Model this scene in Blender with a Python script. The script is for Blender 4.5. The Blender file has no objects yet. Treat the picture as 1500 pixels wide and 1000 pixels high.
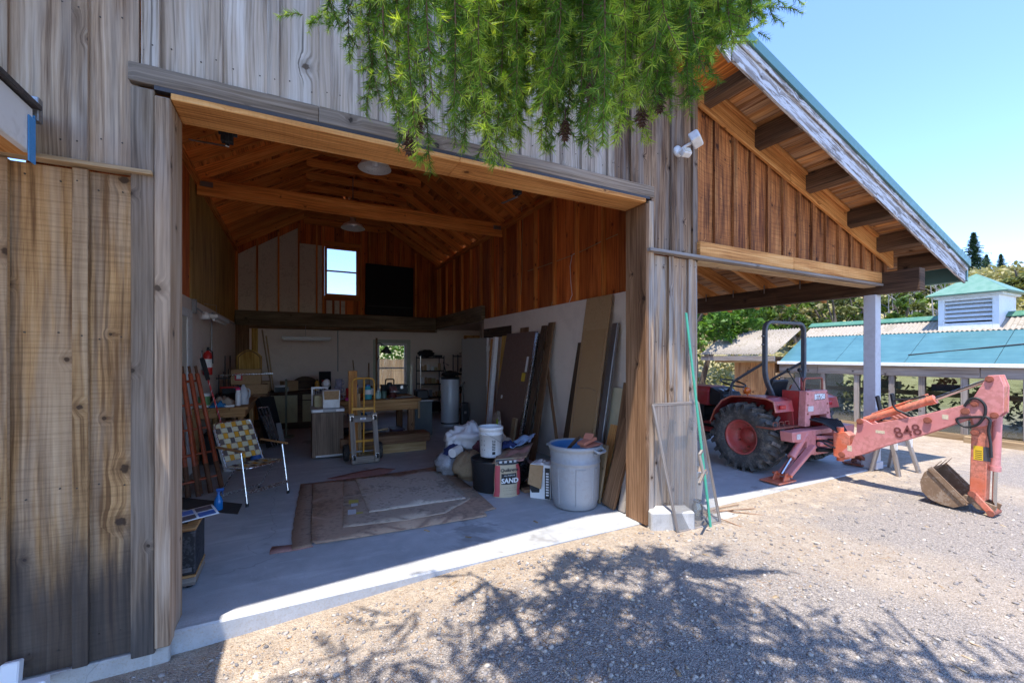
import bpy, bmesh, math, random
import numpy as np
from mathutils import Vector, Matrix, Euler, noise as mnoise
random.seed(7)
R = math.radians
scene = bpy.context.scene
COL = scene.collection
# ------------------------------------------------------------------ camera
CAM_H, YAW, FPX, HORIZ = 1.62, R(26.8), 625.0, 521.0
cd = bpy.data.cameras.new('camera')
cam = bpy.data.objects.new('camera', cd); COL.objects.link(cam)
cam.location = (0, 0, CAM_H); cam.rotation_euler = (R(90), 0, -YAW)
cd.sensor_width = 36; cd.lens = 36*FPX/1500; cd.shift_y = (HORIZ-500)/1500
cd.clip_start = .05; cd.clip_end = 2000
scene.camera = cam
# ------------------------------------------------------------------ sky, sun, exposure
SUN = Vector((.25, .17, -1)).normalized()          # the way the light travels
w = bpy.data.worlds.new('World'); scene.world = w; w.use_nodes = True
nt = w.node_tree; nt.nodes.clear()
sky = nt.nodes.new('ShaderNodeTexSky'); sky.sky_type = 'NISHITA'; sky.sun_disc = False
sky.sun_elevation = math.asin(-SUN.z); sky.sun_rotation = math.atan2(-SUN.x, -SUN.y)
sky.altitude = 900; sky.air_density = 1.0; sky.dust_density = .05; sky.ozone_density = 1.6
bg = nt.nodes.new('ShaderNodeBackground'); bg.inputs['Strength'].default_value = .14
wo = nt.nodes.new('ShaderNodeOutputWorld')
tn = nt.nodes.new('ShaderNodeMix'); tn.data_type = 'RGBA'; tn.blend_type = 'MULTIPLY'; tn.inputs[0].default_value = 1.0; tn.inputs[7].default_value = (.72, .80, 1.0, 1)   # clear mountain air: a deeper blue
nt.links.new(sky.outputs[0], tn.inputs[6]); nt.links.new(tn.outputs[2], bg.inputs[0]); nt.links.new(bg.outputs[0], wo.inputs[0])
sd = bpy.data.lights.new('sun', 'SUN'); sd.energy = 2.25; sd.angle = R(.53); sd.color = (1, .955, .88)
sun = bpy.data.objects.new('sun', sd); COL.objects.link(sun)
sun.rotation_euler = SUN.to_track_quat('-Z', 'Y').to_euler(); sun.location = (-8, -6, 25)
scene.view_settings.view_transform = 'Standard'; scene.view_settings.look = 'None'
scene.view_settings.exposure = 1.95; scene.view_settings.gamma = 1
cy = scene.cycles
cy.max_bounces = 12; cy.diffuse_bounces = 9; cy.glossy_bounces = 3; cy.transmission_bounces = 6; cy.transparent_max_bounces = 12
cy.use_denoising = True; cy.sample_clamp_indirect = 10.0
cy.caustics_reflective = False; cy.caustics_refractive = False
# ------------------------------------------------------------------ where a spot of the ground or of a wall lies
_s, _c = math.sin(YAW), math.cos(YAW)
def _ray(px, py):
    u = (px-750)/FPX
    return Vector((_s+u*_c, _c-u*_s, (HORIZ-py)/FPX))
def G(px, py, z=0):
    r = _ray(px, py); d = (z-CAM_H)/r.z; return Vector((r.x*d, r.y*d, z))
def PX(px, py, X):
    r = _ray(px, py); d = X/r.x; return Vector((X, r.y*d, CAM_H+r.z*d))
def PY(px, py, Y):
    r = _ray(px, py); d = Y/r.y; return Vector((r.x*d, Y, CAM_H+r.z*d))
def PD(px, py, d):
    r = _ray(px, py); return Vector((r.x*d, r.y*d, CAM_H+r.z*d))
# ------------------------------------------------------------------ materials
class Mat:
    def __init__(s, name):
        s.m = bpy.data.materials.new(name); s.m.use_nodes = True
        s.t = s.m.node_tree; s.t.nodes.clear()
    def n(s, typ, ins=None, **props):
        nd = s.t.nodes.new('ShaderNode'+typ)
        for k, v in props.items(): setattr(nd, k, v)
        for k, v in (ins or {}).items(): s.put(nd.inputs[k], v)
        return nd
    def put(s, sock, v):
        if isinstance(v, bpy.types.NodeSocket): s.t.links.new(v, sock)
        elif isinstance(v, (tuple, list)) and len(v) == 3 and sock.type == 'RGBA': sock.default_value = (*v, 1)
        else: sock.default_value = v
    def math(s, op, a, b=0.0, c=0.0, clamp=False):
        nd = s.n('Math', {0: a, 1: b, 2: c}, operation=op); nd.use_clamp = clamp; return nd.outputs[0]
    def mix(s, f, a, b, mode='MIX'):
        nd = s.n('Mix', data_type='RGBA', blend_type=mode, clamp_factor=True)
        s.put(nd.inputs[0], f); s.put(nd.inputs[6], a); s.put(nd.inputs[7], b); return nd.outputs[2]
    def mr(s, v, a, b, c=0.0, d=1.0, smooth=False):
        return s.n('MapRange', {0: v, 1: a, 2: b, 3: c, 4: d}, interpolation_type='SMOOTHSTEP' if smooth else 'LINEAR').outputs[0]
    def ramp(s, f, stops):
        nd = s.n('ValToRGB', {0: f}); cr = nd.color_ramp
        while len(cr.elements) < len(stops): cr.elements.new(.5)
        for e, (p, c) in zip(cr.elements, stops): e.position = p; e.color = (*c, 1)
        return nd.outputs[0]
    def noise(s, vec, scale=1.0, detail=2.0, rough=.5, dist=0.0, dim='3D'):
        return s.n('TexNoise', {'Vector': vec, 'Scale': scale, 'Detail': detail, 'Roughness': rough, 'Distortion': dist}, noise_dimensions=dim).outputs[0]
    def comb(s, x, y, z=0.0): return s.n('CombineXYZ', {0: x, 1: y, 2: z}).outputs[0]
    def pos(s): return s.n('NewGeometry').outputs['Position']
    def obj(s): return s.n('TexCoord').outputs['Object']
    def sep(s, v): return s.n('SeparateXYZ', {0: v}).outputs
    def rnd(s): return s.n('Attribute', attribute_name='rnd').outputs['Fac']
    def uv(s): return s.n('UVMap', uv_map='UVMap').outputs[0]
    def bump(s, h, strength=.3, dist=.01, normal=None):
        ins = {'Strength': strength, 'Distance': dist, 'Height': h}
        if normal is not None: ins['Normal'] = normal
        return s.n('Bump', ins).outputs[0]
    def out(s, base, rough=.6, metal=0.0, normal=None, spec=.5, alpha=None, trans=None, coat=0.0, sub=None):
        p = s.n('BsdfPrincipled', {'Base Color': base, 'Roughness': rough, 'Metallic': metal, 'Specular IOR Level': spec})
        if normal is not None: s.put(p.inputs['Normal'], normal)
        if alpha is not None: s.put(p.inputs['Alpha'], alpha)
        if coat: s.put(p.inputs['Coat Weight'], coat)
        if trans is not None: s.put(p.inputs['Transmission Weight'], trans)
        o = s.n('OutputMaterial', {0: p.outputs[0]}); return s.m

def wood(name, dark, mid, light, rough=.78, knots=.45, tint=.22, crack=.25, grey=None, stain=None, bump=.35, paint=None, freq=1.0, mould=0.0, knotcol=None, saw=0.0):
    M = Mat(name)
    u, v, _ = M.sep(M.uv()); rn = M.rnd()
    U = M.math('MULTIPLY_ADD', rn, 37.0, u); V = M.math('MULTIPLY_ADD', rn, 11.3, v)
    vec = M.comb(U, V)
    vor = M.n('TexVoronoi', {'Vector': vec, 'Scale': 3.1, 'Randomness': 1.0}, voronoi_dimensions='2D')
    kd = M.math('MULTIPLY', M.math('DIVIDE', vor.outputs['Distance'], 3.1), M.mr(M.sep(vor.outputs['Color'])[1], 0, 1, .75, 2.4))
    gate = M.math('GREATER_THAN', M.sep(vor.outputs['Color'])[0], knots)
    kd = M.math('MULTIPLY_ADD', gate, 10.0, kd)
    # wobble so that knots are not perfect circles
    kd = M.math('ADD', kd, M.math('MULTIPLY', M.math('SUBTRACT', M.noise(vec, 38, 2, dim='2D'), .5), .022))
    warp = M.mr(kd, 0, .10, .034, 0, True)
    low = M.math('MULTIPLY', M.math('SUBTRACT', M.noise(M.comb(M.math('MULTIPLY', U, .9), M.math('MULTIPLY', V, 4.0)), 1, 2, dim='2D'), .5), .055)
    V2 = M.math('ADD', M.math('ADD', V, warp), low)
    ring = M.math('SINE', M.math('MULTIPLY', V2, 260*freq))
    gr = M.noise(M.comb(M.math('MULTIPLY', U, 1.3), M.math('MULTIPLY', V2, 60*freq)), 1, 5, .62, dim='2D')
    fib = M.noise(M.comb(M.math('MULTIPLY', U, 9.0), M.math('MULTIPLY', V2, 320.0)), 1, 2, .6, dim='2D')
    tone = M.noise(M.comb(M.math('MULTIPLY', U, .8), M.math('MULTIPLY', V, 5.5)), 1, 3, .55, dim='2D')
    f = M.math('MULTIPLY_ADD', gr, .62, M.math('MULTIPLY_ADD', tone, .5, -.08))
    f = M.math('MULTIPLY_ADD', ring, .03, f); f = M.math('MULTIPLY_ADD', fib, .14, f)
    f = M.math('SUBTRACT', f, .06)
    col = M.ramp(f, [(.34, dark), (.52, mid), (.72, light)])
    t2 = M.math('MULTIPLY_ADD', M.math('SUBTRACT', M.math('FRACT', M.math('MULTIPLY', rn, 7.31)), .5), 2*tint, 1.0)
    col = M.mix(1.0, col, M.n('CombineColor', {0: t2, 1: t2, 2: t2}).outputs[0], 'MULTIPLY')
    if grey:
        gm = M.noise(M.comb(M.math('MULTIPLY', U, .55), M.math('MULTIPLY', V, 7.0)), 1.4, 3, .6, dim='2D')
        col = M.mix(M.mr(gm, .40, .62, 0, grey[1], True), col, M.mix(gr, tuple(c*.62 for c in grey[0]), tuple(min(1, c*1.35) for c in grey[0])))
    kc = knotcol or tuple(c*.35 for c in dark)
    col = M.mix(M.mr(kd, .06, .022, 0, .45, True), col, tuple(c*.8 for c in dark))
    col = M.mix(M.mr(kd, .024, .014, 0, .92, True), col, kc)
    ck = M.noise(M.comb(M.math('MULTIPLY', U, .55), M.math('MULTIPLY', V2, 34.0)), 1, 3, .6, dim='2D')
    ckm = M.mr(ck, .655, .70, 0, crack, True)
    col = M.mix(ckm, col, tuple(c*.25 for c in dark))
    if saw:      # saw marks across the board
        sw = M.noise(M.comb(M.math('MULTIPLY', U, 75.0), M.math('MULTIPLY', V, 2.0)), 1, 3, .6, dim='2D')
        col = M.mix(M.mr(sw, .45, .7, 0, saw), col, tuple(c*.55 for c in dark))
    if stain or mould:
        x, y, z = M.sep(M.pos())
        nz = M.noise(M.comb(M.math('MULTIPLY', V, 9.0), M.math('MULTIPLY', U, 1.1)), 1, 4, .6, dim='2D')
        if stain:       # splash-back damp along the foot of the boards: (lower z, upper z, colour, amount)
            e = M.math('MULTIPLY_ADD', M.math('SUBTRACT', nz, .5), .75, z)
            col = M.mix(M.mr(e, stain[1], stain[0], 0, stain[3], True), col, M.mix(gr, stain[2], tuple(c*2.2 for c in stain[2])))
        if mould: col = M.mix(M.mr(nz, .52, .72, 0, mould, True), col, tuple(c*.4 for c in dark))
    rg = rough
    if paint:           # weathered paint, worn off along the grain: (colour, amount)
        pm = M.noise(M.comb(M.math('MULTIPLY', U, 2.2), M.math('MULTIPLY', V2, 24.0)), 1, 5, .7, dim='2D')
        pf = M.mr(pm, paint[1]-.03, paint[1]+.03, 1, 0, True)
        col = M.mix(pf, col, paint[0])
    h = M.math('MULTIPLY_ADD', fib, .35, gr); h = M.math('SUBTRACT', h, M.math('MULTIPLY', ckm, 2.0))
    h = M.math('SUBTRACT', h, M.math('MULTIPLY', M.mr(kd, .03, .015, 0, 1), .5))
    return M.out(col, rg, normal=M.bump(h, bump, .004), spec=.3)

def plain(name, col, rough=.55, metal=0.0, var=.18, scale=9.0, bump=0.0, bscale=60, dirt=None, spec=.5, coat=0.0, fade=None):
    """one colour with the small unevenness that every used surface has"""
    M = Mat(name); p = M.obj()
    a = M.noise(p, scale, 4, .6); b = M.noise(p, scale*6.3, 3, .6)
    k = M.math('MULTIPLY_ADD', M.math('SUBTRACT', a, .5), 2*var, 1.0)
    c = M.mix(1.0, col, M.n('CombineColor', {0: k, 1: k, 2: k}).outputs[0], 'MULTIPLY')
    if fade: c = M.mix(M.mr(a, .35, .65, 0, fade[1], True), c, fade[0])
    if dirt: c = M.mix(M.mr(M.math('MULTIPLY_ADD', b, .5, M.math('MULTIPLY', a, .5)), .49, .60, 0, dirt[1], True), c, dirt[0])
    r = M.mr(b, .3, .7, max(.02, rough-.1), min(1, rough+.12))
    nrm = M.bump(M.noise(p, bscale, 3, .6), bump, .004) if bump else None
    return M.out(c, r, metal, nrm, spec, coat=coat)

def glass(name, tint=(.9, .95, .95), refl=.1, rough=.02):
    M = Mat(name)
    t = M.n('BsdfTransparent', {0: (*tint, 1)}); g = M.n('BsdfGlossy', {0: (1, 1, 1, 1), 'Roughness': rough})
    fr = M.n('Fresnel', {'IOR': 1.45}); k = M.math('MULTIPLY_ADD', fr.outputs[0], .9, refl, clamp=True)
    mx = M.n('MixShader', {0: k, 1: t.outputs[0], 2: g.outputs[0]})
    M.n('OutputMaterial', {0: mx.outputs[0]}); return M.m

def foliage(name, dark, light, tip=None, trans=.35, rough=.55):
    """leaf or needle: rnd runs from old (0) to fresh (1)"""
    M = Mat(name); rn = M.rnd()
    st = [(0.0, dark), (.75, light)] + ([(1.0, tip)] if tip else [])
    c = M.ramp(rn, st)
    d = M.n('BsdfPrincipled', {'Base Color': c, 'Roughness': rough, 'Specular IOR Level': .3})
    c2 = M.mix(1.0, c, (1.25, 1.2, .5, 1), 'MULTIPLY')
    t = M.n('BsdfTranslucent', {0: c2})
    mx = M.n('MixShader', {0: trans, 1: d.outputs[0], 2: t.outputs[0]})
    M.n('OutputMaterial', {0: mx.outputs[0]}); return M.m
# ------------------------------------------------------------------ mesh builder
class MB:
    """collects shapes and links them as ONE mesh object; every shape gets its own random number and its grain along u (metres)"""
    def __init__(s): s.v = []; s.f = []; s.uv = []; s.r = []; s.mi = []; s.sm = []
    def _add(s, vs, fs, uvs, mat=0, smooth=False, r=None):
        b = len(s.v); s.v += [tuple(p) for p in vs]; r = random.random() if r is None else r
        for f, q in zip(fs, uvs):
            s.f.append([b+i for i in f]); s.uv += q; s.r.append(r); s.mi.append(mat); s.sm.append(smooth)
    def hexa(s, P, axis=0, mat=0, r=None):
        """eight corners: P[i] with bits x=1,y=2,z=4; axis = which edge direction carries the grain"""
        P = [Vector(p) for p in P]
        L = [(P[1]-P[0]).length, (P[2]-P[0]).length, (P[4]-P[0]).length]
        F = [((0, 2, 3, 1), (0, 1)), ((4, 5, 7, 6), (0, 1)), ((0, 1, 5, 4), (0, 2)), ((2, 6, 7, 3), (0, 2)), ((0, 4, 6, 2), (1, 2)), ((1, 3, 7, 5), (1, 2))]
        fs, uvs = [], []
        for k, (f, ax) in enumerate(F):
            ua = axis if axis in ax else ax[0]
            va = ax[0] if ua == ax[1] else ax[1]
            q = []
            for i in f: q.append(((1 if i & (1 << ua) else 0)*L[ua], (1 if i & (1 << va) else 0)*L[va]+k*.31))
            fs.append(f); uvs.append(q)
        s._add(P, fs, uvs, mat, False, r)
    def box(s, c, d, rot=None, mat=0, axis=None, r=None):
        """centre, full sizes"""
        c = Vector(c); m = rot if rot is not None else Matrix.Identity(3)
        if axis is None: axis = max(range(3), key=lambda i: d[i])
        P = [c + m @ Vector(((d[0]/2)*(1 if i & 1 else -1), (d[1]/2)*(1 if i & 2 else -1), (d[2]/2)*(1 if i & 4 else -1))) for i in range(8)]
        s.hexa(P, axis, mat, r)
    def bx(s, x0, x1, y0, y1, z0, z1, mat=0, axis=None, r=None):
        s.box(((x0+x1)/2, (y0+y1)/2, (z0+z1)/2), (abs(x1-x0), abs(y1-y0), abs(z1-z0)), None, mat, axis, r)
    def beam(s, a, b, w, h, up=(0, 0, 1), mat=0, r=None):
        """bar from a to b, w wide, h along up"""
        a = Vector(a); b = Vector(b); d = (b-a); L = d.length; d.normalize()
        sd_ = d.cross(Vector(up)); sd_ = sd_.normalized() if sd_.length > 1e-6 else d.orthogonal().normalized()
        u_ = sd_.cross(d)
        s.box((a+b)/2, (L, w, h), Matrix((d, sd_, u_)).transposed(), mat, 0, r)
    def tube(s, pts, rad, n=10, mat=0, cap=True, r=None, closed=False):
        pts = [Vector(p) for p in pts]; k = len(pts)
        rads = rad if isinstance(rad, (list, tuple)) else [rad]*k
        vs, fs, uvs = [], [], []; prev = None; acc = 0; ls = []
        for i, p in enumerate(pts):
            if closed: t = (pts[(i+1) % k]-pts[i-1])
            else: t = (pts[min(i+1, k-1)]-pts[max(i-1, 0)])
            t = t.normalized() if t.length > 1e-9 else Vector((0, 0, 1))
            if prev is None: a = t.orthogonal().normalized()
            else:
                a = prev - t*prev.dot(t); a = a.normalized() if a.length > 1e-6 else t.orthogonal().normalized()
            prev = a; b = t.cross(a)
            if i: acc += (p-pts[i-1]).length
            ls.append(acc)
            for j in range(n):
                an = 2*math.pi*j/n; vs.append(p+(a*math.cos(an)+b*math.sin(an))*rads[i])
        m = k if closed else k-1
        for i in range(m):
            i2 = (i+1) % k
            for j in range(n):
                j2 = (j+1) % n
                fs.append((i*n+j, i*n+j2, i2*n+j2, i2*n+j))
                c = 2*math.pi*rads[i]/n; l2 = ls[i2] if i2 else acc+.1
                uvs.append([(ls[i], j*c), (ls[i], (j+1)*c), (l2, (j+1)*c), (l2, j*c)])
        s._add(vs, fs, uvs, mat, True, r)
        if cap and not closed:
            for i, rev in ((0, True), (k-1, False)):
                if rads[i] < 1e-4: continue
                idx = [i*n+j for j in range(n)]
                s._add([vs[q] for q in idx], [tuple(range(n))[::-1] if rev else tuple(range(n))], [[(0, 0)]*n], mat, False, r)
    def cyl(s, a, b, ra, rb=None, n=20, mat=0, r=None): s.tube([a, b], [ra, ra if rb is None else rb], n, mat, True, r)
    def lathe(s, prof, o=(0, 0, 0), rot=None, n=28, mat=0, r=None, smooth=True):
        """profile (radius, height) turned about local z"""
        o = Vector(o); m = rot if rot is not None else Matrix.Identity(3)
        vs, fs, uvs = [], [], []
        for (ra, z) in prof:
            for j in range(n):
                an = 2*math.pi*j/n; vs.append(o+m @ Vector((ra*math.cos(an), ra*math.sin(an), z)))
        for i in range(len(prof)-1):
            for j in range(n):
                j2 = (j+1) % n
                fs.append((i*n+j, i*n+j2, (i+1)*n+j2, (i+1)*n+j))
                uvs.append([(prof[i][1], j*.05), (prof[i][1], j*.05+.05), (prof[i+1][1], j*.05+.05), (prof[i+1][1], j*.05)])
        s._add(vs, fs, uvs, mat, smooth, r)
    def prism(s, poly, o, ex, ey, th, mat=0, r=None, grain=0):
        """outline (x,y) in the plane o,ex,ey made th thick along ex x ey"""
        o = Vector(o); ex = Vector(ex).normalized(); ey = Vector(ey).normalized(); ez = ex.cross(ey)*th
        n = len(poly); A = [o+ex*x+ey*y for x, y in poly]; vs = A+[p+ez for p in A]
        q = [(x, y) if grain == 0 else (y, x) for x, y in poly]
        fs = [tuple(range(n))[::-1], tuple(range(n, 2*n))]; uvs = [q[::-1], q]
        for i in range(n):
            j = (i+1) % n; fs.append((i, j, n+j, n+i)); l = (A[j]-A[i]).length
            uvs.append([(0, 0), (l, 0), (l, abs(th)), (0, abs(th))])
        s._add(vs, fs, uvs, mat, False, r)
    def quad(s, P, mat=0, r=None, uv=None):
        s._add(P, [tuple(range(len(P)))], [uv or [(0, 0), (1, 0), (1, 1), (0, 1)][:len(P)]], mat, False, r)
    def grid(s, fn, nu, nv, mat=0, smooth=True, r=None, uvs_=(1, 1)):
        vs = [fn(i/nu, j/nv) for j in range(nv+1) for i in range(nu+1)]; fs, uvs = [], []
        for j in range(nv):
            for i in range(nu):
                a = j*(nu+1)+i; fs.append((a, a+1, a+nu+2, a+nu+1))
                uvs.append([(uvs_[0]*i/nu, uvs_[1]*j/nv), (uvs_[0]*(i+1)/nu, uvs_[1]*j/nv), (uvs_[0]*(i+1)/nu, uvs_[1]*(j+1)/nv), (uvs_[0]*i/nu, uvs_[1]*(j+1)/nv)])
        s._add(vs, fs, uvs, mat, smooth, r)
    def blob(s, c, d, rot=None, amp=.15, fr=2.0, mat=0, n=14, seed=0, r=None):
        """a lumpy rounded mass"""
        c = Vector(c); m = rot if rot is not None else Matrix.Identity(3)
        def fn(a, b):
            th = 2*math.pi*a; ph = math.pi*(b-.5)
            p = Vector((math.cos(th)*math.cos(ph), math.sin(th)*math.cos(ph), math.sin(ph)))
            k = 1+amp*mnoise.noise(p*fr+Vector((seed*3.7, seed*1.3, 0)))+amp*.6*mnoise.noise(p*fr*2.7+Vector((seed, 5, 0)))
            return c+m @ Vector((p.x*d[0]*k, p.y*d[1]*k, p.z*d[2]*k))
        s.grid(fn, n*2, n, mat, True, r)
    def text(s, body, o, ex, ey, size, th=.002, mat=0, align='CENTER', bold=0.0):
        cu = bpy.data.curves.new('lettering', 'FONT'); cu.body = body; cu.size = size; cu.align_x = align; cu.align_y = 'CENTER'
        cu.offset = bold; cu.resolution_u = 2
        ob = bpy.data.objects.new('lettering', cu); COL.objects.link(ob)
        me = bpy.data.meshes.new_from_object(ob.evaluated_get(bpy.context.evaluated_depsgraph_get()))
        o = Vector(o); ex = Vector(ex).normalized(); ey = Vector(ey).normalized(); ez = ex.cross(ey)
        vs = [o+ex*p.co.x+ey*p.co.y+ez*th for p in me.vertices]
        fs = [tuple(p.vertices) for p in me.polygons]
        s._add(vs, fs, [[(0, 0)]*len(f) for f in fs], mat, False)
        bpy.data.objects.remove(ob); bpy.data.curves.remove(cu); bpy.data.meshes.remove(me)
    def build(s, name, mats, parent=None, bevel=0.0, loc=None, seg=1, weld=False, solid=0.0):
        me = bpy.data.meshes.new(name); me.from_pydata(s.v, [], s.f)
        if not isinstance(mats, (list, tuple)): mats = [mats]
        for m in mats: me.materials.append(m)
        me.polygons.foreach_set('material_index', s.mi); me.polygons.foreach_set('use_smooth', s.sm)
        uvl = me.uv_layers.new(name='UVMap'); uvl.data.foreach_set('uv', [c for q in s.uv for c in q])
        at = me.attributes.new('rnd', 'FLOAT', 'FACE'); at.data.foreach_set('value', s.r)
        me.update()
        o = bpy.data.objects.new(name, me); COL.objects.link(o)
        if parent is not None:
            o.parent = parent
            if parent.parent is None: o.matrix_parent_inverse = Matrix.Translation(-Vector(parent.location))
        else:           # the origin goes to the foot of the thing
            A = np.array(s.v); b = Vector(((A[:, 0].min()+A[:, 0].max())/2, (A[:, 1].min()+A[:, 1].max())/2, A[:, 2].min()))
            me.transform(Matrix.Translation(-b)); o.location = b
        if weld:
            md = o.modifiers.new('weld', 'WELD'); md.merge_threshold = .0004
        if solid:
            md = o.modifiers.new('solid', 'SOLIDIFY'); md.thickness = solid; md.offset = 0
        if bevel:
            md = o.modifiers.new('bevel', 'BEVEL'); md.width = bevel; md.segments = seg; md.limit_method = 'ANGLE'; md.angle_limit = R(40); md.use_clamp_overlap = True
        return o
def thing(name, label, cat, loc=(0, 0, 0), group=None):
    """an Empty at the thing's base that parents its parts (parts are built in world coordinates)"""
    o = bpy.data.objects.new(name, None); COL.objects.link(o); o.location = loc; o.empty_display_size = .1
    o['label'] = label; o['category'] = cat
    if group: o['group'] = group
    return o
def tag(o, label, cat, group=None):
    o['label'] = label; o['category'] = cat
    if group: o['group'] = group
    return o
def kind(o, k): o['kind'] = k; return o
def rotz(a): return Matrix.Rotation(a, 3, 'Z')
def rot3(x, y, z): return Euler((x, y, z)).to_matrix()
def arc(c, r, a0, a1, n, ex, ey):
    c = Vector(c); ex = Vector(ex); ey = Vector(ey)
    return [c+ex*(r*math.cos(a0+(a1-a0)*i/n))+ey*(r*math.sin(a0+(a1-a0)*i/n)) for i in range(n+1)]
def rpath(pts, r, n=5):
    """a bent pipe: the corners of a polyline rounded by r"""
    pts = [Vector(p) for p in pts]; out = [pts[0]]
    for a, b, c in zip(pts, pts[1:], pts[2:]):
        d1 = (a-b); d2 = (c-b); k = min(r, d1.length*.49, d2.length*.49); p = b+d1.normalized()*k; q = b+d2.normalized()*k
        for i in range(n+1):
            t = i/n; out.append(p*(1-t)**2+b*2*t*(1-t)+q*t*t)
    out.append(pts[-1]); return out
# ------------------------------------------------------------------ palette
W = {}
W['tan'] = wood('tan_siding', (.18, .09, .036), (.47, .275, .12), (.64, .43, .225), grey=((.44, .33, .225), .6), stain=(.34, .80, (.026, .023, .023), .86), saw=.3, tint=.26, freq=.8, mould=.25, knots=.62, knotcol=(.05, .028, .016))
W['grey'] = wood('grey_siding', (.26, .20, .15), (.55, .465, .385), (.71, .64, .565), grey=((.57, .43, .31), .55), tint=.26, crack=.6, knotcol=(.11, .075, .05))
W['greybrown'] = wood('greybrown_siding', (.19, .115, .07), (.47, .32, .205), (.63, .48, .345), grey=((.48, .385, .30), .5), tint=.26, knotcol=(.07, .045, .03))
W['trim'] = wood('weathered_trim', (.11, .075, .05), (.26, .185, .125), (.42, .32, .235), grey=((.31, .255, .205), .5), stain=(.05, .45, (.03, .028, .028), .75), knots=.25)
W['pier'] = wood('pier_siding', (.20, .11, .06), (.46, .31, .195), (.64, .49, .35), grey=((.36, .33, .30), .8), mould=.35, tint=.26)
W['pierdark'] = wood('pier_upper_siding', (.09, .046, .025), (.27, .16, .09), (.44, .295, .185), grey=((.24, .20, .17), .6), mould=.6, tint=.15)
W['gable'] = wood('gable_siding', (.11, .03, .010), (.43, .15, .042), (.68, .32, .11), knots=.35, saw=.4, mould=.6, tint=.24)
W['orange'] = wood('orange_fir', (.36, .13, .032), (.66, .30, .09), (.78, .44, .17), knots=.2, tint=.15, saw=.12)
W['soffit'] = wood('soffit_board', (.17, .06, .017), (.48, .22, .075), (.66, .38, .16), mould=.55, tint=.3, grey=((.34, .28, .22), .45))
W['darkbeam'] = wood('dark_beam', (.05, .026, .014), (.115, .062, .034), (.18, .105, .06), mould=.4)
W['fir'] = wood('red_fir_framing', (.40, .115, .022), (.73, .25, .05), (.84, .37, .10), knots=.35, tint=.22, mould=.2)
W['sheath'] = wood('roof_sheathing', (.36, .10, .02), (.70, .235, .045), (.82, .34, .085), knots=.6, tint=.3, mould=.25)
W['redwall'] = wood('red_wall_board', (.28, .056, .011), (.58, .145, .028), (.70, .22, .052), knots=.4, tint=.35)
W['ply'] = wood('yellow_plywood', (.32, .165, .03), (.55, .32, .075), (.66, .43, .13), knots=.15, freq=.45, tint=.1, mould=.25)
W['loft'] = wood('loft_timber', (.09, .065, .036), (.19, .14, .085), (.28, .215, .14), mould=.3)
W['brown'] = wood('brown_board', (.10, .048, .022), (.20, .105, .052), (.31, .18, .10), tint=.3)
W['pale'] = wood('pale_board', (.25, .16, .08), (.42, .29, .16), (.55, .41, .25), tint=.25)
W['bench'] = wood('bench_fir', (.22, .10, .035), (.40, .21, .08), (.52, .31, .14), tint=.15)
W['aged'] = wood('aged_grey_wood', (.13, .10, .08), (.26, .21, .17), (.38, .33, .28), tint=.2, grey=((.3, .28, .27), .5))
W['peel'] = wood('peeling_white_board', (.17, .14, .12), (.33, .29, .26), (.48, .45, .43), paint=((.62, .61, .61), .505), crack=.5)
W['dark'] = wood('dark_walnut_board', (.035, .02, .012), (.075, .042, .024), (.13, .078, .045))
M_white = plain('white_wall_paint', (.80, .68, .585), .7, var=.04, scale=.9, dirt=((.64, .53, .44), .3))
M_whitepaint = plain('white_paint', (.78, .77, .76), .45, var=.06, scale=3, dirt=((.5, .47, .43), .3))
M_post = plain('lilac_grey_paint', (.55, .54, .565), .5, var=.06, scale=3, dirt=((.4, .38, .38), .3))
M_batt = plain('cream_insulation', (.72, .63, .49), .9, var=.12, scale=5, dirt=((.38, .30, .2), .4), bump=.4, bscale=30)
M_greenmetal = plain('green_roof_metal', (.105, .22, .215), .4, .3, var=.1, scale=3)
M_flash = plain('dark_flashing', (.07, .06, .06), .5, .5)
M_steel = plain('grey_steel', (.34, .34, .35), .38, .85, var=.15, dirt=((.2, .13, .08), .3))
M_chrome = plain('bright_aluminium', (.72, .73, .75), .24, 1.0, var=.08)
M_rod = plain('polished_rod', (.62, .60, .58), .16, 1.0, var=.06)
M_black = plain('black_plastic', (.016, .016, .018), .5, var=.25)
M_blackmat = plain('matt_black', (.008, .008, .009), .85, var=.3)
M_rubber = plain('rubber', (.028, .027, .027), .8, var=.3, dirt=((.14, .115, .09), .6), bump=.3)
M_nail = plain('nail_head', (.07, .055, .045), .6, .4)
M_glass = glass('window_glass', (.93, .96, .97), .05)
M_tape = plain('blue_tape', (.06, .28, .62), .5)
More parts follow.
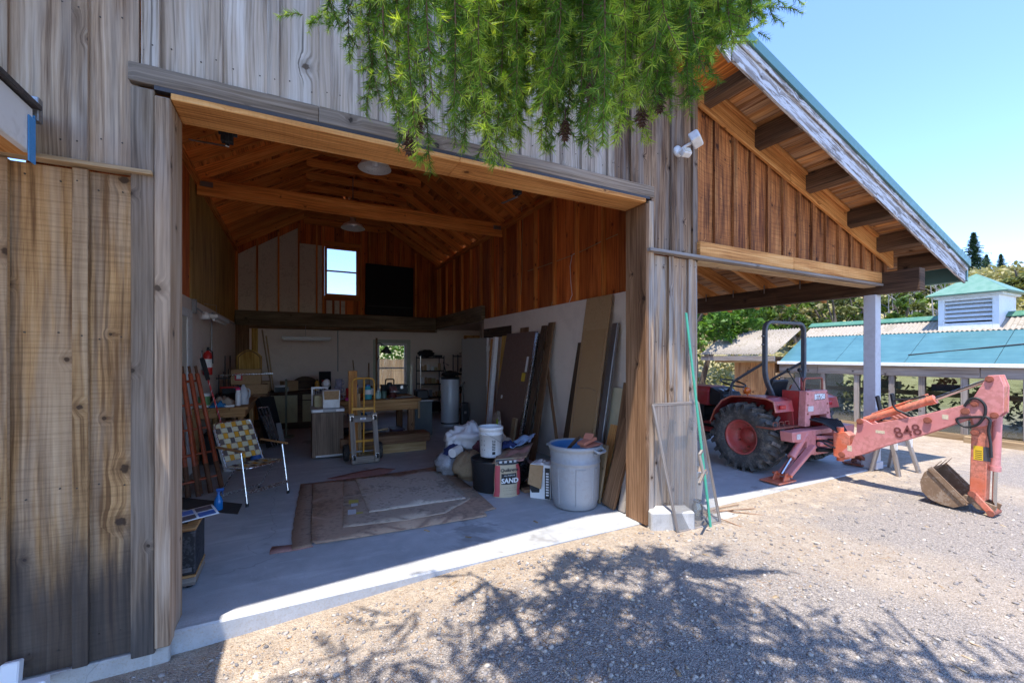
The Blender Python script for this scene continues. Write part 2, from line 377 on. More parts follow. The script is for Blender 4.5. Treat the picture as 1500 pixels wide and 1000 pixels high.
def concrete(name, a, b, dirt=.5, streak=True):
    M = Mat(name); p = M.pos(); x, y, z = M.sep(p)
    n1 = M.noise(p, 1.1, 5, .6); n2 = M.noise(p, 7, 5, .65); n3 = M.noise(p, 160, 2, .5)
    sw = M.noise(M.comb(M.math('MULTIPLY', x, 1.4), M.math('MULTIPLY', y, 7.0), 0.0), 1, 4, .65)
    f = M.math('MULTIPLY_ADD', n2, .4, M.math('MULTIPLY', n1, .6))
    c = M.ramp(f, [(.36, a), (.62, b)])
    c = M.mix(M.mr(sw, .52, .70, 0, .38, True), c, tuple(min(1, q*1.35) for q in b))
    c = M.mix(M.mr(M.noise(p, 2.6, 5, .7), .60, .72, 0, dirt, True), c, tuple(q*.5 for q in a))
    c = M.mix(M.mr(n3, .62, .72, 0, .25), c, tuple(q*.5 for q in a))
    wv = M.n('VectorMath', {0: p, 1: M.n('VectorMath', {0: M.n('TexNoise', {'Vector': p, 'Scale': 2.2, 'Detail': 4.0}).outputs[1], 3: .5}, operation='SCALE').outputs[0]}, operation='ADD').outputs[0]
    ce = M.n('TexVoronoi', {'Vector': wv, 'Scale': .42}, feature='DISTANCE_TO_EDGE').outputs['Distance']
    ck = M.mr(ce, .0006, .0024, .3, 0, True); c = M.mix(ck, c, tuple(q*.28 for q in a))
    st = M.noise(p, .9, 5, .72, .6); c = M.mix(M.mr(st, .585, .66, 0, .45, True), c, (.10, .09, .085))       # old oil and damp marks
    gr = M.math('MULTIPLY', M.mr(M.noise(p, 90, 3, .7), .52, .66, 0, 1), M.mr(M.math('ADD', y, M.math('MULTIPLY', n2, .8)), 4.6, 3.5, 0, .55, True)); c = M.mix(gr, c, (.36, .29, .21))
    sc = M.noise(M.comb(M.math('MULTIPLY_ADD', x, 22.0, M.math('MULTIPLY', y, 9.0)), M.math('MULTIPLY_ADD', y, 3.0, M.math('MULTIPLY', x, -1.5)), 0.0), 1, 3, .7); c = M.mix(M.mr(sc, .66, .72, 0, .35), c, (.72, .71, .69))
    return M.out(c, M.mr(n2, .3, .7, .45, .8), normal=M.bump(M.math('SUBTRACT', M.math('MULTIPLY_ADD', n3, .4, n2), ck), .22, .004), spec=.35)
M_slab = concrete('slab_concrete', (.34, .345, .35), (.50, .50, .495), .3)
M_conc = concrete('rough_concrete', (.34, .33, .31), (.52, .50, .47), .35)

# ------------------------------------------------------------------ ground: one sheet out to the horizon, with the hillside
def hgt(x, y):
    """height of the terrain"""
    base = -.14+.115*min(1, max(0, (x+.6)/1.9))+.008*min(1, max(0, x-1.3)/2)
    base += .012*mnoise.noise(Vector((x*.9, y*.9, 0)))*min(1, max(0, (3.0-y)*1.2, x-8))
    d = max(0.0, (x*.80+y*.60)-19.0)
    hill = 0.265*d/(1+d/170.0)
    if d > 0: hill += min(1, d/25)*(2.2*mnoise.noise(Vector((x*.035, y*.035, 3)))+.7*mnoise.noise(Vector((x*.11, y*.11, 8))))
    dl = max(0.0, y-26-max(0, -x)*.2)
    return base+max(hill, min(8, .10*dl) if x < 8 else 0)
def ground_mat():
    M = Mat('gravel_and_dirt'); p = M.pos(); x, y, z = M.sep(p)
    v1 = M.n('TexVoronoi', {'Vector': p, 'Scale': 95.0, 'Randomness': 1.0}); v2 = M.n('TexVoronoi', {'Vector': p, 'Scale': 150.0, 'Randomness': 1.0})
    c1 = M.sep(v1.outputs['Color'])[0]; c2 = M.sep(v2.outputs['Color'])[1]
    stone = M.ramp(c1, [(0, (.18, .16, .15)), (.35, (.32, .285, .26)), (.7, (.43, .375, .33)), (1, (.58, .50, .43))])
    st2 = M.ramp(c2, [(0, (.17, .145, .125)), (.5, (.35, .30, .26)), (1, (.57, .49, .40))])
    gravel = M.mix(.45, stone, st2)
    gravel = M.mix(M.mr(v1.outputs['Distance'], .35, .65, 0, .35), gravel, (.10, .085, .075))
    n1 = M.noise(p, .55, 5, .62); n2 = M.noise(p, 5, 5, .7); n3 = M.noise(p, 38, 4, .7)
    dirt = M.ramp(M.math('MULTIPLY_ADD', n3, .5, M.math('MULTIPLY', n2, .5)), [(.32, (.30, .215, .145)), (.5, (.46, .36, .26)), (.68, (.62, .53, .42))])
    # bare dirt lies along the slab and in wheel tracks further right
    near = M.mr(M.math('ADD', y, M.math('MULTIPLY', M.math('SUBTRACT', n2, .5), 1.6)), 2.25, 2.95, 0, .9, True)
    trk = M.mr(M.math('MULTIPLY_ADD', M.math('SUBTRACT', n1, .5), 2.2, M.math('ADD', M.math('SINE', M.math('MULTIPLY', M.math('ADD', x, M.math('MULTIPLY', y, .35)), 1.7)), -.1)), .1, 1.0, 0, .62, True)
    trk = M.math('MULTIPLY', trk, M.mr(x, 1.6, 4.2, 0, 1, True))
    f = M.math('MAXIMUM', near, trk); f = M.math('MULTIPLY', f, M.mr(n3, .3, .55, .55, 1))
    c = M.mix(f, gravel, dirt)
    lit = M.mr(M.noise(p, 11, 5, .75), .60, .72, 0, .55, True)      # orange needle litter
    c = M.mix(M.math('MULTIPLY', lit, M.mr(y, 1.6, 2.8, .12, .8)), c, (.40, .21, .075))
    hillc = M.ramp(M.math('MULTIPLY_ADD', M.noise(p, 1.4, 5, .7), .6, M.math('MULTIPLY', M.noise(p, .16, 4, .6), .4)), [(.35, (.17, .15, .065)), (.5, (.36, .31, .155)), (.66, (.48, .42, .24))])
    c = M.mix(M.mr(M.math('MULTIPLY_ADD', x, .8, M.math('MULTIPLY', y, .6)), 15, 20, 0, 1, True), c, hillc)
    h = M.math('MULTIPLY_ADD', M.math('SUBTRACT', 1.0, v1.outputs['Distance']), .9, M.math('MULTIPLY_ADD', n3, .8, M.math('MULTIPLY', c2, .35)))
    return M.out(c, .92, normal=M.bump(h, .85, .014), spec=.2)
def axis_pts(lo, hi, fine):
    a = list(np.arange(fine[0], fine[1]+1e-6, fine[2])); st = fine[2]; q = fine[1]
    while q < hi: st *= 1.16; q += st; a.append(q)
    st = fine[2]; q = fine[0]; b = []
    while q > lo: st *= 1.16; q -= st; b.append(q)
    return b[::-1]+a
xs = axis_pts(-260, 420, (-3, 13, .25)); ys = axis_pts(-260, 420, (-2, 13, .25))
gm = MB(); nx = len(xs)
for yy in ys:
    for xx in xs:
        z = hgt(xx, yy)
        if -4.2 < xx < 7.95 and 3.4 < yy < 12.9: z = -.30      # dug out under the slab
        gm.v.append((xx, yy, z))
for j in range(len(ys)-1):
    for i in range(nx-1):
        a = j*nx+i; gm.f.append([a, a+1, a+nx+1, a+nx]); gm.uv += [(0, 0)]*4; gm.r.append(0); gm.mi.append(0); gm.sm.append(True)
kind(gm.build('ground', ground_mat()), 'structure')

# the slab: workshop floor and carport floor, one pour
m = MB(); m.bx(-4.0, 3.70, 3.14, 12.8, -.30, 0); kind(m.build('floor', M_slab, bevel=.012), 'structure')
m = MB(); m.bx(3.704, 7.85, 3.14, 9.2, -.30, -.004); kind(m.build('carport_floor', M_slab, bevel=.012), 'structure')
m = MB(); m.bx(-4.0, -.655, 3.085, 3.137, -.30, -.045); kind(m.build('footing', M_conc, bevel=.006), 'structure')

# ------------------------------------------------------------------ the barn
barn = thing('barn', 'weathered board and batten barn workshop with wide open doorway and a carport under its roof', 'barn', (1.2, 3.1, 0))
HEAD = 3.08; APX, APZ, SL = 1.18, 5.68, .60        # rafters' underside: apex and slope
SLC = .32
def soff(x): return 4.15-SLC*(x-4.61)            # carport soffit
def main_u(x): return APZ-SL*abs(x-APX)           # rafter underside
def siding(name, x0, x1, zb, zt, mat, step=.30, first=None, y=3.10, bw=.066, bat=True, end=True):
    """upright boards with a batten over each joint; zb/zt numbers or functions of x"""
    fb = zb if callable(zb) else (lambda x: zb); ft = zt if callable(zt) else (lambda x: zt)
    m = MB(); e = []; q = first if first is not None else x0
    while q < x1-1e-6:
        if q > x0: e.append(q)
        q += step
    ed = [x0]+e+[x1]
    RD = lambda: (random.randint(0, 6)+random.uniform(0, .22))/7.31
    RL = lambda: (random.randint(0, 6)+random.uniform(.35, 1))/7.31
    for a, b in zip(ed, ed[1:]):
        yo = random.uniform(-.003, .003); a2, b2 = a+.004, b-.004
        m.hexa([(a2, y+yo, fb(a2)), (b2, y+yo, fb(b2)), (a2, y+.022, fb(a2)), (b2, y+.022, fb(b2)), (a2, y+yo, ft(a2)), (b2, y+yo, ft(b2)), (a2, y+.022, ft(a2)), (b2, y+.022, ft(b2))], 2, 0, RL())
    for q in (e if bat else []):
        a2, b2 = q-bw/2+random.uniform(-.004, .004), q+bw/2; yo = -.031
        m.hexa([(a2, y+yo, fb(a2)), (b2, y+yo, fb(b2)), (a2, y-.0035, fb(a2)), (b2, y-.0035, fb(b2)), (a2, y+yo, ft(a2)), (b2, y+yo, ft(b2)), (a2, y-.0035, ft(a2)), (b2, y-.0035, ft(b2))], 2, 0, RD())
    za, zb_ = fb((x0+x1)/2)+.12, ft((x0+x1)/2)-.08; nz = max(2, int((zb_-za)/.62)); nr = random.Random(len(name)+int(x0*7))
    for q in e:
        for k in range(nz+1):
            z = za+(zb_-za)*k/nz+nr.uniform(-.02, .02); xx = q+nr.uniform(-.012, .012); m.cyl((xx, y-.0325, z), (xx, y-.0305, z), .0045, n=6, mat=1)
    for a, b in zip(ed, ed[1:]):
        for k in range(nz+1):
            for f in (.3, .72):
                z = za+(zb_-za)*k/nz+nr.uniform(-.025, .025); xx = a+(b-a)*f+nr.uniform(-.01, .01)
                if z < ft(xx)-.03: m.cyl((xx, y-.0045, z), (xx, y+.001, z), .0045, n=6, mat=1)
    return m.build(name, [mat, M_nail], barn, bevel=.003)
siding('lower_siding', -4.0, -.80, -.04, 2.62, W['tan'], .303, -3.76)
siding('upper_siding', -4.0, -.79, 2.66, lambda x: main_u(max(x, -1.5))+.2, W['greybrown'], .303, -3.76)
siding('gable_wall_siding', -.79, 2.60, 3.255, lambda x: main_u(x)+.2, W['grey'], .30, -.73)
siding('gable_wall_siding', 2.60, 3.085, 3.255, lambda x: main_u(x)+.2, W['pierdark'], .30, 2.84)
siding('pier_siding', 3.085, 3.72, .02, 2.61, W['pier'], .27, 3.33)
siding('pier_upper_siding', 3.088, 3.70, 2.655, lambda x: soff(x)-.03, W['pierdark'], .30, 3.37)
siding('carport_gable_siding', 3.70, 7.72, 2.80, lambda x: soff(x)-.04, W['gable'], .30, 4.0)
m = MB(); m.beam((-1.45, 3.065, 2.64), (-.72, 3.065, 2.64), .08, .022); m.build('drip_strip', W['pale'], barn, bevel=.002)
m = MB(); m.beam((2.99, 3.055, 2.632), (7.74, 3.055, 2.622), .085, .03); m.build('door_track', W['aged'], barn, bevel=.002)
# doorway: trims, jambs, head
m = MB(); m.bx(-.82, -.715, 3.058, 3.099, -.06, 3.12); m.build('jamb_trim', W['trim'], barn, bevel=.005)
m = MB(); m.bx(-.713, -.642, 3.045, 3.335, -.03, HEAD+.005); m.build('door_jamb', W['greybrown'], barn, bevel=.005)
m = MB(); m.bx(2.972, 3.012, 3.052, 3.335, .003, HEAD-.002); m.build('door_jamb', W['brown'], barn, bevel=.004)
m = MB(); m.bx(3.014, 3.083, 3.06, 3.10, -.02, HEAD+.03); m.build('jamb_trim', W['pier'], barn, bevel=.005)
m = MB()
xq = [-.83, .13, 1.42, 3.085]
for a, b in zip(xq, xq[1:]): m.bx(a+.001, b-.001, 3.052, 3.098, 3.142, 3.248)
m.build('header_trim', W['trim'], barn, bevel=.004)
m = MB(); m.bx(-.715, 3.02, 3.050, 3.099, 3.118, 3.141); m.build('header_flashing', M_flash, barn)
m = MB(); m.bx(-.64, 1.1, 3.046, 3.335, HEAD, 3.117); m.bx(1.102, 2.97, 3.046, 3.335, HEAD, 3.117); m.build('header', W['orange'], barn, bevel=.004)
m = MB(); m.bx(-1.3, 3.64, 3.24, 3.334, 3.12, 3.40); m.build('header_beam', W['fir'], barn)
# ------------------------------------------------------------------ workshop walls, inside
m = MB()
for a, b in zip(np.arange(3.34, 12.2, 1.22), np.arange(3.34, 12.2, 1.22)+1.22):
    m.bx(-1.345, -1.32, a+.001, min(b, 12.3)-.001, 0, 2.42)
m.build('side_wall_panel', M_white, barn)
m = MB(); 
for a, b in ((3.34, 4.9), (4.9, 6.1), (6.1, 7.3)): m.bx(-1.345, -1.325, a+.001, b-.001, 2.425, 4.30, axis=2)
m.build('side_wall_board', W['redwall'], barn)
m = MB()
for a, b in ((7.3, 8.52), (8.52, 9.74), (9.74, 10.96), (10.96, 12.2)): m.bx(-1.345, -1.318, a+.001, b-.001, 2.425, 4.30, axis=2)
m.build('side_wall_plywood', W['ply'], barn)
m = MB(); m.bx(3.655, 3.70, 3.34, 8.6, 0, 2.42); m.bx(3.655, 3.70, 3.34, 3.36, 2.42, 2.425); m.build('partition_panel', M_white, barn)
m = MB()
y = 3.34
while y < 12.2:
    wd = random.choice((.19, .24, .29, .29)); m.bx(3.715+random.uniform(0, .006), 3.735, y+.002, min(y+wd, 12.28)-.002, 2.43, 4.3, axis=2); y += wd
m.build('partition_board', W['redwall'], barn)
for y in list(np.arange(3.95, 12.1, .61))+[12.1]:
    m = MB(); m.bx(3.655, 3.713, y-.02, y+.02, 2.43, 4.13, axis=2); m.build('stud', W['fir'], barn)
m = MB(); m.bx(3.62, 3.715, 3.34, 12.2, 4.132, 4.20); m.build('wall_plate', W['fir'], barn)
m = MB(); m.bx(-1.345, -1.25, 3.34, 12.2, 4.14, 4.20); m.build('wall_plate', W['fir'], barn)
m = MB(); m.bx(3.742, 3.765, 3.13, 9.0, .02, 4.25, axis=2); m.build('carport_side_siding', W['pier'], barn)
m = MB(); m.bx(-4, -1.36, 12.5, 12.6, 0, 4.0); m.bx(-4.02, -3.98, 3.13, 12.5, 0, 4); m.build('side_shell', W['greybrown'], barn)
# far end: gable wall over the loft beam, with a window hole between the studs
WX0, WX1, WZ0, WZ1 = .66, 1.50, 3.20, 4.50
m = MB()
for a, b in ((-1.3, -.86), (-.86, -.40), (-.40, .05), (.05, .47), (.47, .62)):
    m.hexa([(a+.02, 12.20, 2.72), (b-.02, 12.20, 2.72), (a+.02, 12.23, 2.72), (b-.02, 12.23, 2.72), (a+.02, 12.20, main_u(a)-.12 if a < 0 else 4.5), (b-.02, 12.20, main_u(b)-.12 if b < 0.06 else 4.5), (a+.02, 12.23, main_u(a)-.12 if a < 0 else 4.5), (b-.02, 12.23, main_u(b)-.12 if b < .06 else 4.5)], 2)
for a, b in ((.70, .84), (.90, 1.02), (1.06, 1.16)): m.bx(a, b, 12.20, 12.22, 2.72, 3.08)
m.build('insulation_batt', M_batt, barn)
m = MB()
def gw(a, b, z0, z1): # boards of the gable
    q = a
    while q < b-1e-4:
        q2 = min(q+.24, b); za, zb_ = (z1 if z1 else main_u(q)+.1), (z1 if z1 else main_u(q2)+.1)
        m.hexa([(q+.002, 12.24, z0), (q2-.002, 12.24, z0), (q+.002, 12.27, z0), (q2-.002, 12.27, z0), (q+.002, 12.24, za), (q2-.002, 12.24, zb_), (q+.002, 12.27, za), (q2-.002, 12.27, zb_)], 2); q = q2
gw(-1.35, WX0, 2.4, None); gw(WX0, WX1, 2.4, WZ0); gw(WX0, WX1, WZ1, None); gw(WX1, 3.70, 2.4, None)
m.build('end_gable_board', W['redwall'], barn)
for x in (-1.28, -.86, -.40, .05, .47, .62, 1.56, 1.78, 2.2, 2.62, 3.05, 3.45):
    m = MB(); t = main_u(x)-.02 if abs(x-APX) > .7 else 5.2; m.bx(x-.02, x+.02, 12.13, 12.19, 2.72, t, axis=2); m.build('stud', W['fir'], barn)
for z0, z1 in ((4.52, 4.62), (3.10, 3.19)):
    m = MB(); m.bx(.64, 1.54, 12.135, 12.19, z0, z1); m.build('window_trimmer', W['fir'], barn)
m = MB()        # the outer skin of the far gable
for a, b, z0, z1 in ((-1.36, WX0, 2.3, None), (WX0, WX1, 2.3, WZ0), (WX0, WX1, WZ1, None), (WX1, 3.72, 2.3, None)):
    m.hexa([(a, 12.275, z0), (b, 12.275, z0), (a, 12.295, z0), (b, 12.295, z0), (a, 12.275, z1 or main_u(a)+.2), (b, 12.275, z1 or main_u(b)+.2), (a, 12.295, z1 or main_u(a)+.2), (b, 12.295, z1 or main_u(b)+.2)], 2)
m.build('end_siding', W['greybrown'], barn)
def window(x0, x1, z0, z1, y, frame, mid, fw=.06):
    f = MB(); f.bx(x0, x0+fw, y-.03, y+.03, z0, z1, axis=2); f.bx(x1-fw, x1, y-.03, y+.03, z0, z1, axis=2); f.bx(x0+fw, x1-fw, y-.03, y+.03, z1-fw, z1); f.bx(x0+fw, x1-fw, y-.035, y+.03, z0, z0+fw)
    if mid: f.bx(x0+fw, x1-fw, y-.02, y+.025, mid-.02, mid+.02)
    fo = f.build('window', frame, barn, bevel=.004)
    p = MB(); p.bx(x0+fw-.01, x1-fw+.01, y+.004, y+.008, z0+fw-.01, z1-fw+.01); p.build('pane', M_glass, fo)
window(WX0, WX1, WZ0, WZ1, 12.22, W['fir'], 3.86)
# loft edge and the low back room behind it
m = MB(); m.bx(-1.31, 3.64, 12.02, 12.125, 2.37, 2.715); m.build('loft_beam', W['loft'], barn, bevel=.01)
m = MB(); m.bx(3.60, 3.70, 8.62, 12.02, 2.40, 2.72); m.build('loft_beam', W['loft'], barn, bevel=.01)
m = MB(); m.bx(-1.3, 3.62, 12.13, 12.23, 2.30, 2.365); m.build('ledger', W['brown'], barn)
BX0, BX1, BZ0, BZ1, BY = 2.02, 2.86, .62, 1.98, 12.45
m = MB()
m.bx(-1.35, BX0, BY, BY+.05, 0, 2.40); m.bx(BX0, BX1, BY, BY+.05, 0, BZ0); m.bx(BX0, BX1, BY, BY+.05, BZ1, 2.40)
m.bx(BX1, 5.3, BY, BY+.05, 0, 2.40); m.bx(5.25, 5.3, 8.6, BY, 0, 2.40); m.bx(3.70, 5.3, 8.602, 8.65, 0, 2.40)
m.bx(-1.35, 5.3, 12.24, 12.5, 2.402, 2.44); m.bx(3.702, 5.3, 8.6, 12.24, 2.402, 2.44)
m.build('back_room_wall', M_white, barn)
m = MB(); m.bx(3.702, 5.3, 8.6, 12.5, -.2, .0); kind(m.build('back_floor', M_slab), 'structure')
window(BX0, BX1, BZ0, BZ1, BY+.01, M_whitepaint, 1.27, .07)
m = MB(); m.bx(BX0-.10, BX0-.004, BY-.025, BY-.002, BZ0-.08, BZ1+.1, axis=2); m.bx(BX1+.004, BX1+.1, BY-.025, BY-.002, BZ0-.08, BZ1+.1, axis=2); m.bx(BX0-.1, BX1+.1, BY-.03, BY-.002, BZ1+.003, BZ1+.1)
m.build('window_casing', plain('sage_paint', (.42, .44, .34), .6), barn)
m = MB(); m.bx(4.62, 5.14, BY-.03, BY-.003, 1.05, 2.25); m.bx(4.70, 5.06, BY-.035, BY-.004, 1.1, 2.17, mat=1); m.build('door_frame', [W['orange'], M_whitepaint], barn)  # white panel painted in for the bright view through the framed opening
m = MB(); m.bx(3.645, 3.654, 7.25, 8.58, 2.0, 2.2); m.build('door_lintel', W['dark'], barn, bevel=.003)
m = MB(); m.bx(-1.30, -1.02, 12.03, 12.11, 0, 2.365, axis=2); m.build('loft_post', W['brown'], barn, bevel=.008)
m = MB(); m.bx(-.99, -.86, 12.30, 12.40, 0, 2.36, axis=2); m.build('wall_stud', W['ply'], barn)
for y, z, xw, s_ in ((5.2, .42, 3.654, -1), (7.45, 1.15, 3.654, -1), (10.2, 1.2, -1.319, 1), (8.9, 1.5, -1.319, 1)):
    m = MB(); m.bx(xw, xw+s_*.006, y-.036, y+.036, z-.058, z+.058); m.bx(xw+s_*.0062, xw+s_*.009, y-.016, y+.016, z-.035, z+.035); m.build('outlet', M_whitepaint, barn, bevel=.002)
m = MB(); m.tube(rpath([(-1.305, 8.9, 1.56), (-1.305, 8.9, 2.36), (-1.305, 11.9, 2.36)], .06), .011, 8); m.build('conduit', M_steel, barn)
m = MB(); m.tube([(1.0, 12.43, 1.2), (1.0, 12.43, 2.3)], .011, 8); m.build('conduit', M_steel, barn)
# side door in the left wall
m = MB(); m.bx(-1.318, -1.29, 6.05, 6.16, 0, 2.14, axis=2); m.bx(-1.318, -1.29, 7.02, 7.30, 0, 2.14, axis=2); m.bx(-1.318, -1.29, 6.05, 7.30, 2.142, 2.25); m.build('side_door_frame', M_whitepaint, barn, bevel=.006)
m = MB(); m.bx(-1.318, -1.305, 6.164, 7.016, .02, 2.138); m.build('side_door', plain('ivory_paint', (.62, .57, .49), .5, var=.05), barn)
# ------------------------------------------------------------------ roof frame
RY = list(np.arange(3.45, 12.2, .61))
for y in RY:
    for sg in (-1, 1):
        xe = 3.68 if sg > 0 else -1.32
        a = Vector((APX+sg*.03, y, APZ-.01)); b = Vector((xe, y, main_u(xe))); n = Vector((sg*SL, 0, 1)).normalized()
        m = MB(); m.beam(a+n*.09, b+n*.09, .042, .18, n); m.build('rafter', W['fir'], barn, bevel=.003)
    m = MB(); m.bx(APX-1.02, APX+1.02, y+.024, y+.062, 4.97, 5.12); m.build('collar_tie', W['fir'], barn, bevel=.003)
m = MB(); m.bx(-1.3, 3.64, 7.62, 7.66, 3.97, 4.22); m.bx(-1.3, 3.64, 7.664, 7.70, 3.98, 4.25); m.build('tie_beam', W['fir'], barn, bevel=.005)
for xe, s0 in ((-1.26, 1), (3.6, -1)):
    m = MB(); m.bx(xe, xe+s0*.16, 7.60, 7.617, 4.10, 4.17); m.build('tie_strap', M_steel, barn)
m = MB()
for sg in (-1, 1):              # sheathing planks along the roof
    L = 2.9/(1/math.sqrt(1+SL*SL)) if sg < 0 else 2.55*math.sqrt(1+SL*SL); d = Vector((sg, 0, -SL)).normalized(); n = Vector((sg*SL, 0, 1)).normalized(); q = 0
    if sg < 0: L = 3.25*math.sqrt(1+SL*SL)
    while q < L:
        a = Vector((APX, 0, APZ+.21))+d*(q+.07)+n*.0
        for y0, y1 in ((2.60, 5.7), (5.7, 9.0), (9.0, 12.7)):
            m.beam(a+Vector((0, y0+.002, 0)), a+Vector((0, y1-.002, 0)), .137, .022, n)
        q += .14
m.build('sheathing', W['sheath'], barn)
m = MB(); m.bx(APX-.02, APX+.02, 3.4, 12.3, APZ+.02, APZ+.2); m.build('ridge_board', W['fir'], barn)
# carport: rafters, purlins, soffit boards
for y in (3.55, 4.17, 4.77, 5.37, 5.97, 6.57, 7.17, 7.8):
    m = MB(); n = Vector((SLC, 0, 1)).normalized(); m.beam(Vector((3.77, y, 2.80+.335*3.63))+n*.1, Vector((8.2, y, 2.80-.335*.8))+n*.1, .06, .2, n); m.build('carport_rafter', W['orange'], barn, bevel=.003)
    m = MB(); m.bx(7.385, 7.397, y-.05, y-.034, 2.72, 2.86); m.build('rafter_clip', M_steel, barn)
m = MB(); d = Vector((1, 0, -SLC)).normalized(); n = Vector((SLC, 0, 1)).normalized(); q = 0
while q < 5.25:
    wd = random.choice((.185, .235, .185)); a = Vector((3.50, 0, soff(3.50)+.012))+d*(q+wd/2)
    for y0, y1 in ((2.575, 4.6), (4.6, 9.1)): m.beam(a+Vector((0, y0, 0)), a+Vector((0, y1-.003, 0)), wd-.006, .022, n)
    q += wd
m.build('soffit', W['soffit'], barn, bevel=.002)
for x in (3.80, 4.62, 5.60, 6.54, 7.30, 8.0):
    m = MB(); z = soff(x); m.hexa([(x-.045, 2.575, z-.21+.014), (x+.045, 2.575, z-.21-.014), (x-.045, 3.074, z-.196), (x+.045, 3.074, z-.224), (x-.045, 2.575, z-.004+.014), (x+.045, 2.575, z-.004-.014), (x-.045, 3.074, z+.01), (x+.045, 3.074, z-.018)], 1); m.build('lookout', W['darkbeam'], barn, bevel=.004)
def slope_bar(x0, x1, f, dz0, dz1, y0, y1):
    return [(x0, y0, f(x0)+dz0), (x1, y0, f(x1)+dz0), (x0, y1, f(x0)+dz0), (x1, y1, f(x1)+dz0), (x0, y0, f(x0)+dz1), (x1, y0, f(x1)+dz1), (x0, y1, f(x0)+dz1), (x1, y1, f(x1)+dz1)]
m = MB()
for a, b in ((3.70, 5.25), (5.254, 7.75)): m.hexa(slope_bar(a, b, soff, -.25, -.006, 3.035, 3.074), 0)
for a, b in zip((3.86, 4.68, 5.66, 6.60), (4.55, 5.53, 6.47, 7.23)): m.hexa(slope_bar(a, b, soff, -.045, -.003, 2.99, 3.033), 0)
m.build('rake_trim', W['orange'], barn, bevel=.006)
m = MB(); m.bx(3.69, 5.3, 3.03, 3.098, 2.65, 2.797); m.bx(5.303, 7.74, 3.03, 3.098, 2.65, 2.797); m.build('carport_beam', W['orange'], barn, bevel=.006)
m = MB(); m.bx(3.74, 7.39, 3.102, 3.24, 2.60, 2.80); m.build('carport_girt', W['pale'], barn)
m = MB(); m.bx(7.40, 7.56, 2.62, 9.0, 2.50, 2.80); m.build('carport_side_beam', W['darkbeam'], barn, bevel=.008)
m = MB(); m.bx(7.39, 7.54, 3.10, 3.25, -.003, 2.497, axis=2); m.bx(7.37, 7.56, 3.08, 3.27, -.004, .10); m.build('carport_post', M_post, barn, bevel=.006)
m = MB(); m.bx(7.39, 7.54, 8.5, 8.65, -.003, 2.497, axis=2); m.build('carport_post', M_post, barn, bevel=.006)
# fascias, drip edges and roof metal
m = MB(); m.hexa(slope_bar(3.52, 6.1, soff, -.20, .045, 2.545, 2.572), 0); m.hexa(slope_bar(6.104, 8.62, soff, -.20, .045, 2.545, 2.572), 0); m.hexa(slope_bar(3.49, 8.63, soff, -.02, .046, 2.522, 2.5435), 0)
m.build('fascia', W['peel'], barn, bevel=.004)
def mainf(x): return main_u(x)+.2
m = MB(); m.hexa(slope_bar(-2.1, APX-.002, mainf, -.22, .045, 2.545, 2.572), 0); m.hexa(slope_bar(APX+.002, 3.50, mainf, -.22, .045, 2.545, 2.572), 0); m.build('fascia', W['peel'], barn, bevel=.004)
m = MB(); m.hexa(slope_bar(3.46, 8.66, soff, .047, .15, 2.50, 2.535), 0); m.hexa(slope_bar(3.46, 8.66, soff, .047, .062, 2.536, 9.2), 0)
m.hexa(slope_bar(-2.15, APX-.001, mainf, .047, .15, 2.50, 2.535), 0); m.hexa(slope_bar(APX+.001, 3.46, mainf, .047, .15, 2.50, 2.535), 0)
m.hexa(slope_bar(-2.15, APX-.001, mainf, .047, .06, 2.536, 12.8), 0); m.hexa(slope_bar(APX+.001, 3.62, mainf, .047, .06, 2.536, 12.8), 0)
m.hexa([(8.62, 2.53, soff(8.62)-.16), (8.66, 2.53, soff(8.66)-.16), (8.62, 9.2, soff(8.62)-.16), (8.66, 9.2, soff(8.66)-.16), (8.62, 2.53, soff(8.62)+.04), (8.66, 2.53, soff(8.66)+.04), (8.62, 9.2, soff(8.62)+.04), (8.66, 9.2, soff(8.66)+.04)], 1)
m.build('roof', M_greenmetal, barn)
# the white eave of the low porch roof at the near end
pr = thing('porch_eave', 'white painted eave of a low porch roof with blue masking tape on its end', 'eave', (-1.9, 2.0, 2.6))
m = MB(); m.bx(-1.19, -1.155, -.6, 2.93, 2.61, 2.83); m.build('fascia', M_whitepaint, pr, bevel=.004)
m = MB(); m.bx(-4.2, -1.19, -.6, 3.06, 2.845, 2.875); m.bx(-1.188, -1.13, -.6, 2.95, 2.836, 2.858); m.build('roof', M_flash, pr)
m = MB(); m.bx(-4.2, -1.192, -.6, 3.06, 2.63, 2.65); m.build('soffit', W['orange'], pr)
m = MB(); m.bx(-1.195, -1.15, 2.932, 2.938, 2.62, 2.80); m.bx(-1.153, -1.148, 2.88, 2.938, 2.56, 2.78); m.build('tape', M_tape, pr)
m = MB(); m.bx(-1.20, -1.14, 2.94, 2.985, 2.78, 2.90); m.build('bracket', M_steel, pr, bevel=.003)
# ------------------------------------------------------------------ things in the workshop
def colour(name, c, **k): return plain(name, c, **k)
M_red = colour('red_enamel', (.55, .025, .02), rough=.35)
M_card = plain('cardboard', (.40, .245, .12), .85, var=.1, scale=5, bump=.12, bscale=120, dirt=((.28, .17, .085), .4))
M_cardgrey = plain('grey_floor_cardboard', (.44, .33, .245), .9, var=.12, scale=3, dirt=((.16, .125, .1), .6))
M_cardbrown = plain('brown_floor_cardboard', (.32, .20, .13), .9, var=.14, scale=3, dirt=((.13, .085, .065), .6))
M_rosin = plain('red_rosin_paper', (.40, .20, .165), .9, var=.12, scale=4, dirt=((.2, .1, .08), .4))
M_paper = plain('white_paper', (.78, .77, .75), .7, var=.05)
M_ink = plain('black_ink', (.02, .02, .022), .6, var=.1)
M_yellow = plain('yellow_enamel', (.66, .31, .02), .38, var=.1, dirt=((.3, .16, .04), .5))
M_blue = plain('blue_plastic', (.03, .12, .38), .4)
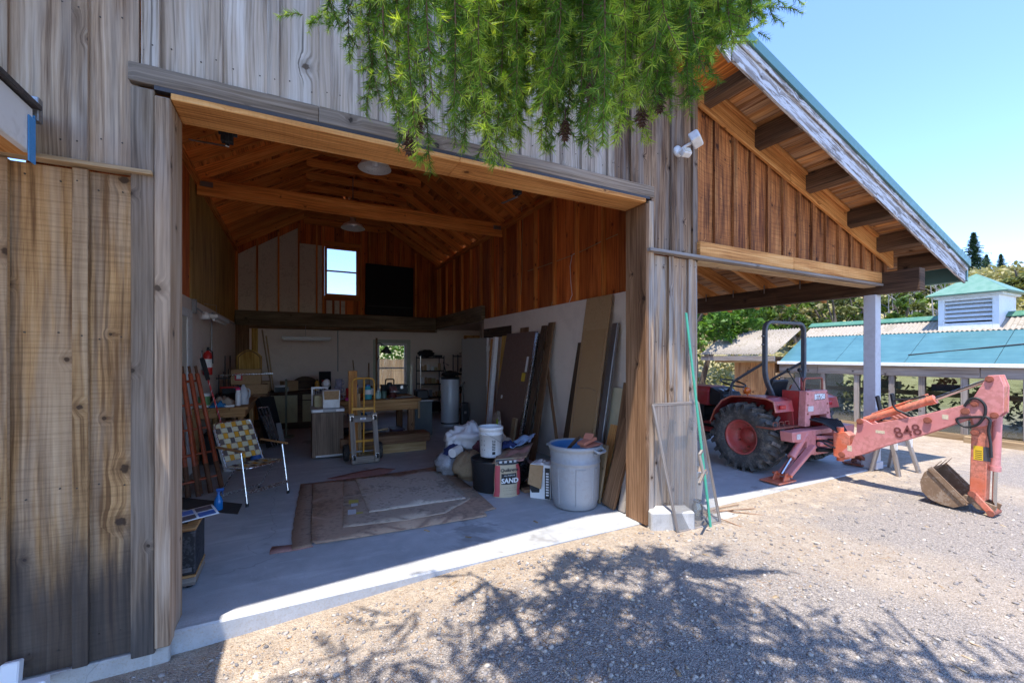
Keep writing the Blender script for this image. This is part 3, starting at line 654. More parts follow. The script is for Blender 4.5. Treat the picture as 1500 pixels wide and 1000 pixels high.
M_teal = plain('teal_label', (.04, .36, .42), .5)
M_pink = plain('pink_plastic', (.75, .05, .20), .4)
M_cloth_tan = plain('tan_cloth', (.36, .29, .22), .95, var=.2, scale=14, bump=.4)
M_cloth_white = plain('white_plastic_bag', (.70, .69, .70), .45, var=.12, scale=9, bump=.3, bscale=25)
M_navy = plain('navy_cloth', (.018, .03, .11), .8, var=.25)
M_scaf = plain('red_oxide_pipe', (.45, .09, .03), .42, .1, var=.3, scale=12, dirt=((.14, .05, .03), .7))
M_rust = plain('rusty_iron', (.17, .075, .04), .8, .3, var=.35, scale=18, dirt=((.08, .04, .025), .7), bump=.3)
M_concblock = M_conc
random.seed(21)
# --- red pipe frames leaning by the doorway
def pipe_frame(B0, B1, T0, T1, n=5):
    m = MB(); r = .025
    m.tube([B0, T0], r, 10); m.tube([B1, T1], r, 10)
    for T, B in ((T0, B0), (T1, B1)):
        d = (T-B).normalized(); m.tube([T-d*.01, T+d*.10], .016, 8, 1); m.tube([B-d*.0, B+d*.35], .0275, 8, 1)
    for i in range(n):
        t = .12+.82*i/(n-1); m.tube([B0.lerp(T0, t), B1.lerp(T1, t)], .013, 8)
    return m
for i, (dx, dy, lab) in enumerate(((0, 0, 'rusty red pipe scaffold frame, the nearest of the leaning stack by the doorway'), (.10, .11, 'red pipe scaffold frame in the middle of the leaning stack'), (.20, .20, 'red pipe scaffold frame, the rearmost of the leaning stack beside the lawn chair'))):
    o = Vector((dx, dy, 0)); B0 = G(256, 735)+o; B1 = G(291, 727)+o; T0 = PD(247, 551, 5.15)+o*.6; T1 = PD(268, 548, 5.2)+o*.6
    t = thing('scaffold_frame', lab, 'scaffold frame', tuple(B0), 'red pipe frames leaning together')
    pipe_frame(B0, B1, T0, T1).build('pipe', [M_scaf, M_rust], t)
# --- fire extinguisher on the wall
p = PX(306, 532, -1.22); t = thing('fire_extinguisher', 'red fire extinguisher hanging on the white wall', 'extinguisher', (-1.23, p.y, 1.3))
m = MB(); m.lathe([(0, 0), (.055, 0), (.062, .02), (.062, .30), (.05, .345), (.02, .37), (.02, .385)], (-1.235, p.y, 1.32)); m.build('cylinder', M_red, t)
m = MB(); m.lathe([(.0627, .12), (.0627, .25)], (-1.235, p.y, 1.32)); m.build('label_sheet', M_paper, t)
m = MB(); m.box((-1.235, p.y, 1.72), (.03, .05, .04)); m.box((-1.22, p.y-.04, 1.745), (.02, .12, .015)); m.tube([(-1.22, p.y, 1.72), (-1.17, p.y-.03, 1.68), (-1.165, p.y-.03, 1.50)], .009, 8); m.build('valve', M_black, t)
m = MB(); m.bx(-1.319, -1.30, p.y-.03, p.y+.03, 1.4, 1.7); m.build('bracket', M_steel, t)
# --- long brush with a red and white twisted handle
a = PD(295, 524, 6.0); b = G(345, 690); b.z = .012; d = (b-a).normalized()
t = thing('snow_brush', 'long brush with black head and red spiral handle leaning behind the lawn chair', 'brush', tuple(b))
m = MB(); m.tube([a+d*.28, b], .011, 8); m.build('handle', M_red, t)
m = MB(); sp = []; L = (b-a).length; ax1 = d.orthogonal().normalized(); ax2 = d.cross(ax1)
for i in range(90): q = .30+(L-.32)*i/89; sp.append(a+d*q+(ax1*math.cos(i*.9)+ax2*math.sin(i*.9))*.0105)
m.tube(sp, .0035, 5); m.build('stripe', M_paper, t)
m = MB(); m.beam(a, a+d*.33, .05, .03, (0, 1, 0)); m.beam(a+d*.02+Vector((.02, -.02, 0)), a+d*.26+Vector((.02, -.02, 0)), .035, .03, (0, 1, 0)); m.build('brush_head', M_black, t, bevel=.008)
# --- folding lawn chair
F0 = G(362, 742); ex = Vector((.77, .64, 0)).normalized(); ey = Vector((-.64, .77, 0))
def CH(x, y, z): return F0+ex*x+ey*y+Vector((0, 0, z))
ch = thing('lawn_chair', 'folding aluminium lawn chair with woven yellow, cream and brown webbing', 'chair', tuple(F0))
CWID = .50
m = MB()
for x in (0, CWID):
    m.tube([CH(x, 0, .02), CH(x, .05, .30), CH(x, .10, .57)], .0115, 10)                 # front leg to the arm
    m.tube([CH(x, .50, .02), CH(x, .20, .385)], .0115, 10)                              # rear leg
m.beam(CH(.0, .012, .14), CH(CWID, .012, .14), .012, .035); m.beam(CH(0, .49, .045), CH(CWID, .49, .045), .012, .03)
m.build('leg_frame', M_chrome, ch)
m = MB(); m.tube(rpath([CH(.03, .43, .37), CH(.03, .02, .40), CH(CWID-.03, .02, .40), CH(CWID-.03, .43, .37)], .05), .0105, 8)
m.tube(rpath([CH(.03, .38, .36), CH(.03, .62, .845), CH(CWID-.03, .62, .845), CH(CWID-.03, .38, .36)], .07), .0105, 8); m.build('seat_frame', M_chrome, ch)
for x in (-.012, CWID+.012):
    m = MB(); m.beam(CH(x, .03, .585), CH(x, .50, .60), .04, .02); m.build('armrest', W['bench'], ch, bevel=.008)
for x, y in ((0, 0), (CWID, 0), (0, .5), (CWID, .5)):
    m = MB(); m.cyl(CH(x, y, 0), CH(x, y, .035), .016, n=10); m.build('foot_cap', M_black, ch)
M_w = [plain('cream_webbing', (.56, .50, .33), .7, bump=.2, bscale=300), plain('mustard_webbing', (.60, .285, .02), .7, bump=.2, bscale=300), plain('brown_webbing', (.115, .085, .075), .7, bump=.2, bscale=300)]
def web(fn, nx, ny, over=0):
    m = MB(); du, dv = 1/nx, 1/ny
    for j in range(ny):          # strips across
        for i in range(nx):
            up = (i+j) % 2 == over
            m._add([fn(i*du, (j+.08)*dv, .004 if up else -.003), fn((i+1)*du, (j+.08)*dv, .004 if up else -.003), fn((i+1)*du, (j+.92)*dv, .004 if up else -.003), fn(i*du, (j+.92)*dv, .004 if up else -.003)], [(0, 1, 2, 3)], [[(0, 0)]*4], 0)
    for i in range(nx):          # strips down
        for j in range(ny):
            up = (i+j) % 2 != over; c = 1 if (j % 2 == 0) else 2
            z = .0055 if up else -.004
            m._add([fn((i+.12)*du, j*dv, z), fn((i+.88)*du, j*dv, z), fn((i+.88)*du, (j+1)*dv, z), fn((i+.12)*du, (j+1)*dv, z)], [(0, 1, 2, 3)], [[(0, 0)]*4], c)
    return m
nb = (ey*-.9+Vector((0, 0, .42))).normalized()
web(lambda u, v, h: CH(.03+(CWID-.06)*u, .42+.20*v, .43+.415*v)-Vector((0, 0, 0))+nb*h, 7, 7).build('back_webbing', M_w, ch, solid=.0012)
web(lambda u, v, h: CH(.03+(CWID-.06)*u, .02+.39*v, .402-.025*v-.03*math.sin(math.pi*v))+Vector((0, 0, h)), 7, 6, 1).build('seat_webbing', M_w, ch, solid=.0012)
# --- second chair, folded, behind the table leg
a = G(400, 655); t = thing('folded_chair', 'folded aluminium chair leaning upright against the end of the side bench', 'chair', tuple(a))
m = MB(); tp = PD(378, 597, 6.9)
for k in range(4):
    o = Vector((.045*k, .02*k, 0)); m.tube([a+o*.9+Vector((0, 0, .012)), tp+o], .011, 8)
m.tube([tp, tp+Vector((.135, .06, 0))], .011, 8); m.build('frame', M_chrome, t)
m = MB(); m.beam(a.lerp(tp, .2)+Vector((.07, .05, 0)), a.lerp(tp, .8)+Vector((.07, .05, 0)), .14, .02, (0, 1, 0)); m.build('webbing', M_w[2], t)
# --- speaker box at the doorway, with leaflets on top
q0 = G(286, 861); sx1 = q0.x; sy0 = q0.y
t = thing('speaker_box', 'black box cabinet on a wooden base standing just inside the doorway', 'cabinet', (sx1-.2, sy0+.15, 0))
m = MB(); m.bx(sx1-.42, sx1, sy0, sy0+.34, .10, .40); m.build('cabinet', plain('scuffed_black', (.013, .014, .018), .55, var=.3, dirt=((.16, .16, .17), .3)), t, bevel=.006)
for z0, z1 in ((.403, .425), (.08, .098)):
    m = MB(); m.bx(sx1-.43, sx1+.004, sy0-.006, sy0+.35, z0, z1); m.build('edge_strip', W['bench'], t, bevel=.004)
m = MB(); m.bx(sx1-.42, sx1+.002, sy0, sy0+.34, .025, .078); m.build('base', W['aged'], t, bevel=.003)
for x, y in ((sx1-.36, sy0+.05), (sx1-.04, sy0+.05), (sx1-.36, sy0+.29), (sx1-.04, sy0+.29)):
    m = MB(); m.cyl((x, y, 0), (x, y, .024), .02, n=10); m.build('foot', M_black, t)
m = MB(); m.box((sx1-.10, sy0-.0008, .135), (.16, .001, .03)); m.build('maker_plate', M_steel, t)
# the leaflet sheet and a black binder
A = PD(322, 765, 2.93); B = PD(282, 745, 3.02)
t = thing('leaflet', 'blue and white printed picture leaflet on top of the black box cabinet', 'leaflet', (sx1, sy0+.1, .43))
O = Vector((sx1-.22, sy0+.0, .436)); e1 = Vector((.95, .25, 0)).normalized(); e2 = Vector((-.30, .95, 0)).normalized()
def LF(x, y, h=0): return O+e1*x+e2*y+Vector((0, 0, .012+.05*max(0, x-.1)**1.5+.02*math.sin(3*x)+h))
m = MB(); m.grid(lambda u, v: LF(.36*u, .27*v), 8, 3); m.build('sheet', M_paper, t, solid=.0012)
m = MB()
for i in range(3):
    for j in range(2):
        x0, y0 = .015+.115*i, .02+.125*j
        m.grid(lambda u, v: LF(x0+.10*u, y0+.10*v, .0022), 3, 1, mat=(i+j) % 2)
m.build('picture', [plain('sky_blue_print', (.05, .17, .50), .4, var=.4, scale=30), plain('landscape_print', (.10, .085, .10), .4, var=.6, scale=40)], t)
m = MB(); m.bx(sx1-.40, sx1-.06, sy0+.10, sy0+.31, .426, .445, r=.3); tag(m.build('binder', M_black, bevel=.004), 'thin black binder lying under the leaflet', 'binder')
m = MB(); m.box((sx1-.17, sy0+.27, .453), (.30, .05, .012), rotz(.1)); tag(m.build('magazine', M_paper), 'white rolled paper on the black binder', 'paper')
# --- blue spray bottle on a dark mat
p = G(320, 747); t = thing('spray_bottle', 'blue spray bottle standing on the dark mat in front of the lawn chair', 'bottle', tuple(p))
m = MB(); m.lathe([(0, .004), (.036, .004), (.04, .015), (.04, .10), (.03, .13), (.014, .16), (.014, .175)], p, n=20); m.build('bottle', plain('blue_liquid', (.015, .18, .50), .12), t)
m = MB(); m.lathe([(.016, .168), (.016, .195), (.012, .20)], p, n=14); m.box(p+Vector((.015, 0, .215)), (.07, .024, .03)); m.beam(p+Vector((.03, 0, .205)), p+Vector((.04, 0, .165)), .012, .008); m.build('trigger', M_blue, t, bevel=.003)
P = [G(x, y) for x, y in ((258, 745), (348, 753), (355, 738), (262, 728))]
m = MB(); m.prism([((q-P[0]).x, (q-P[0]).y) for q in P], P[0]+Vector((0, 0, .001)), (1, 0, 0), (0, 1, 0), .004); tag(m.build('floor_mat', plain('dark_mat', (.05, .04, .034), .9)), 'dark flat mat on the concrete under the spray bottle', 'mat')
# --- side bench along the left wall
t = thing('side_bench', 'plain wooden workbench along the white side wall', 'workbench', (-.95, 8, 0))
m = MB(); 
for i in range(3): m.bx(-1.30+.225*i+.002, -1.30+.225*(i+1)-.002, 7.22, 9.0, .845, .885)
m.build('bench_top', W['bench'], t, bevel=.004)
m = MB(); m.bx(-1.29, -.66, 7.24, 7.28, .74, .843); m.bx(-.70, -.662, 7.283, 8.98, .74, .843); m.build('apron', W['bench'], t, bevel=.004)
for x, y in ((-.72, 7.33), (-.72, 8.93), (-1.26, 7.33), (-1.26, 8.93)):
    m = MB(); m.bx(x-.035, x+.035, y-.035, y+.035, 0, .738, axis=2); m.build('leg', W['bench'], t, bevel=.004)
def bottle(name, label, p, h, r, mat, capmat, cat='bottle', neck=.4, grp=None):
    t = thing(name, label, cat, tuple(p), grp)
    m = MB(); m.lathe([(0, 0), (r*.92, 0), (r, .01), (r, h*.66), (r*.8, h*.78), (r*neck, h*.86), (r*neck, h*.9)], p, n=18); m.build('body', mat, t)
    m = MB(); m.lathe([(r*neck*1.2, h*.885), (r*neck*1.2, h), (0, h)], p, n=14); m.build('cap', capmat, t); return t
def can(name, label, p, h, r, mat, band=None, cat='can', lid=None, grp=None):
    t = thing(name, label, cat, tuple(p), grp)
    m = MB(); m.lathe([(0, 0), (r, 0), (r*1.03, .004), (r, .01), (r, h-.01), (r*1.03, h-.005), (r*.96, h), (r*.93, h-.006), (0, h-.006)], p, n=20); m.build('body', mat, t)
    if band: m = MB(); m.lathe([(r*1.012, h*.18), (r*1.012, h*.8)], p, n=20); m.build('label_sheet', band, t)
    return t
def carton(name, label, c, d, a=0.0, mat=None, cat='box', flaps=False, tape=True, grp=None, lab=None):
    """cardboard box: c = centre of the base"""
    c = Vector(c); rm = rotz(a); t = thing(name, label, cat, tuple(c), grp); mat = mat or M_card
    m = MB(); w_, dd, h = d; th = .006
    for s_ in (-1, 1):
        m.box(c+rm @ Vector((s_*(w_/2-th/2), 0, h/2)), (th, dd, h), rm); m.box(c+rm @ Vector((0, s_*(dd/2-th/2), h/2)), (w_-2*th-.001, th, h), rm)
    m.box(c+Vector((0, 0, th/2+.001)), (w_-2*th-.001, dd-2*th-.001, th), rm)
    m.build('carton', mat, t, bevel=.002)
    m = MB()
    if flaps:
        for s_, tilt in ((-1, .6), (1, .9)):
            m.hexa([c+rm @ Vector((x, s_*(dd/2+y), h+z)) for z, yy in ((0, 0), (.005, 0)) for (x, y, z) in ((-w_/2, .001, z), (w_/2, .001, z), (-w_/2, dd*.35*math.sin(tilt), z+dd*.35*math.cos(tilt)), (w_/2, dd*.35*math.sin(tilt), z+dd*.35*math.cos(tilt)))], 0)
    else:
        for s_ in (-1, 1): m.box(c+rm @ Vector((0, s_*dd*.2495, h+.003)), (w_-.004, dd*.497, .005), rm)
    m.build('flap', mat, t)
    if tape and not flaps:
        m = MB(); m.box(c+rm @ Vector((0, 0, h+.0065)), (w_*.99, .05, .001), rm); m.build('tape', plain('packing_tape', (.42, .30, .17), .25), t)
    if lab:
        m = MB(); m.box(c+rm @ Vector((lab[0], -dd/2-.001, lab[1])), (lab[2], .001, lab[3]), rm); m.box(c+rm @ Vector((lab[0], -dd/2-.002, lab[1])), (lab[2]*.55, .001, lab[3]*.5), rm, mat=1); m.build('sticker', [lab[4], lab[5]], t)
    return t
ZT = .886
def on_bench(px, py, z): return G(px, py, z)
can('paint_can', 'pale tin can at the near corner of the side bench', (-1.17, 7.38, ZT), .20, .07, M_whitepaint, plain('green_label', (.12, .28, .10), .5))
bottle('spray_can', 'white spray can with bright pink cap on the side bench', (-.77, 7.45, ZT), .26, .035, M_whitepaint, M_pink, 'spray can', .8)
t = thing('water_jug', 'clear plastic jug with a handle beside the pink capped spray can', 'jug', (-.72, 7.62, ZT))
m = MB(); m.lathe([(0, 0), (.07, 0), (.075, .02), (.075, .17), (.05, .24), (.022, .27), (.022, .30), (0, .30)], (-.72, 7.62, ZT), n=20); m.build('body', plain('frosted_plastic', (.50, .52, .55), .25, var=.1), t)
m = MB(); m.tube(rpath([(-.66, 7.57, ZT+.24), (-.63, 7.55, ZT+.22), (-.63, 7.55, ZT+.12), (-.66, 7.57, ZT+.10)], .03), .01, 8); m.build('handle', plain('frosted_plastic_handle', (.5, .52, .55), .25), t)
def cloth(name, label, c, d, mat, seed, a=0.0, cat='cloth'):
    m = MB(); c = Vector(c); rm = rotz(a)
    def fn(u, v):
        x, y = (u-.5), (v-.5); e = max(0, 1-(2*abs(x))**4)*max(0, 1-(2*abs(y))**4)
        return c+rm @ Vector((x*d[0]*(1+.12*mnoise.noise(Vector((y*3, seed, 1)))), y*d[1]*(1+.12*mnoise.noise(Vector((x*3, seed, 4)))), .004+d[2]*e*(.55+.9*abs(mnoise.noise(Vector((x*3.2, y*4.1, seed))))+.35*mnoise.noise(Vector((x*8, y*8, seed))))))
    m.grid(fn, 30, 26, uvs_=(d[0], d[1])); return tag(m.build(name, mat, solid=.004), label, cat)
cloth('rag', 'crumpled pale tan rag heaped on the side bench', (-.98, 7.62, ZT), (.34, .36, .12), M_cloth_tan, 3)
cloth('rag', 'small blue rag at the front edge of the side bench', (-1.0, 7.34, ZT), (.20, .14, .07), plain('blue_rag', (.02, .16, .36), .9), 9)
cloth('tarp', 'black folded tarp behind the tan rag on the side bench', (-1.0, 8.1, ZT), (.5, .55, .16), M_blackmat, 5, cat='tarp')
m = MB(); m.bx(-.92, -.80, 7.28, 7.40, ZT, ZT+.025); tag(m.build('note_pad', M_paper, bevel=.003), 'small white pad at the front edge of the side bench', 'pad')
# crate of black odds under the bench
for i, (x, y, h, lab) in enumerate(((-1.0, 7.9, .42, 'black plastic crate on the floor under the side bench'), (-.98, 8.5, .30, 'lower black crate under the far end of the side bench'))):
    t = thing('crate', lab, 'crate', (x, y, 0)); m = MB()
    for s_ in (-1, 1): m.bx(x-.24, x+.24, y+s_*.2-.008, y+s_*.2+.008, .006, h); m.bx(x+s_*.24-.008, x+s_*.24+.008, y-.19, y+.19, .006, h)
    m.bx(x-.23, x+.23, y-.19, y+.19, 0, .012); m.build('shell', M_black, t); m = MB(); m.bx(x-.255, x+.255, y-.215, y+.215, h, h+.02); m.build('lid', M_black, t, bevel=.005)
m = MB(); m.beam((-.78, 7.06, .02), (-.93, 7.17, .62), .30, .012, (.6, .8, 0)); tag(m.build('white_sheet', M_whitepaint), 'white panel leaning behind the lawn chair under the side bench', 'sheet')
# second, darker bench further in
t = thing('rear_bench', 'dark workbench carrying cardboard boxes in the back corner', 'workbench', (-.9, 10, 0))
m = MB(); m.bx(-1.30, -.50, 9.1, 10.5, .87, .91); m.build('bench_top', W['brown'], t, bevel=.004)
for x, y in ((-.56, 9.16), (-.56, 10.44), (-1.24, 9.16), (-1.24, 10.44)):
    m = MB(); m.bx(x-.04, x+.04, y-.04, y+.04, 0, .868, axis=2); m.build('leg', W['brown'], t)
m = MB(); m.bx(-1.2, -.6, 9.25, 10.4, .25, .28); m.build('shelf', W['brown'], t)
carton('cardboard_box', 'flat cardboard box at the bottom of the stack on the dark bench', (-.70, 9.4, .911), (.42, .40, .17), .05)
carton('cardboard_box', 'cardboard box with a red and white sticker on top of the stack', (-.83, 9.4, 1.092), (.48, .38, .27), .03, lab=(-.12, .14, .12, .13, plain('red_print', (.5, .04, .05), .5), M_paper))
m = MB(); m.bx(-1.02, -.93, 9.22, 9.36, .911, 1.07); tag(m.build('blue_carton', plain('blue_print', (.05, .22, .42), .5), bevel=.004), 'small blue carton beside the bottom cardboard box', 'carton')
t = thing('headboard', 'carved wooden headboard panel with arched top behind the cardboard boxes', 'headboard', (-.85, 10.1, .911))
pl = [(-.22, 0), (.22, 0), (.22, .70), (.16, .76), (.08, .82), (0, .84), (-.08, .82), (-.16, .76), (-.22, .70)]
m = MB(); m.prism(pl, (-.85, 10.12, .911), (1, 0, 0), (0, 0, 1), .03, grain=1); m.build('panel', W['ply'], t, bevel=.005)
m = MB(); m.tube([Vector((-.85+x*.86, 10.085, .911+.03+y*.93)) for x, y in pl], .010, 6, closed=True); m.build('moulding', W['brown'], t)
t = thing('clamp_rack', 'black metal rack and bars beside the cardboard boxes', 'rack', (-1.15, 9.3, .911))
m = MB()
for k in range(5): m.tube([(-1.25+.07*k, 9.25+.02*k, .912), (-1.25+.07*k, 9.25+.02*k, 1.28+.05*(k % 3))], .008, 6)
m.bx(-1.29, -.9, 9.24, 9.27, 1.20, 1.225); m.tube([(-1.20, 9.6, .912), (-1.20, 9.6, 1.62), (-1.12, 9.6, 1.62), (-1.12, 9.6, .912)], .009, 6); m.build('bar', M_black, t)
m = MB(); m.tube([(-1.22, 9.16, 1.27), (-.42, 9.2, 1.29)], .012, 8); m.tube([(-.5, 9.195, 1.288), (-.4, 9.2, 1.29)], .02, 8); m.build('clamp_bar', M_chrome, t)
m = MB(); m.bx(-1.22, -.93, 9.13, 9.2, 1.04, 1.065); tag(m.build('red_level', M_red, bevel=.004), 'red bar lying across the odds in front of the cardboard boxes', 'level')
m = MB(); m.bx(-1.2, -.95, 9.22, 9.4, .911, 1.035); tag(m.build('tool_case', M_black, bevel=.01), 'black tool case under the red bar', 'case')
for i, (x0, y0, x1, y1) in enumerate(((384, 483, 399, 545), (390, 492, 401, 560))):
    a = PY(x0, y0, 12.1 if i else 11.95); b = PY(x1, y1, 11.3); b = Vector((b.x+.1, b.y-.1, .01)); m = MB(); m.tube([b, a], .017, 8)
    tag(m.build('wooden_pole', W['pale']), ('slim wooden pole leaning up to the loft beam behind the headboard', 'shorter wooden pole leaning beside the slim one in the back corner')[i], 'pole')
# cabinets along the back
t = thing('base_cabinet', 'low cream fronted cabinet with dark top along the back wall', 'cabinet', (0, 10.9, 0))
m = MB(); m.bx(-.55, .60, 10.62, 11.2, .10, .78); m.bx(-.5, .55, 10.68, 11.2, 0, .10); m.build('carcass', W['dark'], t)
m = MB(); m.bx(-.58, .63, 10.58, 11.22, .782, .82); m.build('counter', W['dark'], t, bevel=.005)
M_cream = plain('cream_laminate', (.40, .34, .17), .5, var=.08, dirt=((.25, .2, .1), .5))
for a, b in ((-.50, .02), (.12, .56)):
    m = MB(); m.bx(a, b, 10.596, 10.618, .15, .75 if a < 0 else .62); m.build('cabinet_door', M_cream, t, bevel=.004)
m = MB(); m.bx(.12, .56, 10.596, 10.618, .64, .76); m.build('drawer', M_cream, t, bevel=.004)
m = MB(); m.prism([(math.cos(k*math.pi/14)*.33, .02+math.sin(k*math.pi/14)*.30) for k in range(15)], (.18, 11.1, .822), (1, 0, 0), (0, .12, 1), .025); tag(m.build('table_leaf', W['dark'], bevel=.004), 'dark half round table leaf standing on the back cabinet', 'table leaf')
carton('black_box', 'black flat box next to the half round table leaf', (.62, 11.35, .1), (.26, .2, 1.13), 0, M_blackmat, tape=False)
m = MB(); m.bx(-.45, -.15, 10.75, 11.0, .822, .92); tag(m.build('plastic_tub', M_steel, bevel=.02, seg=2), 'grey tub on the dark counter of the back cabinet', 'tub')
m = MB(); m.bx(-.42, -.22, 10.66, 10.74, .93, .97); m.bx(-.42, -.22, 10.66, 10.74, .822, .929, mat=1); tag(m.build('paper_stack', [M_paper, M_black]), 'white papers on a black stand on the back cabinet', 'papers')
a = G(419, 640); m = MB(); m.tube([a, a+Vector((0, .1, 1.15))], .02, 8); m.lathe([(0, 0), (.16, 0), (.15, .02), (.02, .04)], a, n=16); tag(m.build('stand_pole', plain('grey_green_paint', (.16, .17, .12), .6)), 'grey green pole stand in front of the cream cabinet', 'stand')
t = thing('equipment_case', 'tall black case with a grey side leaning near the folded chair', 'case', (-.35, 8.8, 0))
m = MB(); m.beam((-.33, 8.75, .012), (-.52, 8.95, .86), .30, .14, (.7, -.7, .2)); m.build('case_body', M_blackmat, t, bevel=.01)
m = MB(); m.beam((-.22, 8.62, .07), (-.29, 8.70, .42), .10, .02, (.7, -.7, .2)); m.build('grey_plate', plain('grey_plate', (.32, .32, .34), .4), t, bevel=.004)
# --- wood-grain cabinet in the middle with a white box on it
t = thing('wood_grain_cabinet', 'small brown wood grain cabinet with grey metal lid in the middle of the floor', 'cabinet', (.44, 7.5, 0))
m = MB(); m.bx(.215, .675, 7.30, 7.80, .03, .73, axis=2); m.build('cabinet_body', wood('woodgrain_laminate', (.075, .045, .028), (.15, .095, .06), (.23, .155, .105), knots=0, rough=.45), t, bevel=.006)
m = MB(); m.bx(.20, .69, 7.285, 7.82, .732, .79); m.build('lid', plain('grey_enamel', (.36, .36, .37), .35, var=.1, dirt=((.2, .19, .18), .4)), t, bevel=.012, seg=2)
m = MB(); m.bx(.22, .37, 7.281, 7.284, .74, .775); m.bx(.56, .68, 7.281, 7.284, .74, .775); m.build('handle', M_whitepaint, t)
m = MB()
for k in range(26): m.bx(.27+.015*k, .279+.015*k, 7.29, 7.298, .035, .065)
m.build('vent_grille', M_whitepaint, t)
carton('white_box', 'white carton with a brown open flap on the wood grain cabinet', (.50, 7.5, .791), (.25, .24, .27), 0, M_whitepaint, tape=False)
m = MB(); m.hexa([(.385, 7.372, 1.062), (.615, 7.372, 1.062), (.385, 7.378, 1.062), (.615, 7.378, 1.062), (.395, 7.355, .925), (.605, 7.355, .925), (.395, 7.361, .925), (.605, 7.361, .925)], 0); o = m.build('flap', M_card, bpy.data.objects['white_box'])
carton('small_box', 'small cream carton behind the white box on the wood grain cabinet', (.31, 7.66, .791), (.12, .16, .18), .1, M_cream, tape=False)
t = thing('wire_rack', 'white wire rack standing behind the small cream carton', 'rack', (.35, 7.95, 0))
m = MB()
for k in range(9): m.tube([(.24+.028*k, 7.86, .97), (.24+.028*k, 7.86, 1.07)], .003, 5)
m.bx(.22, .48, 7.855, 7.865, 1.07, 1.10); m.bx(.22, .25, 7.855, 7.865, .01, 1.07); m.bx(.45, .48, 7.855, 7.865, .01, 1.07); m.build('wire', M_whitepaint, t)
# ------------------------------------------------------------------ middle of the workshop
random.seed(33)
# hand truck with a furniture dolly leaning on it
t = thing('hand_truck', 'yellow steel hand truck standing in front of the central workbench', 'hand truck', (.98, 6.95, 0))
HX, HY = .93, 6.95
m = MB(); m.tube(rpath([(HX-.165, HY, .05), (HX-.165, HY+.03, 1.27), (HX+.165, HY+.03, 1.27), (HX+.165, HY, .05)], .09, 6), .0135, 10)
m.tube([(HX, HY, .12), (HX+.012, HY+.03, 1.265)], .0125, 8)
for z in (.30, .80): m.box((HX, HY+.012, z), (.33, .012, .035))
m.build('frame', M_yellow, t)
m = MB(); m.box((HX, HY-.09, .018), (.36, .22, .01)); m.build('toe_plate', M_yellow, t)
for x in (HX-.245, HX+.245):
    w_ = MB(); w_.lathe([(.05, -.035), (.115, -.04), (.128, -.02), (.128, .02), (.115, .04), (.05, .035)], (x, HY+.07, .128), rot3(0, R(90), 0), 24); wh = w_.build('wheel', M_rubber, t)
    w_ = MB(); w_.lathe([(0, -.03), (.06, -.03), (.06, .03), (0, .03)], (x, HY+.07, .128), rot3(0, R(90), 0), 20); w_.build('rim', M_steel, wh)
m = MB(); m.cyl((HX-.2, HY+.07, .128), (HX+.2, HY+.07, .128), .012); m.build('axle', M_steel, t)
t = thing('furniture_dolly', 'grey wooden furniture dolly with four casters leaning upright against the yellow hand truck', 'dolly', (HX+.0, 6.72, 0))
DB = Vector((HX, 6.71, .015)); dup_ = Vector((-.03, .13, .73)).normalized(); dx = Vector((1, 0, .0)); dn = dx.cross(dup_)
def DP(x, z, h=0): return DB+dx*x+dup_*z-dn*0+Vector((0, -1, .17)).normalized()*h
for z in (.05, .66):
    m = MB(); m.beam(DP(-.2, z), DP(.2, z), .035, .10, dup_); m.build('end_rail', W['aged'], t, bevel=.004)
for s_ in (-1, 1):
    m = MB(); m.beam(DP(s_*.165, .01, .037), DP(s_*.165, .74, .037), .07, .035, (0, -1, .17)); m.build('side_rail', W['aged'], t, bevel=.004)
    for z in (.09, .66):
        m = MB(); c = DP(s_*.165, z, .095); m.lathe([(0, -.014), (.03, -.014), (.034, -.008), (.034, .008), (.03, .014), (0, .014)], c, rot3(0, R(90), .2), 16); wh = m.build('caster', M_rubber, t)
        m = MB(); m.box(DP(s_*.165, z+.01, .058), (.055, .006, .07)); m.box(DP(s_*.165-.02, z, .08), (.004, .05, .035)); m.box(DP(s_*.165+.02, z, .08), (.004, .05, .035)); m.build('fork', M_chrome, wh)
m = MB(); m.box(DP(.0, .66, .0215), (.085, .002, .032), rot3(R(-10), 0, 0)); m.box(DP(.0, .66, .023), (.04, .002, .012), rot3(R(-10), 0, 0), mat=1); m.build('sticker', [M_paper, M_blue], t)
m = MB(); m.beam((.80, 7.10, .006), (.80, 7.22, 1.38), .13, .04, (0, -1, 0)); tag(m.build('plank', W['orange'], bevel=.003), 'orange timber plank standing upright behind the hand truck', 'plank')
m = MB(); m.beam((.90, 7.06, .006), (.88, 7.16, 1.02), .05, .02, (0, -1, 0)); tag(m.build('lath', W['pale'], bevel=.002), 'thin pale lath standing in front of the orange plank', 'lath')
# central workbench
t = thing('central_workbench', 'heavy timber workbench in the middle of the workshop loaded with tools', 'workbench', (1.3, 8.2, 0))
m = MB()
for k in range(5): m.bx(.42, 2.02, 7.64+.24*k+.002, 7.64+.24*(k+1)-.002, .80, .855)
m.build('bench_top', W['bench'], t, bevel=.005)
m = MB(); m.bx(.46, 1.98, 7.66, 7.70, .66, .797); m.bx(1.93, 1.97, 7.71, 8.8, .66, .797); m.build('apron', W['bench'], t, bevel=.004)
for x, y in ((.52, 7.76), (1.86, 7.76), (.52, 8.74), (1.86, 8.74)):
    m = MB(); m.bx(x-.055, x+.055, y-.055, y+.055, .0, .657, axis=2); m.build('leg', W['brown'], t, bevel=.006)
m = MB(); m.bx(1.955, 1.985, 7.60, 7.635, .50, .80, axis=2); m.build('cleat', W['pale'], t)
t = thing('timber_step', 'low brown timber platform on an OSB box in front of the central workbench', 'platform', (1.55, 7.5, 0))
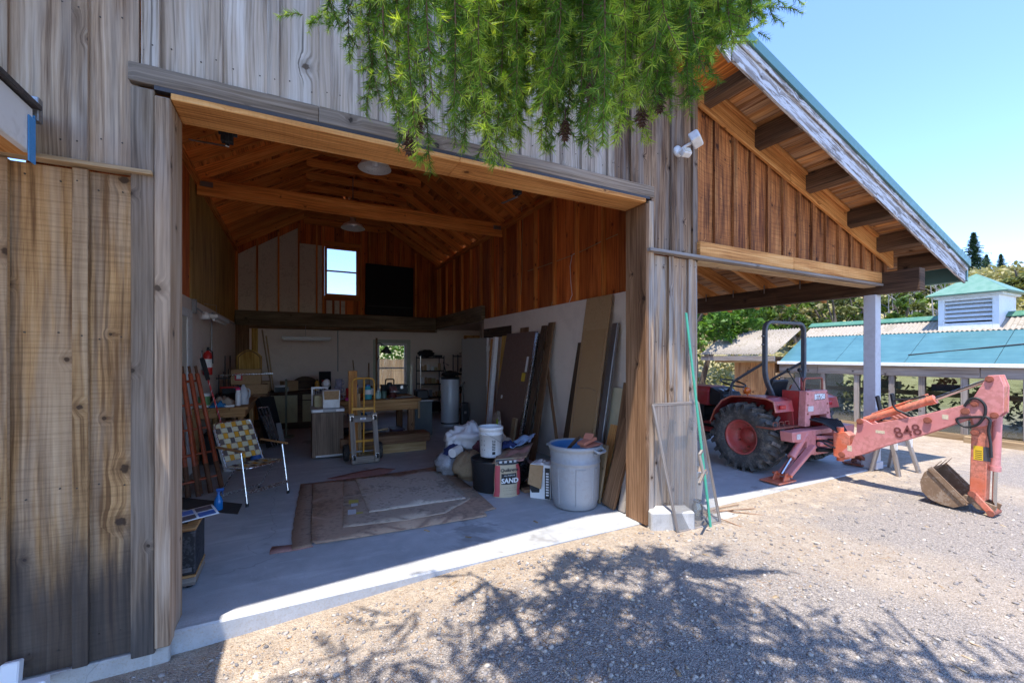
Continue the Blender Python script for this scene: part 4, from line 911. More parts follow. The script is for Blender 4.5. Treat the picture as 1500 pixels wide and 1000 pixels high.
m = MB(); m.bx(.62, 2.06, 7.22, 7.58, .155, .30); m.build('timber', W['brown'], t, bevel=.006)
m = MB(); m.bx(.70, 2.0, 7.25, 7.56, .002, .152); m.build('box_base', wood('strand_board', (.28, .16, .06), (.45, .29, .13), (.60, .43, .22), knots=0, freq=.3, tint=.1), t)
for i, (x, w_, h, mt, lab) in enumerate(((1.18, .5, .24, M_black, 'black tub under the central workbench'), (1.66, .2, .26, plain('plum_plastic', (.09, .06, .085), .5), 'plum coloured pail under the right end of the central workbench'), (.72, .3, .3, M_blackmat, 'matt black case under the near end of the central workbench'))):
    t = thing('storage_tub', lab, 'tub', (x, 8.0, 0)); m = MB(); m.box((x, 8.05, h/2+.003), (w_, .36, h)); m.build('shell', mt, t, bevel=.02); m = MB(); m.box((x, 8.05, h+.014), (w_+.03, .39, .02)); m.build('lid', mt, t, bevel=.006)
m = MB(); m.tube([(1.02, 7.62, .315), (1.32, 7.60, .345)], .012, 8); m.tube([(1.32, 7.60, .345), (1.42, 7.6, .35)], .02, 8); tag(m.build('mallet', W['pale']), 'pale wooden tool handle lying on the timber platform', 'tool')
ZB = .856
bottle('bottle', 'teal and white labelled jug on the central workbench behind the hand truck', (1.12, 7.85, ZB), .26, .07, M_teal, M_blue, 'jug', .5)
m = MB(); m.lathe([(.0712, .09), (.0712, .17)], (1.12, 7.85, ZB), n=18); m.build('label_sheet', M_paper, bpy.data.objects['bottle'])
bottle('bottle', 'pale green bottle to the right of the teal jug on the central workbench', (1.30, 7.86, ZB), .15, .05, plain('mint_plastic', (.30, .46, .42), .4), M_paper, 'bottle', .5)
can('tin', 'dark green tin next to the pale green bottle on the bench', (1.40, 7.88, ZB), .13, .05, plain('green_tin', (.06, .12, .09), .4))
t = thing('trinket_stand', 'stack of black, white and blue patterned mugs at the near end of the central workbench', 'mugs', (.60, 7.8, ZB))
for i in range(3):
    m = MB(); z0 = ZB+.125*i; m.lathe([(0, 0), (.055, 0), (.058, .01), (.060, .118), (.054, .118), (.052, .02), (0, .02)], (.62+.012*i, 7.82, z0), n=18); m.tube(rpath([(.675, 7.80, z0+.09), (.72, 7.78, z0+.09), (.72, 7.78, z0+.03), (.675, 7.80, z0+.03)], .02), .008, 6); m.build('mug', plain('patterned_glaze', (.26, .25, .32), .3, var=.95, scale=26), t)
t = thing('table_fan', 'small white desk clamp lamp standing behind the white box', 'desk lamp', (.50, 7.95, ZB))
m = MB(); m.lathe([(0, 0), (.07, 0), (.06, .02), (.012, .04), (.012, .26)], (.47, 8.0, ZB), n=16); m.lathe([(.0, .06), (.05, .04), (.075, -.04), (.065, -.04), (.0, .03)], (.46, 7.97, ZB+.30), rot3(.8, .2, 0), 18); m.build('lamp_body', M_whitepaint, t)
m = MB(); m.bx(.74, .80, 7.74, 7.80, ZB, ZB+.05); tag(m.build('pink_sponge', plain('pink_sponge', (.6, .05, .22), .9), bevel=.008), 'small pink block at the front edge of the central workbench', 'sponge')
# tools on the bench: vice, drill, plane, saw blade, spray gun
t = thing('bench_vice', 'dark red bench vice on the right half of the central workbench', 'vice', (1.58, 8.0, ZB))
m = MB(); m.lathe([(0, 0), (.08, 0), (.075, .03), (.05, .05), (.05, .08)], (1.58, 8.0, ZB), n=18); m.box((1.58, 8.02, ZB+.12), (.10, .16, .09)); m.box((1.58, 7.90, ZB+.135), (.13, .03, .08)); m.box((1.58, 7.98, ZB+.18), (.13, .03, .05)); m.build('vice_body', plain('oxblood_iron', (.10, .02, .018), .5, .2), t, bevel=.008)
m = MB(); m.cyl((1.58, 7.89, ZB+.12), (1.58, 7.80, ZB+.12), .014); m.cyl((1.50, 7.805, ZB+.12), (1.66, 7.805, ZB+.12), .007); m.build('handle', M_steel, t)
t = thing('router', 'black power tool with loop handle on the bench below the window', 'power tool', (1.62, 8.5, ZB))
m = MB(); m.lathe([(0, 0), (.09, 0), (.09, .012), (.05, .03), (.055, .2), (.045, .24), (0, .25)], (1.62, 8.5, ZB), n=18); m.build('motor', M_black, t)
m = MB(); m.tube(rpath([(1.54, 8.5, ZB+.2), (1.54, 8.48, ZB+.31), (1.70, 8.48, ZB+.31), (1.70, 8.5, ZB+.2)], .03), .013, 8); m.build('handle', M_black, t)
t = thing('toolbox', 'long black toolbox with silver latches at the back of the central workbench', 'toolbox', (1.85, 8.6, ZB))
m = MB(); m.bx(1.50, 2.0, 8.62, 8.82, ZB, ZB+.15); m.build('box', M_black, t, bevel=.01); m = MB(); m.bx(1.49, 2.01, 8.61, 8.83, ZB+.152, ZB+.19); m.build('lid', M_black, t, bevel=.01)
for x in (1.62, 1.88): m = MB(); m.bx(x-.025, x+.025, 8.60, 8.617, ZB+.11, ZB+.17); m.build('latch', M_chrome, t)
for i, (x, y, l, a, mt, lab) in enumerate(((1.75, 7.82, .34, .2, M_steel, 'grey steel rule lying on the front of the bench'), (1.86, 7.98, .26, -.5, W['pale'], 'pale wooden offcut near the right end of the bench'), (1.48, 7.74, .2, .9, M_chrome, 'bright wrench at the front edge of the bench'), (1.72, 8.2, .3, .1, W['brown'], 'brown batten lying across the middle of the bench'))):
    m = MB(); m.box((x, y, ZB+.011), (l, .035, .02), rotz(a)); tag(m.build(('steel_rule', 'offcut', 'wrench', 'batten')[i], mt, bevel=.004), lab, ('rule', 'offcut', 'wrench', 'batten')[i])
# articulated lamp on a wooden post in front of the window
t = thing('bench_lamp', 'black articulated lamp on a wooden post in front of the back window', 'lamp', (1.36, 8.78, 0))
m = MB(); m.beam((1.44, 8.9, .006), (1.44, 8.9, 1.98), .035, .035, (0, 1, 0)); m.build('post', W['brown'], t)
m = MB(); m.tube([(1.44, 8.87, 1.86), (1.50, 8.85, 1.88), (1.60, 8.80, 1.80)], .009, 6); m.tube([(1.44, 8.87, 1.50), (1.48, 8.86, 1.62), (1.60, 8.81, 1.80)], .007, 6); m.build('arm', M_black, t)
m = MB(); m.lathe([(.02, .09), (.03, .07), (.06, .03), (.11, -.03), (.105, -.03), (.055, .025), (.0, .06)], (1.61, 8.79, 1.72), rot3(.25, .1, 0), 20); m.build('lamp_shade', M_black, t)
m = MB(); m.beam((2.12, 8.95, .006), (2.16, 8.98, 1.42), .05, .02, (0, -1, 0)); tag(m.build('white_batten', M_cream if False else plain('cream_paint', (.55, .51, .38), .6), bevel=.002), 'cream painted batten standing at the far end of the bench', 'batten')
t = thing('drill_press', 'dark grey machine cabinet standing behind the right end of the central workbench', 'machine', (2.3, 8.6, 0))
m = MB(); m.bx(2.10, 2.46, 8.45, 8.85, .02, .70); m.build('cabinet', plain('machine_grey', (.10, .115, .11), .5), t, bevel=.012); m = MB(); m.bx(2.08, 2.48, 8.42, 8.88, .702, .74); m.build('table_top', M_steel, t, bevel=.004); m = MB(); m.bx(2.16, 2.40, 8.50, 8.80, .742, .93); m.build('head', M_black, t, bevel=.03, seg=2)
# fluorescent fittings
t = thing('tube_light', 'long white fluorescent fitting on the back wall under the loft', 'tube light', (.5, 12.0, 2.1))
m = MB(); m.bx(-.32, .78, 11.6, 11.72, 2.03, 2.09); m.build('housing', M_whitepaint, t, bevel=.01); m = MB(); m.cyl((-.28, 11.66, 2.012), (.74, 11.66, 2.012), .017); m.build('tube', M_whitepaint, t); m = MB(); m.tube([(.2, 11.66, 2.09), (.2, 11.66, 2.38)], .004, 5); m.build('chain', M_steel, t)
q = PX(330, 471, -1.05)
t = thing('tube_light', 'short white fluorescent fitting beside the plywood side wall', 'tube light', (-1.05, 8.8, 2.2))
m = MB(); m.bx(-1.20, -1.08, 7.9, 9.2, 2.20, 2.26); m.build('housing', M_whitepaint, t, bevel=.01); m = MB(); m.cyl((-1.14, 7.94, 2.18), (-1.14, 9.16, 2.18), .017); m.build('tube', M_whitepaint, t); m = MB(); m.tube([(-1.14, 8.2, 2.26), (-1.14, 8.2, 2.42), (-1.3, 8.2, 2.44)], .004, 5); m.build('chain', M_steel, t)
t = thing('motion_lamp', 'small white lamp on a bracket over the side door', 'wall lamp', (-1.3, 7.5, 2.2))
m = MB(); m.box((-1.29, 7.42, 2.32), (.05, .06, .20)); m.tube([(-1.27, 7.45, 2.30), (-1.20, 7.50, 2.24)], .012, 6); m.build('bracket', M_steel, t); m = MB(); m.lathe([(0, .06), (.04, .05), (.06, 0), (.055, -.05), (0, -.05)], (-1.18, 7.52, 2.20), n=16); m.build('lamp_head', M_whitepaint, t)
# dome lamps under the roof
M_dome = plain('spun_aluminium', (.80, .75, .68), .34, .45, var=.08)
for px, py, d, lab in ((549, 243, 5.2, 'nearer round metal dome lamp under the rafters'), (517, 332, 8.1, 'further round metal dome lamp just over the tie beam window')):
    c = PD(px, py, d); t = thing('dome_lamp', lab, 'dome lamp', tuple(c), 'dome lamps under the roof')
    k = .195 if d < 6 else .215
    m = MB(); m.lathe([(0, .17), (.05, .17), (.06, .10), (.10, .075), (k*.8, .03), (k, -.035), (k*.985, -.035), (k*.78, .022), (.09, .06), (0, .065)], c, n=36); m.build('shade', M_dome, t)
    m = MB(); m.cyl(c+Vector((0, 0, .17)), Vector((c.x, c.y, min(5.0, main_u(c.x)))), .008, n=8); m.build('rod', M_steel, t)
    m = MB(); m.lathe([(0, -.01), (.03, 0), (.035, .03), (.018, .065)], c, n=14); m.build('bulb', M_whitepaint, t)
# black panel in the loft
t = thing('loft_board', 'large black board leaning on the loft edge beside the upper window', 'board', (2.3, 12.0, 2.72))
m = MB(); m.beam((2.30, 12.05, 2.722), (2.32, 12.11, 4.12), 1.30, .03, (0, -1, 0)); m.build('board', M_blackmat, t, bevel=.006)
m = MB(); m.beam((2.30, 12.03, 2.95), (2.30, 12.035, 2.99), 1.20, .004, (0, -1, 0)); m.build('slat', M_black, t)
# cables on the partition boards
def wire(name, lab, pts, mat, r=.0045): m = MB(); m.tube(pts, r, 5); return tag(m.build(name, mat), lab, 'cable')
wire('cable', 'pale cable running down the boards from the opener bracket', [PX(x, y, 3.708) for x, y in ((765, 288), (764, 300), (766, 330), (764, 360), (765, 395), (763, 430), (761, 448))], M_cream)
wire('cable', 'pale looped cable low on the red boards above the white wall', [PX(x, y, 3.706) for x, y in ((846, 368), (838, 374), (835, 390), (836, 412), (838, 432), (832, 447))], M_whitepaint)
wire('cable', 'pale cable stapled slantwise along the red boards', [PX(x, y, 3.706) for x, y in ((773, 397), (800, 388), (838, 374), (856, 366), (880, 354), (905, 343))], M_cream)
wire('cable', 'thin pale cable hanging from the loft side onto the wall', [PX(x, y, 3.706) for x, y in ((811, 388), (810, 410), (812, 430), (808, 447))], M_cream)
# opener brackets on the header
for px, py, px2, py2, Y, lab in ((333, 208, 274, 190, 3.55, 'black iron bracket with a steel strap hanging inside the header above the first bay'), (757, 284, 742, 293, 3.55, 'black iron bracket with cables hanging inside the header near the red boards')):
    c = PY(px, py, Y); e = PY(px2, py2, 3.75); e.z = min(e.z, 3.2) if px < 500 else e.z; t = thing('door_bracket', lab, 'bracket', tuple(c), 'iron brackets inside the header')
    m = MB(); m.bx(c.x-.012, c.x+.012, c.y-.05, c.y+.02, c.z-.02, 3.16, axis=2); m.bx(c.x-.035, c.x+.035, c.y-.04, c.y+.02, c.z-.01, c.z+.08); m.cyl((c.x-.05, c.y-.01, c.z+.05), (c.x+.06, c.y-.01, c.z+.05), .012); m.build('hanger', M_black, t, bevel=.003)
    m = MB(); m.beam(c+Vector((0, 0, -.03)), e+Vector((0, .1, .0)), .025, .006); m.build('strap', M_steel, t)
# back room: wire shelves, water heater, black machine
def shelf_unit(lab, x0, x1, y0, y1, h, n, seed):
    rr = random.Random(seed); t = thing('shelf_unit', lab, 'shelf unit', ((x0+x1)/2, y0, 0), 'black wire shelf units')
    for x in (x0, x1):
        for y in (y0, y1):
            m = MB(); m.cyl((x, y, 0), (x, y, h), .014, n=8); m.build('post', M_chrome if (x == x0 and y == y0 and seed == 1) else M_black, t)
    for k in range(n):
        z = .12+(h-.16)*k/(n-1); m = MB(); m.bx(x0, x1, y0-.006, y0+.006, z-.03, z); m.bx(x0, x1, y1-.006, y1+.006, z-.03, z)
        for q in range(9): yq = y0+.03+(y1-y0-.06)*q/8; m.bx(x0, x1, yq-.004, yq+.004, z-.012, z-.004)
        m.build('shelf', M_black, t)
    zs = [.12+(h-.16)*k/(n-1) for k in range(n)]
    return zs
zs = shelf_unit('black wire shelf unit against the back wall beside the window', 3.02, 3.68, 11.5, 11.95, 1.62, 5, 1)
labs = ['jar', 'jar', 'carton', 'jar', 'tin', 'carton']
words = ['lowest', 'second', 'third', 'fourth']
for k, z in enumerate(zs[1:4]):
    x = 3.06
    while x < 3.60:
        w_ = random.choice((.07, .08, .10)); h = random.uniform(.09, .2)
        if random.random() < .6: can('jar', f'small jar on the {words[k+1]} shelf of the black wire unit by the window', (x+w_/2, 11.6, z+.002), h, w_/2*.9, random.choice((M_cream, M_paper, M_card, M_steel)), None, 'jar', grp=f'jars on the {words[k+1]} shelf by the window')
        else:
            m = MB(); m.bx(x, x+w_*.9, 11.55, 11.66, z+.002, z+h); tag(m.build('carton', random.choice((M_card, M_black, M_cream, M_steel)), bevel=.004), f'small carton on the {words[k+1]} shelf of the black wire unit by the window', 'carton', f'cartons on the {words[k+1]} shelf by the window')
        x += w_+random.uniform(.005, .03)
m = MB(); m.blob((3.22, 11.7, zs[4]+.10), (.22, .16, .10), amp=.35, fr=2.2, seed=4); tag(m.build('bag', M_blackmat), 'black bag on top of the wire shelf unit by the window', 'bag')
m = MB(); m.bx(3.45, 3.66, 11.58, 11.85, zs[4]+.002, zs[4]+.06); tag(m.build('flat_case', M_black, bevel=.01), 'flat dark case on top of the shelf unit beside the black bag', 'case')
m = MB(); m.bx(3.1, 3.6, 11.55, 11.9, zs[0]+.002, zs[0]+.22); tag(m.build('bin', M_black, bevel=.02), 'black bin on the lowest shelf of the wire unit by the window', 'bin')
zs2 = shelf_unit('black wire shelf unit further right behind the grey door', 3.98, 4.62, 11.2, 11.6, 1.66, 4, 2)
for k, (z, h) in enumerate(zip(zs2[1:], (.2, .2, .12))):
    m = MB(); m.blob((4.34, 11.36, z+h*.5), (.24, .14, h*.55), amp=.4, fr=2.5, seed=k+20); tag(m.build('bundle', (M_blackmat, M_black, M_cloth_tan)[k]), ('black bundle on the middle shelf behind the water heater', 'spiky black bundle on the third shelf behind the grey door', 'pale cloth bundle on top of the far shelf unit')[k], 'bundle')
c = G(664, 625); c.y += .22; t = thing('water_heater', 'white cylindrical water heater standing in front of the far shelves', 'water heater', tuple(c))
m = MB(); m.lathe([(0, .0), (.21, .0), (.215, .02), (.215, 1.10), (.205, 1.125), (0, 1.125)], c, n=36); m.build('tank', plain('white_enamel', (.52, .54, .57), .28, var=.04), t)
m = MB(); m.lathe([(.217, 1.08), (.217, 1.13), (.0, 1.14)], c, n=36); m.build('top_cap', M_black, t)
m = MB(); m.lathe([(.2165, .06), (.2165, .09)], c, n=36); m.build('band', M_black, t)
m = MB(); m.blob(c+Vector((.0, 0, 1.20)), (.19, .15, .07), amp=.4, fr=2.4, seed=31); tag(m.build('belt_pile', M_blackmat), 'heap of black straps on top of the water heater', 'straps')
m = MB(); m.tube([c+Vector((-.12, -.05, 1.22)), c+Vector((-.18, -.05, 1.48)), c+Vector((-.06, -.05, 1.40))], .013, 6); tag(m.build('hose', M_black), 'black bent hose sticking up from the straps on the water heater', 'hose')
c = G(684, 634); t = thing('upright_vacuum', 'black upright vacuum cleaner between the water heater and the grey door', 'vacuum', tuple(c))
m = MB(); m.box(c+Vector((0, .1, .05)), (.26, .30, .09)); m.box(c+Vector((0, .16, .36)), (.17, .12, .54)); m.build('body', M_black, t, bevel=.03, seg=2)
m = MB(); m.tube(rpath([c+Vector((0, .2, .6)), c+Vector((0, .24, 1.0)), c+Vector((.0, .16, 1.06))], .05), .014, 8); m.build('handle', M_black, t); m = MB(); m.box(c+Vector((0, .095, .42)), (.05, .004, .05)); m.build('badge', M_steel, t)
# ------------------------------------------------------------------ along the partition wall
t = thing('grey_door', 'flat grey door standing open at the end of the white partition', 'door', (3.6, 8.35, 0))
h0 = Vector((3.60, 8.28, 0)); h1 = Vector((3.34, 9.10, 0)); dd = (h1-h0).normalized(); nn = Vector((dd.y, -dd.x, 0))
m = MB(); m.beam(h0.lerp(h1, .5)+Vector((0, 0, .015)), h0.lerp(h1, .5)+Vector((0, 0, 2.0)), (h1-h0).length, .042, nn); m.build('door_leaf', plain('grey_door_paint', (.29, .265, .235), .5, var=.04, scale=2), t, bevel=.003)
m = MB(); m.beam(h0+dd*.0-dd*.012+Vector((0, 0, .015)), h0-dd*.012+Vector((0, 0, 2.0)), .022, .044, nn); m.build('edge_strip', M_whitepaint, t)
for z in (.35, 1.03, 1.77):
    m = MB(); m.box(h0-dd*.03+Vector((0, 0, z))-nn*.0, (.075, .052, .11), rotz(math.atan2(dd.y, dd.x))); m.build('hinge', M_paper, t, bevel=.002)
m = MB(); p = h1-dd*.07+Vector((0, 0, .96)); m.tube([p-nn*.02, p-nn*.07], .012, 8); m.blob(p-nn*.085, (.028, .028, .028), amp=0); m.tube([p+nn*.02, p+nn*.07], .012, 8); m.blob(p+nn*.085, (.028, .028, .028), amp=0); m.build('handle', M_steel, t)
def leaner(name, lab, cat, y0, y1, xb, xt, h, th, mat, dy=0.0, wallx=3.652, z0=.004, bev=.003, parent=None):
    """a board leaning on the partition: foot at x=xb, head at x=xt"""
    m = MB(); P = []
    n = Vector((-(h), 0, -(xt-xb))).normalized()
    for z in (0, 1):
        for s_ in (0, 1):
            for yy in (0, 1):
                pass
    A = Vector((xb, y0, z0)); L = math.hypot(xt-xb, h); up = Vector((xt-xb, dy, h)).normalized(); ey_ = Vector((0, 1, 0)); ey_ = (ey_-up*ey_.dot(up)).normalized(); nx_ = up.cross(ey_)
    if nx_.x > 0: nx_ = -nx_
    w_ = y1-y0; A = A+Vector((0, 0, 0 if nx_.z >= 0 else -nx_.z*th))
    m.hexa([A, A+ey_*w_, A+nx_*th, A+ey_*w_+nx_*th, A+up*L, A+up*L+ey_*w_, A+up*L+nx_*th, A+up*L+ey_*w_+nx_*th], 2)
    o = m.build(name, mat, parent, bevel=bev)
    if lab: tag(o, lab, cat)
    return o, A, up, ey_, nx_, L
# brown wrapped door slab
t = thing('wrapped_door', 'large brown wrapped door panel with labels leaning on the white partition', 'door panel', (3.25, 6.6, 0))
o, A, up, ey_, nx_, L = leaner('panel', None, None, 6.12, 7.22, 3.22, 3.58, 2.02, .045, plain('brown_wrap', (.165, .095, .07), .65, var=.07, scale=2.5), parent=t)
def LP(y, z, h=.0): return A+ey_*y+up*z+nx_*(.045+h)
m = MB()
for y, z, w_, hh in ((.10, 1.36, .07, .26), (.86, .85, .06, .06)): m.hexa([LP(y, z), LP(y+w_, z), LP(y, z, .002), LP(y+w_, z, .002), LP(y, z+hh), LP(y+w_, z+hh), LP(y, z+hh, .002), LP(y+w_, z+hh, .002)], 2)
m.build('label_sheet', M_paper, t)
m = MB(); m.hexa([LP(.13, 1.20), LP(.25, 1.20), LP(.13, 1.20, .002), LP(.25, 1.20, .002), LP(.13, 1.34), LP(.25, 1.34), LP(.13, 1.34, .002), LP(.25, 1.34, .002)], 2); m.build('yellow_label', plain('yellow_label', (.62, .42, .03), .6), t)
t = thing('flooring_pack', 'printed pack with a lime green stripe leaning at the foot of the wrapped door', 'pack', (3.0, 6.4, 0))
m = MB(); m.beam((2.98, 6.35, .02), (3.10, 6.75, .62), .18, .06, (-1, 0, .3)); m.build('pack_body', M_cardgrey, t, bevel=.004); m = MB(); m.beam((2.947, 6.30, .30), (3.00, 6.45, .52), .17, .004, (-1, 0, .3)); m.build('pack_print', M_paper, t); m = MB(); m.beam((2.948, 6.36, .38), (2.99, 6.48, .56), .05, .006, (-1, 0, .3)); m.build('lime_stripe', plain('lime_print', (.42, .60, .03), .5), t)
leaner('white_jamb', 'pair of long white door jambs standing between the grey door and the wrapped panel', 'jamb', 7.62, 7.72, 3.38, 3.56, 1.98, .08, M_whitepaint)
leaner('jamb_board', 'bare wooden jamb leaning next to the white jambs', 'jamb', 7.80, 7.96, 3.45, 3.58, 1.95, .05, W['orange'])
leaner('pale_panel', 'pale panel with torn edge leaning right beside the wrapped door panel', 'panel board', 7.24, 7.52, 3.42, 3.60, 2.0, .02, W['ply'])
leaner('aluminium_track', 'bright aluminium track leaning against the edge of the wrapped door panel', 'track', 6.02, 6.09, 3.18, 3.56, 1.98, .05, M_chrome)
leaner('dark_plank', 'dark brown plank leaning just right of the aluminium track', 'plank', 5.86, 5.99, 3.20, 3.60, 2.10, .035, W['dark'])
leaner('brown_plank', 'tall brown plank leaning on the white wall right of the dark plank', 'plank', 5.66, 5.82, 3.26, 3.62, 2.14, .03, W['brown'])
leaner('short_plank', 'short pale plank leaning in front of the aluminium track', 'plank', 5.98, 6.10, 3.02, 3.13, .62, .04, W['pale'])
leaner('hook_board', 'orange brown board peeking above the wrapped door panel', 'board', 6.55, 6.85, 3.55, 3.645, 2.12, .02, W['brown'])
# a brown stick slanting across the white wall
m = MB(); m.beam(PX(797, 500, 3.60), Vector((3.30, 5.02, .01)), .045, .03, (-1, 0, 0)); tag(m.build('diagonal_stud', W['brown'], bevel=.003), 'brown stud leaning diagonally across the white wall', 'stud')
# tall cardboard
t = thing('tall_cardboard', 'tall folded sheet of cardboard leaning on the white partition', 'cardboard', (3.3, 4.5, 0))
o, A, up, ey_, nx_, L = leaner('sheet', None, None, 4.27, 4.80, 3.22, 3.60, 2.40, .02, M_card, parent=t)
def LP2(y, z, h=.0): return A+ey_*y+up*z+nx_*(.02+h)
m = MB(); m.hexa([LP2(.03, .0, .001), LP2(.50, 0, .001), LP2(.03, 0, .012), LP2(.50, 0, .012), LP2(.03, 1.98, .001), LP2(.50, 1.98, .001), LP2(.03, 1.98, .007), LP2(.50, 1.98, .007)], 2); m.build('front_sheet', plain('darker_cardboard', (.36, .21, .095), .85, var=.08, scale=5, bump=.1, bscale=120), t)
m = MB(); m.tube([LP2(.06, 1.18, .014), LP2(.18, 1.21, .014), LP2(.46, 1.20, .014)], .004, 5); m.tube([LP2(.46, .1, .014), LP2(.47, 1.9, .012)], .003, 5); m.build('crease', M_cardbrown, t)
leaner('edge_plank', 'narrow dark plank leaning left of the tall cardboard', 'plank', 4.90, 5.02, 3.28, 3.62, 1.80, .03, W['dark'])
leaner('steel_angle', 'grey steel angle leaning on the right edge of the tall cardboard', 'angle', 4.14, 4.24, 3.26, 3.60, 2.02, .04, M_steel)
leaner('cream_board', 'low cream coloured board leaning behind the trash can', 'board', 3.92, 4.20, 3.38, 3.56, 1.22, .025, plain('cream_board', (.58, .50, .33), .6))
leaner('dark_board', 'short dark board leaning high behind the door jamb', 'board', 3.62, 3.76, 3.44, 3.62, 1.62, .03, W['dark'])
leaner('scrap_plank', 'longest brown scrap plank leaning behind the door jamb', 'plank', 3.70, 3.86, 3.20, 3.44, 1.30, .035, W['brown'])
leaner('scrap_plank', 'wide reddish scrap plank leaning beside the trash can', 'plank', 3.50, 3.70, 2.98, 3.20, .92, .03, W['brown'], dy=-.1)
leaner('scrap_plank', 'pale narrow scrap plank standing tight against the trash can', 'plank', 3.74, 3.84, 2.98, 3.10, .62, .03, W['pale'])
leaner('scrap_plank', 'short weathered scrap plank at the foot of the door jamb', 'plank', 3.38, 3.48, 3.03, 3.12, .42, .035, W['aged'])
leaner('scrap_plank', 'medium brown scrap plank between the cream board and the trash can', 'plank', 3.88, 4.0, 3.12, 3.36, .80, .03, W['orange'])
# trash can
M_can = plain('grey_can_plastic', (.31, .32, .335), .42, var=.08, scale=4, dirt=((.26, .25, .24), .4), bump=.06, bscale=40)
c = Vector((2.71, 3.84, 0)); t = thing('trash_can', 'round grey plastic trash can full of scraps at the edge of the doorway', 'trash can', tuple(c))
m = MB(); m.lathe([(0, .01), (.225, .01), (.235, .02), (.245, .10), (.262, .45), (.262, .48), (.27, .485), (.271, .50), (.264, .505), (.275, .60), (.275, .625), (.292, .63), (.295, .665), (.285, .672), (.268, .665), (.262, .60), (.25, .45), (.24, .1), (.22, .04), (0, .04)], c, n=56); m.build('can_body', M_can, t)
m = MB()
for k in range(8):       # raised ribs on the can's side
    a = R(45*k+12); m.tube([c+Vector((math.cos(a)*.2445, math.sin(a)*.2445, .06)), c+Vector((math.cos(a)*.2615, math.sin(a)*.2615, .44))], .005, 5); a2 = a+R(22); 
    m.tube([c+Vector((math.cos(a+R(22)*q/4)*.262, math.sin(a+R(22)*q/4)*.262, .44)) for q in range(5)], .005, 5)
m.build('rib', M_can, t)
for a in (R(-68), R(112)):
    e1 = Vector((math.cos(a), math.sin(a), 0)); e2 = Vector((-e1.y, e1.x, 0)); m = MB(); m.tube(rpath([c+e1*.285-e2*.075+Vector((0, 0, .645)), c+e1*.335-e2*.07+Vector((0, 0, .62)), c+e1*.335+e2*.07+Vector((0, 0, .62)), c+e1*.285+e2*.075+Vector((0, 0, .645))], .03), .014, 8); m.box(c+e1*.29+Vector((0, 0, .60)), (.03, .15, .012), rotz(a)); m.build('handle', M_can, t)
m = MB(); m.lathe([(0, .50), (.255, .50), (.268, .655), (.262, .655), (.25, .51)], c, n=40); m.build('liner', plain('blue_liner', (.04, .15, .32), .35), t)
m = MB(); m.beam(c+Vector((-.19, .02, .52)), c+Vector((-.08, -.20, .80-.02)), .035, .02); m.beam(c+Vector((-.16, .06, .52)), c+Vector((-.10, -.17, .76)), .02, .015); tag(m.build('wood_offcut', W['dark'], bevel=.002), 'dark wooden sticks poking out of the trash can', 'sticks')
M_salmon = plain('salmon_foam', (.56, .20, .12), .8, var=.12)
m = MB(); m.beam(c+Vector((-.02, -.13, .685)), c+Vector((.20, -.06, .72)), .10, .035, (0, 0, 1)); m.beam(c+Vector((.10, -.08, .71)), c+Vector((.16, -.05, .765)), .10, .03); m.beam(c+Vector((.0, -.16, .655)), c+Vector((.24, -.10, .665)), .12, .02); tag(m.build('foam_scrap', M_salmon, bevel=.008, seg=2), 'salmon coloured scraps on top of the trash can', 'scraps')
# cardboard box with flaps and black and white print, beside the can
t = carton('printed_box', 'open cardboard box with black and white print next to the trash can', (2.54, 4.24, .002), (.24, .20, .38), R(-48), M_paper, tape=False)
bc = Vector((2.54, 4.24, .002)); rm = rotz(R(-48))
def BP(x, y, z): return bc+rm @ Vector((x, y, z))
m = MB(); m.hexa([BP(-.12, -.102, .38), BP(.04, -.102, .38), BP(-.12, -.106, .38), BP(.04, -.106, .38), BP(-.13, -.15, .17), BP(.03, -.16, .13), BP(-.13, -.154, .17), BP(.03, -.164, .13)], 2); m.hexa([BP(.122, -.10, .38), BP(.122, .10, .38), BP(.126, -.10, .38), BP(.126, .10, .38), BP(.15, -.10, .16), BP(.15, .08, .17), BP(.154, -.10, .16), BP(.154, .08, .17)], 2)
m.build('side_flap', M_card, t)
m = MB(); m.box(BP(.085, -.1015, .18), (.06, .001, .35), rm)
m.prism([(-.12, .03), (-.03, .04), (-.02, .12), (-.06, .16), (-.10, .12), (-.14, .14), (-.145, .08)], BP(.02, -.101, .03), rm @ Vector((1, 0, 0)), (0, 0, 1), .0012)
m.build('print', M_ink, t)
m = MB(); m.text('DARK HORSE', BP(.10, -.1225, .19), Vector((0, 0, 1)), rm @ Vector((-1, 0, 0)), .05, .0006, bold=.002) if False else None
for k in range(9): m.box(BP(.085, -.1025, .05+.03*k), (.032, .0006, .018), rm)
m.box(BP(-.03, -.1025, .30), (.06, .0008, .03), rm)
m.build('print_bar', M_paper, t)
m = MB(); m.blob((2.54, 4.24, .33), (.12, .09, .08), amp=.4, seed=2); m.build('stuffing', M_cloth_white, t)
